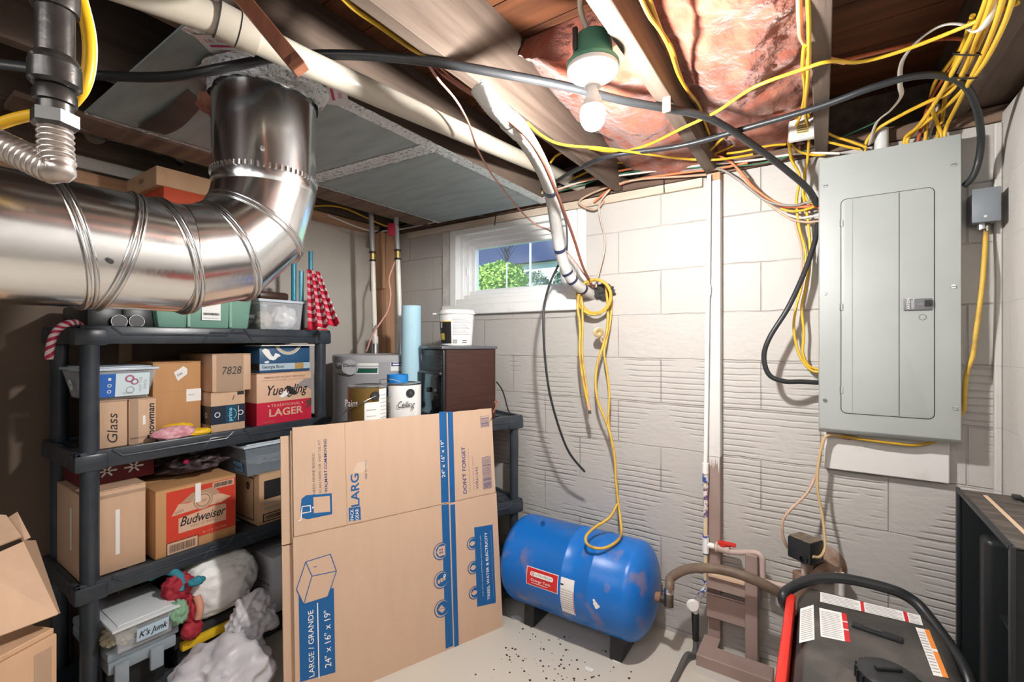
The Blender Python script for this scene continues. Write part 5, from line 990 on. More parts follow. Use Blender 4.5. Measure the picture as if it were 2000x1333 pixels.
def bin_(name, label, x0, x1, y0, y1, z0, z1, lid=True, m=None, ml=None, taper=.012, cat='plastic bin', group=None):
    m = m or m_lightpl; ml = ml or m_lidpl; t = thing(name, label, cat, ((x0 + x1) / 2, (y0 + y1) / 2, z0), 0, group); b = B(); k = taper; w_ = .003; zt2 = z1 - (.014 if lid else 0)
    def shell(i): return [(x0 + k + i, y0 + k + i), (x1 - k - i, y0 + k + i), (x1 - k - i, y1 - k - i), (x0 + k + i, y1 - k - i)], [(x0 + i, y0 + i), (x1 - i, y0 + i), (x1 - i, y1 - i), (x0 + i, y1 - i)]
    bo, to = shell(0); bi, ti = shell(w_)
    vs = [(*q, z0 + .0005) for q in bo] + [(*q, zt2) for q in to] + [(*q, z0 + .004) for q in bi] + [(*q, zt2) for q in ti]
    fs = [(3, 2, 1, 0)] + [(i, (i + 1) % 4, 4 + (i + 1) % 4, 4 + i) for i in range(4)] + [(4 + i, 4 + (i + 1) % 4, 12 + (i + 1) % 4, 12 + i) for i in range(4)] + [(12 + i, 12 + (i + 1) % 4, 8 + (i + 1) % 4, 8 + i) for i in range(4)] + [(8, 9, 10, 11)]
    b.add(vs, fs, m); finish(b, 'tub', t, 0)
    b = B()
    if lid: b.box(x0 - .008, x1 + .008, y0 - .008, y1 + .008, z1 - .013, z1 - .002, ml, .004); b.box(x0 + .012, x1 - .012, y0 + .012, y1 - .012, z1 - .003, z1 + .002, ml, .002)
    else: frame_rim(b, x0 - .006, x1 + .006, y0 - .006, y1 + .006, zt2 - .012, zt2, ml)
    finish(b, 'lid' if lid else 'rim', t); return t
def frame_rim(b, x0, x1, y0, y1, z0, z1, m, w_=.008):
    b.box(x0, x0 + w_, y0, y1, z0, z1, m, .002, 1); b.box(x1 - w_, x1, y0, y1, z0, z1, m, .002, 1); b.box(x0 + w_, x1 - w_, y0, y0 + w_, z0, z1, m, .002, 1); b.box(x0 + w_, x1 - w_, y1 - w_, y1, z0, z1, m, .002, 1)
def blob(c, rx, ry, rz, m, amp=.15, seed=0, fr=2.0, sub=4, pw=1.0, fold=0.0, rot=0.0, floor=None):
    bm = bmesh.new(); bmesh.ops.create_icosphere(bm, subdivisions=sub, radius=1); cr, sr = math.cos(rot), math.sin(rot)
    for v in bm.verts:
        d = v.co.copy(); q = Vector([math.copysign(abs(k_) ** pw, k_) for k_ in d]); k = 1 + amp * noise.noise(d * fr + Vector((seed * 3.1, seed, 0))) + .4 * amp * noise.noise(d * fr * 3 + Vector((seed, 5, 1)))
        if fold: k += fold * (abs(noise.noise(d * fr * 2.2 + Vector((seed, 0, 9)))) - .25) + fold * .4 * abs(noise.noise(d * fr * 5 + Vector((seed, 3, 9))))
        x, y, z = q.x * rx * k, q.y * ry * k, q.z * rz * k; z = c[2] + z
        if floor is not None: z = max(z, floor)
        v.co = Vector((c[0] + x * cr - y * sr, c[1] + x * sr + y * cr, z))
    b = B(); b.addbm(bm, m); return b
L1, L2, L3, L4 = LV[3] + .0002, LV[2] + .0002, LV[1] + .0002, LV[0] + .0002
L1 -= .0012; L2 -= .0012; L3 -= .0012; L4 += .0083
# ---- top tier
m_caner = mat('candy_magenta', (0.50, 0.02, 0.09), .4); m_canew = mat('candy_white', (0.80, 0.66, 0.66), .4)
cp = smooth_path(pts_of([(96, 702, 'd1.499'), (98, 680, 'd1.499'), (103, 660, 'd1.499'), (114, 643, 'd1.508'), (130, 633, 'd1.517'), (148, 631, 'd1.536'), (166, 638, 'd1.554')]), 12)
b = B(); n = len(cp); seg = 16; ring = []
for i in range(n):
    tt = (cp[min(i + 1, n - 1)] - cp[max(i - 1, 0)]).normalized(); e1_ = tt.cross(Vector((-S_, C_, 0))).normalized(); e2_ = tt.cross(e1_)
    r_ = .0115 * (1 if i < n - 10 else max(.25, (n - 1 - i) / 10)); ring.append([cp[i] + (e1_ * math.cos(2 * math.pi * k / seg + i * .34) + e2_ * math.sin(2 * math.pi * k / seg + i * .34)) * r_ for k in range(seg)])
for par, m in ((0, m_caner), (1, m_canew)):
    vs = [q for r2_ in ring for q in r2_]; fs = [(i * seg + k, i * seg + (k + 1) % seg, (i + 1) * seg + (k + 1) % seg, (i + 1) * seg + k) for i in range(n - 1) for k in range(seg) if ((k * 4 // seg) % 2) == par]
    if par == 0: fs.append(tuple(range(seg)))
    b.add(vs, fs, m)
tag(finish(b, 'candy_cane', None, 60), 'striped candy cane ornament hanging over the end of the top shelf', 'ornament')
b = B(); b.box(-2.40, -2.10, .50, .60, L1, L1 + .085, m_black, .012); b.box(-2.40, -2.11, .60, .70, L1, L1 + .09, m_black, .01); t = thing('binocular_case', 'black object with two round openings on the left of the top shelf', 'case', (-2.25, .6, L1)); finish(b, 'body', t)
for u in (233, 267):
    q = P(u, 628, X=-2.085); b = B(); b.cyl((-2.2, q.y, q.z), (-2.085, q.y, q.z), .0225, m_black, seg=26); b.lathe([(.0222, 0), (.0236, 0), (.0236, .002), (.0222, .002)], m_paper, FR((-2.085, q.y, q.z), (0, 1, 0), (0, 0, 1)), 32); finish(b, 'round_opening', t)
m_tote = mat('sage_tote', (0.17, 0.33, 0.26), .4); m_tlid = mat('sage_lid', (0.22, 0.40, 0.33), .4)
t = thing('storage_tote', 'sage green storage tote on the top shelf below the shiny duct', 'tote', (-2.24, .86, L1)); ty0, ty1 = .68, 1.048
b = B(); b.hexa([(-2.41, ty0 + .02, L1), (-2.085, ty0 + .02, L1), (-2.085, ty1 - .014, L1), (-2.41, ty1 - .014, L1)], [(-2.42, ty0, 1.515), (-2.075, ty0, 1.515), (-2.075, ty1, 1.515), (-2.42, ty1, 1.515)], m_tote, .018)
for y in (.80, .955): b.box(-2.08, -2.0745, y - .006, y + .006, L1 + .012, 1.50, m_tlid, .002, 1)
finish(b, 'tub', t); b = B(); b.box(-2.43, -2.064, ty0 - .01, ty1 + .01, 1.515, 1.535, m_tlid, .006); finish(b, 'lid', t)
b = B(); Xl = FR((-2.0755, 0, 0), (0, 1, 0), (0, 0, 1)); b.rect(.845, .915, 1.405, 1.49, m_paper, Xl); bars_on(b, Xl, .85, .91, 1.425, 1.435, 3); b.rect(.85, .905, 1.412, 1.415, m_grayink, Xl, .0008); finish(b, 'label', t, 0)
t = bin_('clear_bin', 'clear open bin of white plush beside the green tote', -2.40, -2.075, 1.075, 1.285, L1, 1.51, lid=False)
bb = blob((-2.125, 1.215, 1.43), .045, .055, .055, m_white, .25, 3, 2.2); tag(finish(bb, 'plush_toy', None, 60), 'white plush toy inside the clear bin on the top shelf', 'toy')
bb = blob((-2.13, 1.12, 1.415), .045, .035, .04, mat('tan_fabric', (.62, .54, .42), .9), .25, 5, 2.2); tag(finish(bb, 'cloth_bundle', None, 60), 'beige folded cloth inside the clear bin on the top shelf', 'cloth')
m_teal = mat('teal_bottle', (.02, .22, .33), .3); m_tealk = mat('teal_light', (.10, .38, .48), .3)
for i, (y, z0_, z1_, r_, lab) in enumerate(((1.262, 1.515, 1.70, .012, 'slim teal bottle standing in the clear bin, nearest the duct elbow'), (1.288, 1.515, 1.66, .011, 'slim teal bottle with dark foot, middle one beside the duct elbow'), (1.305, 1.49, 1.76, .010, 'tall thin blue tube standing beside the red checked cloth'))):
    x = -2.12 + .02 * i; t = thing('bottle', lab, 'bottle', (x, y + .02 * (i == 2), z0_ - (.14 if i < 2 else .12))); yy = y + .02 * (i == 2)
    b = B(); b.cyl((x, yy, z0_), (x, yy, z1_), r_, m_teal if i != 1 else m_tealk, seg=18); finish(b, 'bottle_body', t); b = B(); b.cyl((x, yy, L1 + (.008 if i < 2 else .001)), (x, yy, z0_), r_ * .8, m_ink, seg=16); finish(b, 'dark_foot', t)
b = B(); b.box(-2.30, -2.12, 1.1, 1.24, 1.512, 1.55, mat('dark_brown_leather', (.05, .022, .015), .35), .012); tag(finish(b, 'brown_case'), 'dark brown case lying on top of the clear bin', 'case')
b = B(); b.box(-2.36, -2.06, 1.302, 1.372, 1.382, 1.52, m_paper, .004); tag(finish(b, 'white_box'), 'narrow white box standing behind the red checked cloth', 'box')
t = thing('red_box', 'flat red box at the right end of the top shelf', 'box', (-2.15, 1.34, L1)); b = B(); b.box(-2.35, -2.05, 1.293, 1.40, L1, L1 + .0155, mat('red_card', (.62, .03, .025), .45), .002); finish(b, 'body', t); b = B(); b.text('LACIE ROSE', 1.30, L1 + .004, .007, m_paper, FR((-2.0495, 0, 0), (0, 1, 0), (0, 0, 1)), w=.06); finish(b, 'lettering', t, 0)
m_ck = [mat('check_red', (.60, .012, .045), .7), mat('check_pink', (.80, .30, .36), .7), mat('check_white', (.85, .72, .74), .7)]
b = B(); nx, ny = 24, 16; vs = []; q00, q01, q10, q11 = P(601, 526, d=2.22), P(626, 533, d=2.2), P(606, 643, d=2.2), P(668, 632, d=2.12)
for j in range(ny + 1):
    for i in range(nx + 1):
        s_, f = i / nx, j / ny; q = (q00 * (1 - s_) + q01 * s_) * (1 - f) + (q10 * (1 - s_) + q11 * s_) * f; ph = abs(((s_ * 3) % 1) - .5) * 2
        q = q + Vector((S_, -C_, 0)) * (.022 * ph * (.3 + f)) + Vector((0, 0, -.010 * (1 - ph) * f + .004 * noise.noise(Vector((s_ * 6, f * 9, 1))))); vs.append(q)
for cidx in range(3):
    fs = []
    for j in range(ny):
        for i in range(nx):
            col_ = i * 6 // nx; c = (0 if (j % 2 == 0) else (2 if col_ % 2 else 1)) if j < ny - 1 else 0
            if (i * 3 // nx) % 2 and j < ny - 1: c = (0 if j % 2 else (2 if col_ % 2 else 1))
            if c == cidx: k = j * (nx + 1) + i; fs.append((k, k + 1, k + nx + 2, k + nx + 1))
    b.add(vs, fs, m_ck[cidx])
o = finish(b, 'checked_cloth', None, 60, weld=False); md = o.modifiers.new('t', 'SOLIDIFY'); md.thickness = .003; tag(o, 'red and pink checked paper fan hanging at the right end of the top shelf', 'cloth')
# stacked boxes behind the duct
b = B(); b.box(-2.40, -2.09, .72, 1.0, 1.536, 1.915, mat('orange_red_box', (.50, .07, .025), .5), .004); tag(finish(b, 'red_carton'), 'orange-red box on the green tote half hidden behind the duct', 'box')
t = thing('cardboard_box', 'cardboard box at the top of the stack behind the duct riser', 'cardboard box', (-2.25, .87, 1.917)); b = B(Matrix.Identity(4)); b.box(-2.41, -2.10, .70, 1.05, 1.9165, 1.99, m_card2, .002, 1); finish(b, 'body', t)
b = B(); b.text('1881', .02, .03, .02, m_edge, FR((-2.3, .6995, 1.917), (1, 0, 0), (0, 0, 1))); bm_ = [(.27, .0), (.275, .03), (.30, .058), (.31, .05), (.292, .03), (.288, .0)]; b.poly([(q[0], q[1]) for q in bm_], m_ink, FR((-2.0995, .70, 1.918), (0, 1, 0), (0, 0, 1))); finish(b, 'print', t, 0)

# ---- second tier
def d_glass(b, Ff, Fn, w, h, dp): b.text('Glass', w * .5 + .012, .012, .03, m_ink, Ff, w=h * .62, rot=R(90), shear=.2); b.rect(0, w, h * .965, h * .995, m_ptape, Ff)
def d_snow(b, Ff, Fn, w, h, dp): b.text('Snowman', w * .92, .012, .022, m_ink, Ff, w=h * .80, rot=R(90), shear=.15, bold=.02); b.rect(w * .5, w * .6, h * .42, h * .62, m_paper, Ff); b.rect(0, w * .9, h * .12, h * .16, m_ptape, Ff, .0003); b.rect(w * .04, w * .34, .0, h, m_ptape, Ff, .0003)
carton('small_box', 'small cardboard box marked Glass behind the front shelf post', -2.30, -2.10, .530, .6125, L2, 1.108, m_card, draw=d_glass, tapeon=False)
carton('small_box', 'small taped cardboard box with black handwriting, right of the Glass box', -2.30, -2.095, .6145, .698, L2, 1.106, m_card, draw=d_snow)
t = bin_('clear_bin', 'clear lidded bin with blue and white label on two small boxes', -2.36, -2.098, .492, .70, 1.1095, 1.226, taper=.022)
b = B(); Xb = FR((-2.105, .492, 1.112), (0, 1, 0), (.16, 0, 1)); mb = mat('label_blue', (.03, .14, .50), .4)
b.rect(.03, .185, .008, .092, mat('label_pale', (.66, .78, .84), .4), Xb); b.rect(.03, .085, .008, .092, mb, Xb, .0009); b.ring(.068, .028, .004, .006, m_paper, Xb, .0013); b.ring(.068, .05, .004, .006, m_paper, Xb, .0013); b.rect(.064, .072, .068, .078, m_paper, Xb, .0013)
b.ring(.125, .072, .008, .014, mat('label_mauve', (.42, .16, .24), .5), Xb, .0013); b.ring(.14, .06, .007, .012, mat('label_mauve', (.42, .16, .24)), Xb, .0013); b.ring(.128, .03, .010, .0125, m_grayink, Xb, .0013); b.text('SPACE', .176, .03, .009, m_grayink, Xb, .0013, rot=R(90)); b.text('HOT TUB', .162, .022, .009, m_grayink, Xb, .0013, rot=R(90)); b.text('LINEN', .106, .015, .008, m_grayink, Xb, .0013); finish(b, 'label', t, 0)
b = B(); Xn = FR((-2.345, .4985, 1.112), (1, 0, 0), (0, -.16, 1)); b.disc(.10, .05, .02, m_paper, Xn); b.text('60', .09, .045, .012, m_ink, Xn, .0008); finish(b, 'round_sticker', t, 0)
b = B(); b.box(-2.33, -2.15, .53, .66, 1.122, 1.20, m_paper, .01); tag(finish(b, 'paper_stack'), 'white paper goods inside the clear labelled bin', 'paper')
def d_big(b, Ff, Fn, w, h, dp):
    b.poly([(w * .42, h * .86), (w * .62, h * .94), (w * .70, h * .90), (w * .70, h * .83), (w * .50, h * .74)], m_paper, Ff); b.text('E99', w * .50, h * .80, .010, m_ink, Ff, .0009, rot=R(25)); b.rect(w * .68, w, h * .45, h * .62, m_paper, Ff); b.text('TRUST', w * .72, h * .53, .006, m_grayink, Ff, .0009); b.rect(w * .05, w * .95, h * .60, h * .603, m_edge, Ff, .0003)
carton('cardboard_box', 'upright tan cardboard box with white price tag in the middle of the second shelf', -2.42, -2.15, .705, .872, L2, 1.236, m_card3, draw=d_big)
def d_78(b, Ff, Fn, w, h, dp): b.text('7828', w * .22, h * .46, .034, m_ink, Ff, w=w * .5, shear=.15); b.rect(w * .1, w * .8, 0, h, m_ptape, Ff, .0003)
def d_pr(b, Ff, Fn, w, h, dp):
    mt_ = mat('dark_tape', (.025, .035, .055), .25); mt2 = mat('blue_tape', (.02, .07, .13), .25); b.rect(0, w, h * .20, h * .66, mt_, Ff); b.rect(w * .42, w * .74, h * .2, h * .66, mt2, Ff, .0007)
    b.text('prime', w * .60, h * .24, .016, mat('tape_cyan', (.25, .6, .72), .4), Ff, .001, w=h * .34, rot=R(90), bold=.02); b.ring(w * .56, h * .43, .022, .0245, mat('tape_cyan', (.25, .6, .72)), Ff, .001, a0=R(-60), a1=R(60)); b.stroke([(w * .62, h * .78), (w * .67, h * .9)], .003, m_ink, Ff)
    for cx_ in (w * .18, w * .86): b.ring(cx_, h * .44, .008, .011, m_paper, Ff, .001)
    b.rect(w * .76, w * .96, h * .9, h * .99, m_ink, Ff); b.rect(w * .78, w * .8, h * .24, h * .62, m_paper, Ff, .001); b.rect(dp * .0, dp, h * .20, h * .66, mt_, Fn); b.ring(dp * .85, h * .43, .008, .011, m_paper, Fn, .001)
carton('small_box', 'cardboard box numbered 7828 stacked on the dark-taped box', -2.40, -2.08, .885, 1.040, 1.1065, 1.265, m_card, draw=d_78)
carton('small_box', 'small cardboard box sealed with dark printed tape', -2.34, -2.085, .882, 1.018, L2, 1.1055, m_card, draw=d_pr)
m_lred = mat('lager_red', (.55, .02, .055), .4); m_ltan = mat('lager_tan', (.66, .42, .29), .5)
def d_lag(b, Ff, Fn, w, h, dp):
    b.rect(0, w, 0, h * .44, m_lred, Ff); b.rect(0, dp, 0, h * .44, m_lred, Fn); b.text('LAGER', w * .2, h * .16, .034, m_ltan, Ff, .001, w=w * .62, bold=.02); b.text('TRADITIONAL', w * .24, h * .34, .013, m_ltan, Ff, .001, w=w * .54); b.disc(w * .2, h * .365, .004, m_ltan, Ff, .001); b.disc(w * .82, h * .365, .004, m_ltan, Ff, .001)
    b.text('Yuengling', w * .14, h * .57, .046, m_ink, Ff, .001, w=w * .74, shear=.35, bold=.01); b.text("AMERICA'S OLDEST BREWERY", w * .12, h * .90, .008, m_edge, Ff, .001, w=w * .76, bold=.01); b.rect(w * .08, w * .9, h * .855, h * .86, m_edge, Ff, .001); b.rect(w * .42, w * .6, h * .835, h * .88, m_ltan, Ff, .0014); b.text('12 OZ', w * .44, h * .848, .005, m_edge, Ff, .0016)
    md_ = mat('eagle_dark', (.10, .055, .04), .6); b.poly([(w, h * .30), (w * .86, h * .22), (w * .93, h * .34), (w * .86, h * .36), (w, h * .44)], md_, Ff, .0012); b.poly([(w, h * .86), (w * .85, h * .84), (w * .72, h * .74), (w * .68, h * .66), (w * .8, h * .70), (w * .93, h * .66), (w, h * .60)], mat('eagle_wing', (.30, .26, .26), .6), Ff, .0008)
    b.poly([(w * .50 + .0 , h * .70), (w * .53, h * .735), (w * .59, h * .72), (w * .72, h * .585), (w * .72, h * .55), (w * .66, h * .535), (w * .60, h * .56)], m_ink, Ff, .0018); b.poly([(w * .38, h * .53), (w * .44, h * .50), (w * .55, h * .56), (w * .50, h * .65)], m_paper, Ff, .002)
    b.text('12 BOTTLES', w * .1, h * .05, .007, m_edge, Ff, .001)
carton('beer_carton', 'red and tan lager carton at the right end of the second shelf', -2.36, -2.075, 1.062, 1.325, L2, 1.174, m_ltan, cat='carton', draw=d_lag)
m_gnavy = mat('boot_box_blue', (.025, .085, .19), .4)
def d_geo(b, Ff, Fn, w, h, dp):
    b.rect(0, w, h * .10, h * .34, mat('boot_band', (.42, .52, .60), .5), Ff); b.rect(w * .68, w * .86, h * .10, h * .34, mat('boot_gold', (.42, .27, .10), .4), Ff, .0008); b.text('Georgia Boot', w * .04, h * .17, .014, m_ink, Ff, .001, w=w * .42, bold=.01)
    b.ring(w * .55, h * 1.25, .056, .066, mat('boot_tan', (.55, .45, .33), .5), Ff, .0008, a0=R(208), a1=R(332)); b.ring(w * .55, h * 1.25, .067, .070, m_paper, Ff, .001, a0=R(206), a1=R(334))
    e = lambda x, y: (w * x, h * y); b.poly([e(.04, .84), e(.10, .92), e(.17, .86), e(.22, .66), e(.26, .60), e(.29, .74), e(.36, .70), e(.40, .62), e(.34, .58), e(.30, .50), e(.26, .46), e(.18, .50), e(.12, .62), e(.08, .72)], m_paper, Ff, .001); b.poly([e(.08, .42), e(.16, .46), e(.18, .38), e(.11, .36)], m_paper, Ff, .001); b.rect(0, dp, h * .1, h * .34, m_dark, Fn)
carton('boot_box', 'navy blue boot box with white eagle stacked on the lager carton', -2.38, -2.082, 1.078, 1.322, 1.1755, 1.296, m_gnavy, cat='box', draw=d_geo, flaps=False)
b = B(); b.box(-2.2, -2.05, 1.07, 1.33, 1.2975, 1.3015, m_paper, .001, 1); tag(finish(b, 'white_card'), 'flat white card lying on the navy boot box', 'card')
m_plush = mat('pink_plush', (.62, .25, .30), .95, col2=(.75, .45, .48), vs=60, bump=.003, bs=140)
bb = blob((-2.062, .745, .967), .032, .072, .0265, m_plush, .14, 8, 2.6, floor=L2 + .0005); tag(finish(bb, 'plush_toy', None, 60), 'pink fuzzy plush toy lying at the front of the second shelf', 'toy')
m_yel = mat('toy_yellow', (.78, .47, .02), .4)
bb = blob((-2.06, .825, .957), .022, .05, .016, m_yel, .14, 3, 2.5, floor=L2 + .0005); tag(finish(bb, 'yellow_toy', None, 50), 'yellow plastic toy beside the pink plush', 'toy')
bb = blob((-2.115, .775, .978), .020, .055, .018, m_yel, .14, 6, 2.5); tag(finish(bb, 'yellow_toy', None, 50), 'yellow toy behind the pink plush leaning on the upright box', 'toy')
b = B(); b.box(-2.115, -2.055, .90, .985, L2 + .0004, L2 + .006, mat('pink_card', (.70, .42, .36), .6), .001, 1) if False else None
# ---- third tier
def d_left(b, Ff, Fn, w, h, dp): b.rect(w * .52, w * .585, h * .20, h * .74, m_paper, Ff); b.rect(dp * .62, dp * .70, h * .3, h * .8, m_paper, Fn); b.rect(0, w, h * .90, h * .94, m_ptape, Ff)
t = carton('cardboard_box', 'plain cardboard box with white strip at the near end of the third shelf', -2.36, -2.0865, .478, .663, L3, .795, m_card, draw=d_left)
m_bred = mat('beer_red', (.60, .05, .025), .5)
def d_bud(b, Ff, Fn, w, h, dp):
    b.rect(w * .12, w * .99, h * .16, h * .95, m_bred, Ff); b.poly([(w * .26, h * .30), (w * .86, h * .30), (w * .86, h * .56), (w * .70, h * .58), (w * .26, h * .52)], m_ltan, Ff, .0008); b.text('Budweiser', w * .27, h * .40, .035, m_ink, Ff, .0012, w=w * .58, shear=.35, bold=.012); b.text('KING OF BEERS', w * .40, h * .345, .008, m_edge, Ff, .0012, w=w * .32)
    e = lambda x, y: (w * x, h * y); b.poly([e(.18, .58), e(.26, .74), e(.38, .72), e(.62, .78), e(.80, .74), e(.93, .66), e(.80, .60), e(.55, .60)], m_ltan, Ff, .001); b.poly([e(.28, .74), e(.42, .86), e(.70, .88), e(.78, .76), e(.6, .72)], mat('crest_tan', (.45, .28, .18), .6), Ff, .0011)
    for r0, r1 in ((.0, .018), (.022, .026), (.031, .034)): b.ring(w * .56, h * .71, r0, r1, m_ltan if r0 == 0 else m_edge, Ff, .0016 + r0 * .01)
    b.disc(w * .56, h * .71, .036, m_ltan, Ff, .0013); b.text('AB', w * .53, h * .685, .012, m_edge, Ff, .002); b.rect(w * .46, w * .53, h * .70, h * .99, m_paper, Ff, .0024); b.text('BEER', w * .22, h * .60, .01, m_edge, Ff, .0015, rot=R(8))
    b.rect(w * .12, w * .50, h * .0 + .004, h * .20, m_ink, Ff, .001); b.rect(w * .13, w * .49, h * .0 + .007, h * .19, m_ltan, Ff, .0013); bars_on(b, Ff, w * .15, w * .46, h * .05, h * .16, 4); b.rect(w * .68, w * .97, h * .84, h * .94, m_ltan, Ff, .001); bars_on(b, Ff, w * .70, w * .95, h * .86, h * .925, 9); b.text('24 - 12 FL. OZ. CANS', w * .55, h * .20, .007, m_ltan, Ff, .0012)
carton('beer_carton', 'red and tan beer carton in the middle of the third shelf', -2.36, -2.060, .684, .968, L3, .757, m_card3, cat='carton', draw=d_bud)
def d_p3(b, Ff, Fn, w, h, dp):
    b.disc(dp * .70, h * .73, .017, m_ink, Fn); b.text('P3', dp * .66, h * .69, .016, m_card2, Fn, .0009); b.stroke([(dp * .3, h * .9), (dp * .86, h * .9), (dp * .86, .02), (dp * .3, .02)], .004, m_ink, Fn)
    b.rect(w * .08, w * .5, h * .5, h * .86, m_ink, Ff); b.rect(w * .08, w * .6, h * .40, h * .43, m_grayink, Ff); b.rect(w * .08, w * .5, h * .30, h * .33, m_grayink, Ff); b.rect(w * .06, w * .5, h * .06, h * .22, m_ink, Ff); b.rect(w * .08, w * .48, h * .08, h * .20, m_card2, Ff, .0008); bars_on(b, Ff, w * .1, w * .46, h * .1, h * .18, 8)
carton('cardboard_box', 'tan box with a round black mark on its side, right end of the third shelf', -2.38, -2.06, 1.065, 1.333, L3, .727, m_card2, draw=d_p3)
t = bin_('clear_bin', 'clear bin with blue handwritten label on the tan box of the third shelf', -2.36, -2.05, 1.00, 1.322, .7285, .868, taper=.02, m=mat('clear_dark_plastic', (.30, .36, .42), .15, alpha=.45))
b = B(); Xn = FR((-2.345, 1.0095, .74), (1, 0, 0), (0, -.16, 1)); b.rect(.19, .265, .01, .052, mat('tape_blue_label', (.18, .36, .66), .5), Xn); b.text('Fold.', .195, .022, .018, m_ink, Xn, .001, w=.062, bold=.02); finish(b, 'label', t, 0)
bb = blob((-2.19, 1.16, .775), .08, .10, .026, m_paper, .3, 12, 2.4, fold=.3); tag(finish(bb, 'white_cloth', None, 60), 'white cloth inside the clear bin on the third shelf', 'cloth')
t = thing('gift_box', 'dark red gift box with white snowflakes behind the cardboard boxes', 'box', (-2.30, .60, .796)); b = B(); b.box(-2.42, -2.18, .50, .72, .7962, .872, mat('deep_red', (.12, .008, .015), .5), .004); finish(b, 'body', t)
b = B(); Xg = FR((-2.1795, .50, .7962), (0, 1, 0), (0, 0, 1))
for cx_ in (.075, .155):
    b = B()
    for k in range(6): a = k * math.pi / 3; b.stroke([(cx_, .045), (cx_ + .028 * math.cos(a), .045 + .020 * math.sin(a))], .006, m_paper, Xg)
    finish(b, 'snowflake', t, 0)
bb = blob((-2.24, .86, .822), .13, .13, .055, mat('dark_clear_wrap', (.07, .05, .055), .12, col2=(.22, .16, .17), vs=30, vmix=(.5, .7), alpha=.8), .3, 15, 2.4, fold=.3, floor=.7585); tag(finish(bb, 'ornament_bag', None, 50), 'dark clear bag of ornaments on the beer carton', 'bag')
bb = blob((-2.105, .80, .838), .010, .010, .010, mat('red_ornament', (.35, .01, .06), .2), 0, 1); tag(finish(bb, 'ornament'), 'small shiny red ball ornament by the dark bag', 'ornament')
# ---- bottom tier
m_lat = mat('latch_clear', (.42, .50, .56), .25, alpha=.7)
b = B(); b.box(-2.385, -2.02, .53, .70, L4, .075 + .115, m_black, .006); t = thing('tool_case', 'black case with clear latched lid under the clear shoebox bin', 'case', (-2.2, .6, L4)); finish(b, 'body', t); b = B(); b.box(-2.385, -1.985, .526, .725, .1905, .232, m_lat, .008)
for y in (.56, .66): b.box(-1.985, -1.968, y - .02, y + .02, .15, .225, m_lat, .004)
finish(b, 'clear_lid', t)
b = B(); b.box(-2.385, -1.99, .526, .735, .2328, .262, m_lat, .006); tag(finish(b, 'parts_case'), 'flat clear parts case stacked on the black case', 'case')
t = bin_('shoebox_bin', 'clear shoebox bin with white lid and handwritten label on the bottom shelf', -2.22, -1.955, .535, .715, .2630, .358, taper=.014, ml=mat('gray_white_lid', (.66, .70, .72), .3))
b = B(); Xk = FR((-1.959, .52, .266), (0, 1, 0), (.15, 0, 1)); b.rect(.075, .168, .016, .064, mat('pale_blue_label', (.50, .66, .78), .5), Xk); b.text("K's Junk", .08, .03, .022, m_ink, Xk, .001, w=.084, shear=.3, bold=.02); finish(b, 'label', t, 0)
bb = blob((-2.05, .57, .295), .06, .05, .026, mat('ivory_pieces', (.70, .64, .50), .8), .4, 4, 4, fold=.4); tag(finish(bb, 'shell_pieces', None, 30), 'ivory odds and ends inside the clear shoebox bin', 'craft pieces')
t = thing('toolbox', 'black toolbox with yellow handle bar on the bottom shelf', 'toolbox', (-2.15, .84, L4)); b = B(); b.box(-2.40, -2.02, .74, 1.02, L4, .15, m_black, .006); finish(b, 'body', t)
b = B(); b.box(-2.02, -1.992, .745, .965, .148, .178, mat('handle_yellow', (.80, .50, .02), .4), .006); finish(b, 'handle', t); b = B(); b.box(-2.41, -2.022, .73, 1.03, .151, .20, m_dark, .006); finish(b, 'lid', t)
for y in (.985,):
    b = B(); b.box(-2.02, -2.004, y - .022, y + .022, .14, .205, m_lat, .004); finish(b, 'latch', t)
t = thing('stuffed_toy', 'red and green stuffed toy draped between the bin and white pillow', 'toy', (-2.0, .77, .2)); m_tr = mat('plush_red', (.33, .015, .03), .7, col2=(.42, .03, .05), vs=20); m_tg = mat('plush_green', (.22, .40, .26), .8); m_tt = mat('plush_teal', (.03, .22, .30), .7); m_ts = mat('plush_skin', (.66, .30, .20), .7)
bb = blob((-2.03, .745, .385), .04, .05, .05, m_tr, .3, 2, 2.5); finish(bb, 'body', t, 60); bb = blob((-2.0, .775, .285), .04, .032, .06, m_tr, .3, 5, 2.5); finish(bb, 'skirt', t, 60)
bb = blob((-1.965, .725, .32), .025, .028, .045, m_tg, .3, 8, 2.5); finish(bb, 'green_scarf', t, 60); bb = blob((-1.975, .785, .405), .02, .028, .016, m_tt, .3, 9, 2.5); finish(bb, 'teal_cap', t, 60)
b = B(); b.tube(smooth_path([(-1.97, .785, .35), (-1.955, .79, .31), (-1.96, .785, .27)], 5), .013, m_ts, 10); finish(b, 'arm', t, 60); bb = blob((-1.98, .772, .228), .03, .036, .036, m_tr, .15, 7, 2.2); finish(bb, 'foot', t, 60)
b = B(); b.tube(smooth_path([(-2.1, .68, .43), (-2.06, .72, .45), (-2.02, .75, .42), (-2.0, .74, .38)], 6), .016, m_tt, 10); finish(b, 'sleeve', t, 60)
m_pil = mat('pillow_white', (.90, .89, .87), .75, col2=(.84, .83, .81), vs=7, bump=.004, bs=28)
bb = blob((-2.10, .905, .315), .105, .145, .115, m_pil, .12, 21, 1.6, sub=5, pw=.75, fold=.07, floor=.211); tag(finish(bb, 'pillow', None, 70), 'white pillow in a thin bag on the toolbox', 'pillow')
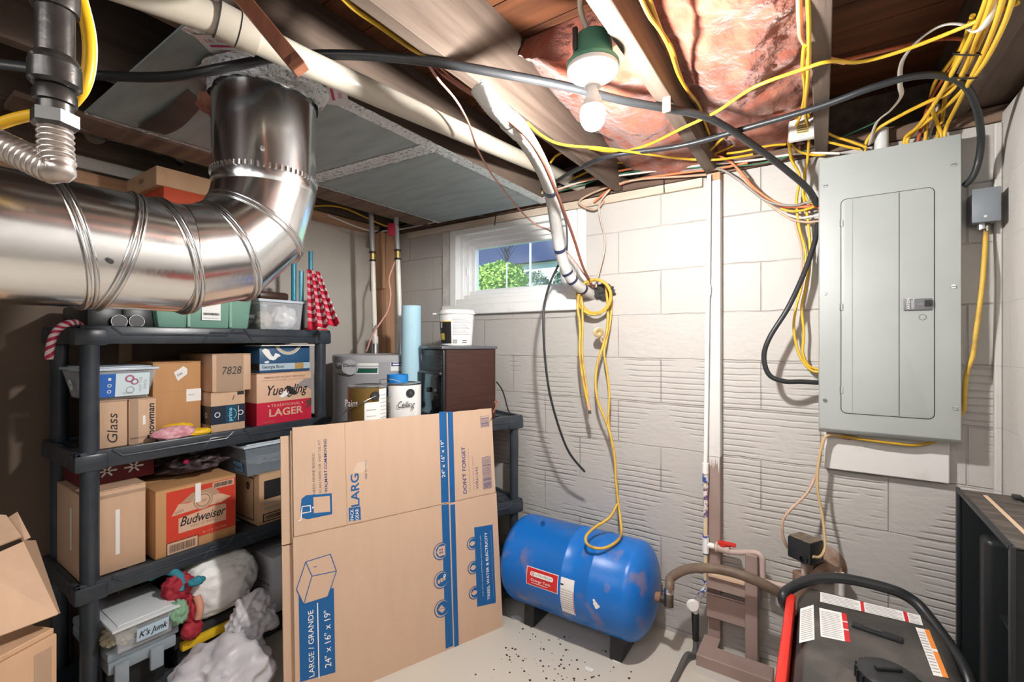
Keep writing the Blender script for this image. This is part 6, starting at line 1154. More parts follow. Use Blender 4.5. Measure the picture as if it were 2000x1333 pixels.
def d_pap(b, Ff, Fn, w, h, dp): b.text('8½" x 11"', dp * .44, .150, .018, m_ink, Fn, w=dp * .36); b.text('Part 20 lb', dp * .44, .122, .015, m_ink, Fn, w=dp * .46, bold=.01); b.rect(dp * .44, dp * .92, .106, .111, m_grayink, Fn); b.rect(dp * .44, dp * .86, .092, .097, m_grayink, Fn)
carton('paper_carton', 'white printed paper carton partly hidden behind the moving box', -2.30, -2.062, 1.125, 1.333, L4, .335, mat('white_carton', (.66, .65, .66), .6), cat='carton', draw=d_pap)
m_bag = mat('thin_white_plastic', (.80, .79, .84), .3, alpha=.55, col2=(.92, .91, .95), vs=12, bump=.004, bs=30)
t = thing('plastic_bag', 'crumpled white plastic bag on the floor in front of the bottom shelf', 'bag', (-1.80, .83, 0))
bb = blob((-1.80, .80, .09), .16, .165, .12, m_bag, .35, 31, 1.5, sub=5, fold=.14, floor=.004); finish(bb, 'bag_body', t, 60); bb = blob((-1.86, .93, .225), .06, .085, .085, m_bag, .4, 33, 1.6, sub=5, fold=.16); finish(bb, 'gathered_top', t, 60)
b = B(); b.tube(smooth_path([(-1.82, .85, .20), (-1.84, .90, .30), (-1.87, .97, .325), (-1.87, 1.0, .24)], 6), .012, m_bag, 10, flat=.4); b.tube(smooth_path([(-1.84, .86, .19), (-1.87, .92, .27), (-1.89, .97, .29)], 6), .010, m_bag, 10, flat=.4); finish(b, 'bag_handle', t, 60)
b = B(); bb = blob((-1.705, .735, .10), .012, .075, .03, mat('bag_pink', (.75, .36, .46), .5), .3, 3, 3); finish(bb, 'pink_print', t, 60)

# ---- boxes on the floor at the lower left
t = thing('cardboard_box', 'lower brown box of the stack at the bottom left corner', 'cardboard box', (-1.75, .2, 0)); cxr = P(112, 1260, d=1.16)
Ms_ = T(cxr.x, cxr.y, 0, R(24))       # local x toward viewer's right end, box extends to -x / -y
b = B(Ms_); b.box(-.36, 0, -.45, 0.0, 0.0006, .585, m_card2, .004); finish(b, 'body', t)
b = B(Ms_); b.box(-.36, .0008, -.05, -.012, .40, .56, m_ptape, .001, 1); finish(b, 'packing_tape', t); b = B(Ms_); b.box(-.3605, .0006, -.452, .0008, .30, .303, m_edge); finish(b, 'flap_seam', t)
t = thing('cardboard_box', 'upper brown box with torn open top on the stack at the bottom left corner', 'cardboard box', (-1.75, .2, .587))
pk = [P(112, 1193, d=1.16), P(64, 1055, d=1.22), P(36, 1002, d=1.27), P(-20, 1010, d=1.25)]
b = B(Ms_); b.box(-.36, -.004, -.45, -.004, .586, .60, m_card2, .002, 1); finish(b, 'body', t)
b = B(); A_, B_, C__, D_ = P(114, 1200, d=1.15), P(46, 1058, d=1.20), P(-60, 1105, d=1.05), P(-60, 1265, d=1.02)
def slab(b, q, th, m):
    nn = (q[1] - q[0]).cross(q[2] - q[0]).normalized() * th; vs = list(q) + [p_ - nn for p_ in q]; b.add(vs, [(0, 1, 2, 3), (7, 6, 5, 4), (0, 4, 5, 1), (1, 5, 6, 2), (2, 6, 7, 3), (3, 7, 4, 0)], m)
slab(b, [A_, B_, C__, D_], .005, m_card); finish(b, 'front_flap', t, 0)
b = B(); slab(b, [B_ + Vector((.001, .002, .003)), P(60, 1050, d=1.225), P(34, 1000, d=1.27), P(10, 1015, d=1.25)], .005, m_card); slab(b, [P(10, 1010, d=1.252), P(40, 1052, d=1.2), P(-60, 1090, d=1.06), P(-60, 1004, d=1.22)], .005, m_card); finish(b, 'torn_flap', t, 0)
b = B(); slab(b, [A_ + Vector((-.001, .004, 0)), P(112, 1190, d=1.165), P(70, 1056, d=1.235), P(48, 1056, d=1.206)], .004, m_edge); finish(b, 'side_flap', t, 0)
# ================================================================ cables
mY = mat('yellow_cable', (0.66, 0.40, 0.03), .4); mYd = mat('amber_cable', (0.52, 0.30, 0.02), .45); mO = mat('orange_cable', (0.70, 0.20, 0.08), .45); mK = mat('black_cable', (0.02, 0.022, 0.025), .4); mKg = mat('black_gray_cable', (0.022, 0.023, 0.025), .35)
mWc = mat('white_cable', (0.66, 0.62, 0.57), .45); mG = mat('green_wire', (0.03, 0.16, 0.09), .5); mGy = mat('gray_cable', (0.27, 0.24, 0.22), .5); mTan = mat('tan_cable', (0.50, 0.34, 0.24), .5); mPk = mat('salmon_wire', (0.55, 0.28, 0.22), .5); mRb = mat('copper_brown', (0.22, 0.07, 0.045), .45)
J = 'Z2.028'
cable('black_cable', 'thick black cable crossing under the joists past the bulb to the panel side', mKg, .0115, [(-40, 120, 'd1.0'), (180, 146, 'd1.14'), (330, 150, 'd1.10'), (450, 130, 'd1.08'), (560, 110, 'd1.12'), (700, 108, 'Z2.024'), (850, 122, 'Z2.024'), (1000, 148, 'Z2.024'), (1120, 172, 'Z2.024'), (1210, 195, 'Z2.024'), (1300, 212, 'Z2.024'), (1390, 233, 'd1.45'), (1480, 290, 'd1.60'), (1545, 340, 'd1.68'), (1580, 372, 'd1.71'), (1596, 400, 'd1.73')], n=8, seg=12)
b = B(); q = P(1302, 210, d=1.355); b.box(q.x - .012, q.x + .012, q.y - .004, q.y + .004, q.z - .014, ZJ - .0005, mPk, .004); tag(finish(b, 'cable_clip'), 'pink cable clip holding the black cable to the joist', 'cable clip')
cable('black_cable', 'black cable arching over the panel and down its right side', mK, .0095, [(1075, 362, 'Y2.045'), (1110, 340, 'd2.06'), (1150, 320, 'd1.86'), (1200, 303, 'd1.74'), (1330, 285, 'Z2.026'), (1470, 247, 'Z2.026'), (1605, 207, 'Z2.026'), (1700, 172, 'd1.30'), (1780, 150, 'd1.27'), (1840, 148, 'd1.27'), (1885, 168, 'd1.31'), (1908, 215, 'd1.38'), (1916, 265, 'd1.44'), (1912, 310, 'd1.47'), (1900, 345, 'd1.485'), (1882, 364, 'd1.50')], n=8, seg=12)
cable('black_cable', 'black cable looping down and into the left side of the panel', mK, .0092, [(1598, 432, 'd1.755'), (1592, 470, 'd1.745'), (1572, 530, 'd1.74'), (1540, 600, 'd1.74'), (1503, 660, 'd1.76'), (1492, 698, 'd1.77'), (1502, 732, 'd1.76'), (1530, 745, 'd1.74'), (1565, 746, 'd1.73'), (1600, 748, 'd1.72')], n=8, seg=12)
cable('black_wire', 'thin black cord hanging loose down the wall beside the window', mK, .0055, [(1104, 500, 'd2.20'), (1090, 520, 'd2.2'), (1072, 560, 'd2.17'), (1062, 610, 'd2.13'), (1063, 680, 'd2.12'), (1072, 760, 'd2.12'), (1090, 830, 'd2.14'), (1112, 885, 'd2.16'), (1142, 922, 'd2.17')], cat='cord')
cable('black_wire', 'short black cord running down behind the white insulated hose', mK, .004, [(1096, 405, 'd2.24'), (1106, 440, 'd2.25'), (1108, 475, 'd2.25'), (1106, 498, 'd2.26')], cat='cord')
# along the wall top, in view order
top = [('YC', mY, 'yellow cable sagging along the joist ends left of the white hose', [(1030, 240, 'Z2.018'), (1060, 266, 'Z2.018'), (1100, 283, 'Z2.018'), (1180, 290, 'Z2.02'), (1270, 302, 'Z2.02'), (1330, 310, 'd1.88'), (1400, 312, 'd1.84'), (1470, 302, 'd1.81')]),
 ('YC', mY, 'yellow cable rising from the wall top up across the joists to the upper right', [(1075, 318, 'd2.05'), (1090, 302, 'd2.0'), (1130, 288, 'd1.92'), (1200, 297, 'd1.80'), (1260, 285, 'd1.72'), (1330, 252, 'Z2.024'), (1400, 218, 'Z2.024'), (1470, 172, 'Z2.024'), (1560, 138, 'Z2.024'), (1620, 120, 'Z2.024'), (1680, 121, 'd1.20'), (1760, 100, 'd1.17'), (1860, 62, 'd1.11'), (1990, 5, 'd1.0')]),
 ('YC', mY, 'yellow cable running along the wall top over the window to the panel', [(1090, 365, 'Y2.07'), (1150, 335, 'Y2.06'), (1210, 318, 'Y2.06'), (1290, 318, 'Y2.06'), (1360, 312, 'Y2.06'), (1420, 290, 'Y2.05'), (1460, 268, 'Y2.05'), (1500, 240, 'd1.75')]),
 ('OC', mO, 'orange cable stapled along the wall top, upper of two', [(1090, 372, 'Y2.08'), (1150, 350, 'Y2.07'), (1220, 332, 'Y2.07'), (1300, 320, 'Y2.07'), (1380, 304, 'Y2.06'), (1420, 312, 'Y2.05'), (1450, 340, 'Y2.06'), (1468, 362, 'Y2.08'), (1500, 388, 'Y2.09'), (1540, 403, 'Y2.09'), (1575, 404, 'Y2.09'), (1599, 400, 'Y2.09')]),
 ('GC', mG, 'green wire running along the wall top past the tall stud', [(790, 440, 'Y2.07'), (900, 412, 'Y2.07'), (1000, 388, 'Y2.07'), (1100, 372, 'Y2.085'), (1200, 342, 'Y2.085'), (1300, 330, 'Y2.085'), (1420, 326, 'Y2.085'), (1500, 316, 'Y2.08'), (1600, 285, 'Y2.07'), (1690, 248, 'Y2.05'), (1715, 236, 'Y2.04')]),
 ('OC', mO, 'salmon cable stapled along the wall top, lower of two', [(1160, 395, 'Y2.09'), (1200, 365, 'Y2.085'), (1250, 350, 'Y2.085'), (1330, 338, 'Y2.085'), (1400, 330, 'Y2.085'), (1460, 318, 'Y2.085')]),
 ('WC', mWc, 'white cable running along the wall top from the heater corner', [(640, 420, 'd2.6'), (720, 450, 'd2.75'), (780, 448, 'Y2.07'), (840, 436, 'Y2.07'), (900, 420, 'Y2.065'), (970, 402, 'Y2.065'), (1040, 396, 'Y2.06'), (1065, 385, 'Y2.06')]),
 ('WC', mWc, 'gray-white cable above it running under the duct panel edge', [(830, 428, 'Y2.05'), (870, 413, 'Y2.05'), (930, 400, 'Y2.05'), (1000, 388, 'Y2.05'), (1070, 375, 'Y2.055'), (1150, 352, 'Y2.075'), (1250, 338, 'Y2.08'), (1380, 322, 'Y2.085'), (1480, 312, 'Y2.08'), (1560, 300, 'Y2.075'), (1640, 300, 'Y2.075')]),
 ('KC', mK, 'black cable running under the duct panel edge to the white hose', [(735, 455, 'd2.72'), (780, 436, 'Y2.06'), (850, 425, 'Y2.06'), (930, 410, 'Y2.055'), (1010, 380, 'Y2.05'), (1080, 365, 'Y2.05'), (1180, 340, 'Y2.07'), (1290, 322, 'Y2.075')]),
 ('YC', mYd, 'amber cable curving under the duct panel at its far corner', [(798, 420, 'Y2.045'), (830, 418, 'Y2.045'), (880, 414, 'Y2.045'), (950, 402, 'Y2.045'), (1030, 385, 'Y2.05'), (1075, 368, 'Y2.06')]),
 ('YC', mY, 'yellow cable entering the corner above the pine rail', [(560, 410, 'd2.42'), (625, 402, 'd2.5'), (670, 406, 'd2.58'), (715, 425, 'd2.68'), (755, 442, 'd2.75'), (775, 440, 'd2.78')]),
 ('WC', mTan, 'tan wire looped along the wall top near the stud', [(1180, 392, 'Y2.09'), (1160, 410, 'Y2.095'), (1130, 395, 'Y2.09'), (1170, 372, 'Y2.085'), (1240, 352, 'Y2.08'), (1330, 345, 'Y2.09'), (1380, 342, 'Y2.09')])]
for k_, m, lab, pts in top: cable({'YC': 'yellow_cable', 'OC': 'orange_cable', 'GC': 'green_wire', 'WC': 'white_cable', 'KC': 'black_cable'}[k_], lab, m, .0048 if k_ != 'GC' else .0028, pts)
# down into the left side of the panel
cable('gray_cable', 'gray cable curving from the wall top into the left side of the panel', mGy, .005, [(1330, 335, 'Y2.085'), (1400, 330, 'Y2.08'), (1440, 350, 'Y2.08'), (1468, 372, 'Y2.085'), (1500, 394, 'Y2.085'), (1545, 402, 'Y2.08'), (1575, 396, 'Y2.08'), (1600, 388, 'Y2.08')])
cable('tan_cable', 'tan cable curving into the panel side, lowest of the bunch', mTan, .0045, [(1440, 332, 'Y2.095'), (1470, 370, 'Y2.095'), (1510, 405, 'Y2.095'), (1545, 428, 'Y2.095'), (1575, 434, 'Y2.09'), (1600, 432, 'Y2.09')])
cable('white_cable', 'white cable looping into the panel side under the orange one', mWc, .004, [(1475, 378, 'Y2.1'), (1520, 410, 'Y2.1'), (1555, 425, 'Y2.1'), (1580, 424, 'Y2.095'), (1600, 420, 'Y2.09')])
cable('yellow_cable', 'yellow cable bent into the panel side just below the orange one', mY, .0045, [(1525, 408, 'Y2.085'), (1550, 413, 'Y2.08'), (1580, 408, 'Y2.08'), (1600, 398, 'Y2.085')])
cable('yellow_cable', 'short yellow cable entering the panel side at the top of the bunch', mY, .0045, [(1570, 375, 'Y2.09'), (1580, 395, 'Y2.085'), (1600, 397, 'Y2.09')])
cable('orange_cable', 'red-orange cable ending in the panel side among yellow ones', mat('red_cable', (.50, .07, .03), .45), .0045, [(1455, 345, 'Y2.1'), (1490, 382, 'Y2.1'), (1530, 404, 'Y2.095'), (1570, 402, 'Y2.09'), (1600, 406, 'Y2.09')])
# vertical yellow run along joist three and down the wall
cable('yellow_cable', 'long yellow cable down the joist edge and wall, right of its pair', mY, .0048, [(1577, -30, 'd.94'), (1580, 60, 'd1.06'), (1578, 150, 'd1.24'), (1573, 220, 'd1.55'), (1580, 260, 'd1.66'), (1577, 310, 'd1.75'), (1568, 370, 'd1.76'), (1578, 430, 'd1.77'), (1582, 500, 'd1.77'), (1574, 560, 'd1.77'), (1566, 600, 'd1.77'), (1570, 650, 'd1.77'), (1568, 690, 'd1.77'), (1580, 715, 'd1.76'), (1600, 722, 'd1.74')])
cable('yellow_cable', 'long yellow cable down the joist edge and wall, left of its pair', mY, .0048, [(1571, 90, 'd1.11'), (1568, 130, 'd1.2'), (1572, 180, 'd1.4'), (1562, 230, 'd1.6'), (1543, 270, 'd1.72'), (1545, 310, 'd1.77'), (1562, 345, 'd1.78'), (1556, 390, 'd1.785'), (1560, 440, 'd1.785'), (1574, 500, 'd1.78'), (1565, 560, 'd1.78'), (1553, 610, 'd1.785'), (1551, 650, 'd1.785'), (1562, 695, 'd1.775'), (1582, 722, 'd1.755'), (1601, 728, 'd1.735')])
cable('tan_cable', 'tan cable going down the wall beside the yellow pair', mTan, .004, [(1552, 430, 'd1.79'), (1558, 455, 'd1.79'), (1566, 490, 'd1.79'), (1566, 535, 'd1.79')])
cable('orange_cable', 'salmon cable down the joist face beside the yellow cable', mat('salmon_cable', (.72, .30, .17), .45), .0062, [(1560, -30, 'd.95'), (1562, 40, 'd1.04'), (1566, 75, 'd1.12'), (1585, 100, 'd1.16'), (1615, 114, 'd1.19'), (1650, 122, 'd1.215')])
cable('orange_cable', 'dark orange cable stretched behind the yellow one across the dark bay', mat('rust_cable', (.34, .075, .03), .45), .0055, [(1630, 122, 'd1.205'), (1690, 108, 'd1.24'), (1745, 95, 'd1.24'), (1810, 80, 'd1.24'), (1865, 75, 'd1.24'), (1893, 82, 'd1.25'), (1880, 105, 'd1.3'), (1850, 145, 'd1.38'), (1820, 190, 'd1.48'), (1800, 250, 'd1.56'), (1792, 278, 'd1.585')])
for lab, pts in (('yellow cable behind the white junction box curving to the panel top', [(1560, 215, 'd1.62'), (1552, 245, 'd1.69'), (1575, 265, 'd1.7'), (1620, 278, 'd1.68'), (1660, 288, 'd1.66'), (1680, 292, 'd1.65')]), ('yellow cable swinging right of the junction box to the panel top', [(1573, 200, 'd1.58'), (1585, 235, 'd1.65'), (1620, 262, 'd1.67'), (1660, 276, 'd1.655'), (1692, 288, 'd1.64')]), ('yellow cable dropping left of the junction box to the wall', [(1535, 185, 'd1.62'), (1542, 200, 'd1.66'), (1543, 240, 'd1.72'), (1540, 280, 'd1.77'), (1550, 318, 'd1.79')]), ('yellow cable looping low over the wall top to the panel corner', [(1545, 280, 'd1.76'), (1560, 296, 'd1.75'), (1590, 303, 'd1.735'), (1612, 302, 'd1.72')]), ('yellow cable crossing the wall top beside the black cable', [(1420, 300, 'd1.86'), (1450, 296, 'd1.82'), (1500, 285, 'd1.79'), (1535, 282, 'd1.77')]), ('short yellow cable poking out under the pink insulation', [(1385, 295, 'd1.84'), (1420, 262, 'd1.72'), (1460, 222, 'd1.62'), (1485, 192, 'd1.60'), (1500, 184, 'd1.60')])):
    cable('yellow_cable', lab, mY, .0046, pts)
# pair on joist two
cable('amber_cable', 'amber cable running down the right face of the middle joist', mYd, .0052, [(1245, -20, 'd.92'), (1268, 30, 'd1.0'), (1290, 60, 'd1.08'), (1310, 100, 'd1.16'), (1325, 145, 'd1.30'), (1345, 180, 'd1.42'), (1365, 205, 'd1.55'), (1375, 235, 'd1.68'), (1385, 262, 'd1.78')])
cable('amber_cable', 'second amber cable tied to the first on the middle joist', mYd, .0052, [(1262, -20, 'd.93'), (1276, 20, 'd1.0'), (1292, 62, 'd1.09'), (1312, 95, 'd1.15'), (1322, 130, 'd1.26'), (1333, 160, 'd1.36')])
# left: yellow along joist one, white cord
cable('yellow_cable', 'yellow cable along the underside of the big joist at the upper left', mY, .0062, [(650, -25, 'd.95'), (690, 15, 'd1.03'), (740, 50, 'd1.10'), (800, 92, 'd1.19'), (850, 120, 'd1.28'), (890, 145, 'd1.36'), (935, 180, 'd1.46'), (960, 200, 'd1.55')], seg=10)
cable('lamp_cord', 'short white cord dropping to the green lamp box', mWc, .0065, [(1133, -30, 'd1.04'), (1133, 10, 'd1.10'), (1138, 35, 'd1.12'), (1146, 55, 'd1.125')], cat='cord')
cable('copper_line', 'copper-brown line running down along the white insulated hose to the wall', mRb, .0062, [(845, 125, 'd1.22'), (880, 155, 'd1.20'), (940, 195, 'd1.18'), (990, 232, 'd1.20'), (1030, 268, 'd1.27'), (1060, 315, 'd1.44'), (1084, 370, 'd1.66'), (1104, 420, 'd1.88'), (1122, 470, 'd2.03'), (1138, 520, 'd2.14'), (1155, 556, 'd2.26'), (1162, 566, 'd2.30')], cat='pipe', seg=10)
cable('pink_wire', 'thin pinkish wire sagging from the joist across the window top to the wall hole', mPk, .0034, [(834, 122, 'd1.17'), (856, 155, 'd1.22'), (890, 195, 'd1.32'), (915, 240, 'd1.42'), (932, 290, 'd1.55'), (960, 340, 'd1.75'), (985, 372, 'd1.9'), (1010, 405, 'd2.02'), (1045, 438, 'd2.08'), (1075, 452, 'd2.1'), (1095, 478, 'd2.12'), (1118, 505, 'd2.16'), (1140, 535, 'd2.2'), (1158, 560, 'd2.27')], cat='wire')
# white insulated line set
m_ins = mat('white_insulation_wrap', (.56, .55, .53), .45, bump=.002, bs=70)
t = thing('insulated_hose', 'white insulated hose with dark tape bands running from joist to wall', 'hose', tuple(P(1150, 570, d=2.3)))
hp_ = smooth_path(pts_of([(935, 168, 'd1.17'), (962, 205, 'd1.18'), (988, 230, 'd1.22'), (1022, 265, 'd1.33'), (1050, 310, 'd1.50'), (1070, 355, 'd1.68'), (1080, 400, 'd1.86'), (1087, 450, 'd2.02'), (1094, 490, 'd2.10'), (1106, 528, 'd2.16'), (1122, 552, 'd2.20'), (1142, 568, 'd2.26'), (1160, 578, 'd2.32')]), 14)
b = B(); b.tube(hp_, [.0255 + .0008 * (1 if i % 2 else -1) for i in range(len(hp_))], m_ins, 20); finish(b, 'hose_cover', t, 60)
b = B(); w0 = hp_[30]; w1 = hp_[36]; b.tube(hp_[30:40], .029, m_trimw, 20); finish(b, 'paper_wrap', t, 60)
m_bt = mat('navy_tape', (.03, .04, .09), .4)
def near(u, v): 
    best = min(range(len(hp_)), key=lambda i: (hp_[i] - P(u, v, d=(hp_[i] - Vector((0, 0, EYE))).dot(Vector((-S_, C_, 0))))).length); return best
for u, v, n_ in ((1076, 370, 3), (1092, 488, 2), (1108, 532, 2), (1118, 547, 3), (1138, 565, 2)):
    i = near(u, v); b = B(); b.tube(hp_[max(0, i - n_ // 2):i + n_ // 2 + 1], .0275, m_bt, 20); finish(b, 'tape_band', t, 60)
# wall hole with coil of yellow cord
q = P(1172, 570, Y=2.125)
bb = blob((q.x + .012, 2.127, q.z), .05, .012, .035, mat('dark_putty', (.035, .033, .03), .7), .5, 3, 3.2, fold=.5); tag(finish(bb, 'wall_putty', None, 40), 'dark foam filling the wall hole where the hose enters', 'putty')
mYc = mat('weathered_yellow', (.60, .38, .06), .5, col2=(.34, .20, .05), vs=14, vmix=(.5, .7))
cq = P(1160, 580, d=2.22); loop = []
for i in range(40):
    a = R(100) + 2 * math.pi * i / 40 * 2.9; rr_ = .088 - .012 * (i / 40); loop.append((cq.x + math.cos(a) * rr_ * .98 + .004 * i / 10 * .3, cq.y + .012 * (i / 40) + .006 * math.sin(a * 1.3), cq.z + math.sin(a) * rr_))
c1 = [(1128, 600, 'd2.215'), (1133, 640, 'd2.2'), (1132, 690, 'd2.19'), (1138, 740, 'd2.18'), (1145, 775, 'd2.17'), (1150, 795, 'd2.165')]
t = thing('extension_cord', 'coiled weathered yellow extension cord hanging from the wall hole', 'extension cord', tuple(P(1160, 800, d=2.17)))
b = B(); b.tube(smooth_path([Vector(p_) for p_ in loop], 3), .0058, mYc, 8); finish(b, 'coil', t, 60)
b = B(); b.tube(smooth_path(pts_of([(1131, 575, 'd2.22')] + c1), 6), .0062, mYc, 8); b.tube(smooth_path(pts_of([(1137, 590, 'd2.225'), (1138, 640, 'd2.21'), (1137, 690, 'd2.2'), (1143, 740, 'd2.19'), (1149, 780, 'd2.18')]), 6), .005, mYc, 8); finish(b, 'hanging_loop', t, 60)
b = B(); q = P(1149, 790, d=2.165); b.cyl(q, q + Vector((.006, 0, -.028)), .010, mTan, seg=12); b.cyl(q + Vector((.006, 0, -.028)), q + Vector((.008, 0, -.045)), .007, m_dirtmetal, seg=10); finish(b, 'plug', t)
b = B(); b.tube(smooth_path(pts_of([(1183, 560, 'd2.24'), (1187, 600, 'd2.225'), (1186, 640, 'd2.21'), (1178, 675, 'd2.2'), (1168, 705, 'd2.19'), (1163, 745, 'd2.18'), (1168, 785, 'd2.17'), (1182, 820, 'd2.15'), (1192, 850, 'd2.13'), (1200, 890, 'd2.11'), (1203, 940, 'd2.09'), (1208, 985, 'd2.06'), (1212, 1020, 'd2.02'), (1213, 1045, 'd1.98'), (1200, 1062, 'd1.94'), (1175, 1072, 'd1.92'), (1150, 1066, 'd1.93'), (1144, 1050, 'd1.96'), (1160, 1032, 'd2.0'), (1190, 1012, 'd2.03'), (1206, 985, 'd2.055')]), 7), .0062, mYc, 8); finish(b, 'long_lead', t, 60)
b = B(); b.tube(smooth_path(pts_of([(1193, 565, 'd2.25'), (1193, 620, 'd2.235'), (1184, 668, 'd2.205'), (1180, 690, 'd2.19'), (1186, 730, 'd2.18'), (1190, 770, 'd2.17'), (1188, 810, 'd2.155'), (1190, 845, 'd2.14')]), 7), .0058, mYc, 8); finish(b, 'second_lead', t, 60)
b = B(); q = P(1168, 650, d=2.195); b.lathe([(.0, 0), (.018, 0), (.024, .006), (.024, .014), (.015, .016), (0, .012)], mat('brass_dull', (.45, .33, .16), .35, .7), FR(q, (C_, S_, 0), (0, 0, 1)), 24); b.cyl(q, P(1176, 670, d=2.2), .006, mTan, seg=8); finish(b, 'light_socket', t, 50)
cable('tan_cable', 'twisted tan cable hanging from the wall top down to the wall hole', mat('beige_cord', (.52, .43, .36), .5), .0045, [(1190, 372, 'Y2.08'), (1172, 395, 'Y2.09'), (1171, 420, 'Y2.1'), (1180, 460, 'Y2.1'), (1180, 490, 'Y2.1'), (1168, 540, 'Y2.1'), (1164, 562, 'Y2.1')])
# right bundle into the top of the panel
def tie(u, v, d, lab):
    q = P(u, v, d=d); b = B(); b.lathe([(.030, -.002), (.032, 0), (.030, .002)], m_ink, FR(q, (.7, .7, .2), (-.6, .55, .6)), 20); tag(finish(b, 'cable_tie'), lab, 'cable tie')
bund = [('left outermost cable of the yellow bundle entering the panel top', mY, [(1935, -25, 'd.96'), (1915, 30, 'd1.05'), (1890, 85, 'd1.15'), (1858, 145, 'd1.26'), (1830, 195, 'd1.40'), (1795, 245, 'd1.52'), (1768, 272, 'd1.60')]),
 ('yellow bundle cable that bows right before the panel top', mY, [(1945, -25, 'd.955'), (1925, 35, 'd1.05'), (1900, 90, 'd1.16'), (1875, 150, 'd1.27'), (1840, 180, 'd1.38'), (1822, 210, 'd1.46'), (1830, 240, 'd1.53'), (1838, 264, 'd1.57')]),
 ('yellow bundle cable straight down to the panel top, rightmost end', mY, [(1965, -25, 'd.95'), (1950, 30, 'd1.03'), (1925, 95, 'd1.15'), (1895, 155, 'd1.27'), (1870, 205, 'd1.42'), (1852, 240, 'd1.52'), (1845, 264, 'd1.57')]),
 ('yellow bundle cable crossing under the black arch to the panel top', mY, [(1985, -25, 'd.945'), (1962, 45, 'd1.05'), (1930, 110, 'd1.17'), (1900, 152, 'd1.26'), (1862, 195, 'd1.40'), (1820, 230, 'd1.52'), (1775, 270, 'd1.60')]),
 ('amber yellow bundle cable behind the others at the panel top', mYd, [(1900, 30, 'd1.12'), (1880, 90, 'd1.2'), (1850, 160, 'd1.34'), (1845, 200, 'd1.46'), (1840, 235, 'd1.55'), (1832, 264, 'd1.59')]),
 ('yellow cable leaving the bundle left toward the panel corner', mY, [(1955, -10, 'd.98'), (1905, 100, 'd1.2'), (1860, 175, 'd1.34'), (1810, 200, 'd1.45'), (1760, 225, 'd1.55'), (1710, 255, 'd1.62'), (1690, 285, 'd1.65')]),
 ('short amber cable between orange and yellow above the panel', mYd, [(1885, 82, 'd1.28'), (1850, 130, 'd1.36'), (1825, 165, 'd1.45'), (1815, 210, 'd1.54'), (1808, 268, 'd1.595')])]
for lab, m, pts in bund:
    e_ = P(pts[-1][0], pts[-1][1], Y=2.085); pts[-1] = (e_.x, e_.y, e_.z + .004); pts.append((e_.x, e_.y, 1.975))
    cable('yellow_cable', lab, m, .0058, pts, seg=10)
cable('white_cable', 'flat white cable curling from the bundle down to the panel top', mWc, .0075, [(1955, -20, 'd.97'), (1930, 40, 'd1.05'), (1905, 62, 'd1.09'), (1880, 48, 'd1.12'), (1840, 50, 'd1.15'), (1795, 78, 'd1.2'), (1762, 120, 'd1.28'), (1758, 165, 'd1.38'), (1760, 188, 'd1.44'), (1740, 215, 'd1.52'), (1712, 240, 'd1.59'), (1698, 282, 'd1.65')], flat=.4)
cable('white_cable', 'short white cable into the panel top among the yellow bundle', mWc, .0045, [(1832, 205, 'd1.50'), (1825, 235, 'd1.56'), (1814, 268, 'd1.6')])
tie(1890, 105, 1.19, 'upper black zip tie around the yellow cable bundle'); tie(1880, 150, 1.265, 'lower black zip tie around the yellow cable bundle')
t = thing('junction_box', 'small white junction box with label hanging among the yellow cables', 'electrical box', tuple(P(1568, 275, d=1.70))); qj = P(1567, 254, d=1.655); Mj = T(qj.x, qj.y, qj.z, R(6)); b = B(); b.box(-.043, .043, -.018, .018, -.036, .036, m_white, .008, X=Mj); finish(b, 'housing', t)
b = B(); Xj = Mj @ FR((-.043, -.0184, -.036), (1, 0, 0), (0, 0, 1)); b.rect(.024, .062, .016, .054, mat('label_cream', (.66, .55, .25), .5), Xj); [b.rect(.027, .059, .020 + .008 * i, .0225 + .008 * i, m_ink, Xj, .0008) for i in range(4)]; b.text('120V', .03, .006, .006, m_ink, Xj); finish(b, 'label', t, 0)
b = B(); b.box(-.034, .03, -.004, .008, .036, .085, mat('beige_tab', (.55, .47, .38), .5), .003, X=Mj); finish(b, 'mounting_tab', t)
# right wall cord, pressure switch cords
cable('yellow_cable', 'weathered yellow cable hanging from the small gray box behind the panel edge', mYc, .0068, [(1926, 448, 'd1.495'), (1924, 480, 'd1.49'), (1920, 540, 'd1.48'), (1913, 600, 'd1.48'), (1906, 650, 'd1.485'), (1900, 695, 'd1.49'), (1888, 730, 'd1.50'), (1884, 765, 'd1.505'), (1882, 800, 'd1.51'), (1870, 815, 'd1.525')], seg=10)
cable('tan_cable', 'tan cable dropping from under the panel to the pressure switch, left loop', mTan, .005, [(1660, 858, 'd1.70'), (1625, 852, 'd1.715'), (1608, 858, 'd1.72'), (1602, 890, 'd1.72'), (1595, 925, 'd1.72'), (1575, 965, 'd1.71'), (1545, 995, 'd1.705'), (1530, 1015, 'd1.705'), (1528, 1040, 'd1.705'), (1535, 1065, 'd1.71'), (1545, 1075, 'd1.715')])
cable('tan_cable', 'tan cable dropping from under the panel to the pressure switch, right loop', mat('tan_yellow', (.55, .38, .20), .5), .005, [(1680, 856, 'd1.69'), (1620, 850, 'd1.705'), (1606, 870, 'd1.71'), (1597, 920, 'd1.71'), (1597, 960, 'd1.70'), (1605, 1000, 'd1.69'), (1610, 1040, 'd1.67'), (1611, 1070, 'd1.65'), (1602, 1088, 'd1.63'), (1587, 1088, 'd1.625')])
cable('amber_cable', 'amber cable running along under the bottom edge of the panel', mYd, .005, [(1625, 850, 'd1.72'), (1680, 858, 'd1.66'), (1740, 866, 'd1.61'), (1790, 870, 'd1.575'), (1830, 862, 'd1.55')])
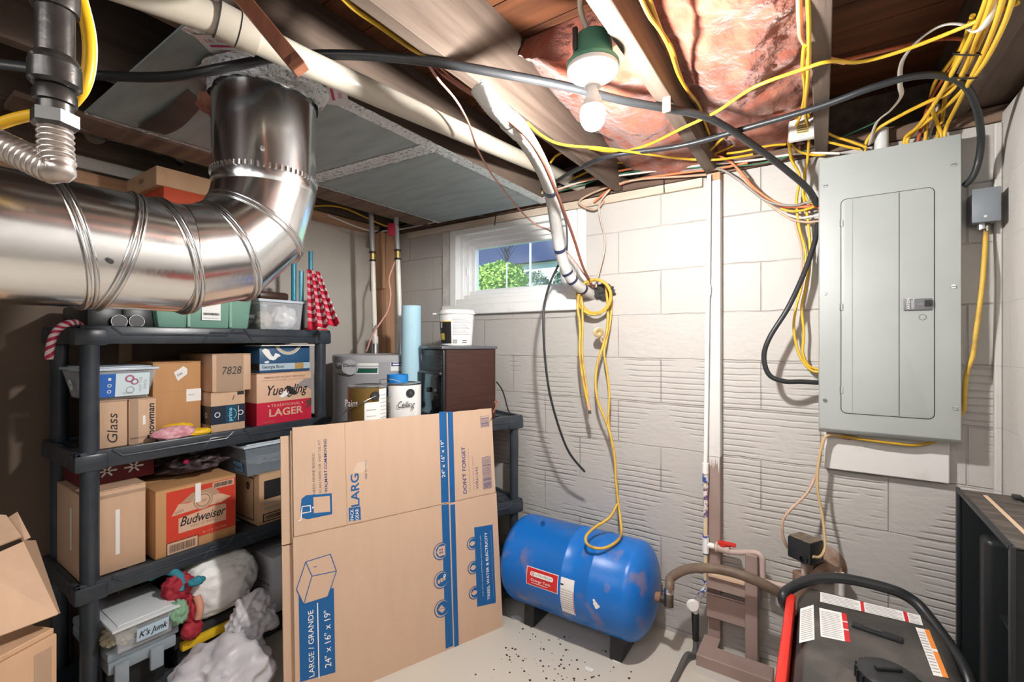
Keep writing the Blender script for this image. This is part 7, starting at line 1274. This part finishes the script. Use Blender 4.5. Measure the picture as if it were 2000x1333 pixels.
# hanging threads on wall nails
b = B(); q = P(1294, 335, Y=2.1); b.cyl((q.x, 2.112, q.z), (q.x + .004, 2.112, q.z - .095), .0022, m_ink, seg=6); tag(finish(b, 'zip_tie_tail'), 'black zip tie tail hanging from the wall cables left of the stud', 'zip tie')
b = B(); q = P(970, 403, Y=2.06); b.cyl((q.x, 2.06, q.z), (q.x - .014, 2.06, q.z - .105), .0026, m_ink, seg=6); tag(finish(b, 'zip_tie_tail'), 'black zip tie tail hanging over the window frame', 'zip tie')
# background pipes in the dark bay behind the duct
t = thing('old_pipe', 'dull gray pipe with fittings in the dark behind the gas pipe', 'pipe', tuple(P(270, 280, d=1.75))); b = B(); b.tube(pts_of([(60, 225, 'd1.35'), (200, 262, 'd1.62'), (345, 302, 'd1.95')]), .014, m_dirtmetal, 14); finish(b, 'pipe', t, 60)
b = B(); q = P(330, 300, d=1.92); b.cyl(q + Vector((0, -.05, .02)), q + Vector((0, .05, -.02)), .026, m_dirtmetal, seg=16); finish(b, 'fitting', t); b = B(); q = P(188, 262, d=1.62); b.lathe([(0, -.02), (.03, -.02), (.03, .02), (0, .02)], m_dirtmetal, FR(q, (0, 1, 0), (0, 0, 1)), 18); finish(b, 'fitting', t)
b = B(); b.box(XL + .001, XL + .04, .3, 1.0, 1.93, 2.0, m_pinex, .003); tag(finish(b, 'wooden_rail'), 'yellowish wooden rail on the left wall behind the duct', 'rail')
# floor debris
rnd = random.Random(11); b = B(); m_deb = mat('debris_dark', (.05, .035, .025), .9); m_deb2 = mat('debris_white', (.75, .73, .68), .8)
for i in range(280):
    x, y = rnd.uniform(-1.15, -.35), rnd.uniform(1.05, 1.85)
    if rnd.random() < .5: y = rnd.gauss(1.62, .07)
    s_ = rnd.uniform(.001, .0034); b.box(-s_, s_, -s_ * 1.3, s_ * 1.3, .0003, s_ * .8, m_deb if rnd.random() < .9 else m_deb2, X=T(x, y, 0, rnd.uniform(0, 3)))
o = finish(b, 'debris', None, 0); tag(o, 'scattered dark crumbs on the painted floor by the blue tank', 'debris', kind='stuff')
for (u, v, lab, s_) in ((1010, 1208, 'torn white paper scrap at the left foot of the blue tank', .03), (1205, 1290, 'torn white paper scrap at the right foot of the blue tank', .03), (1152, 1308, 'flat white flake on the floor in front of the blue tank', .022)):
    q = P(u, v, Z=.004); b = B(); pl = [(math.cos(k) * s_ * rnd.uniform(.6, 1.2), math.sin(k) * s_ * .6 * rnd.uniform(.6, 1.2)) for k in [2 * math.pi * i / 9 for i in range(9)]]; b.prism(pl, .004, m_paper, T(q.x, q.y, .0006)); tag(finish(b, 'paper_scrap', None, 0), lab, 'paper scrap')
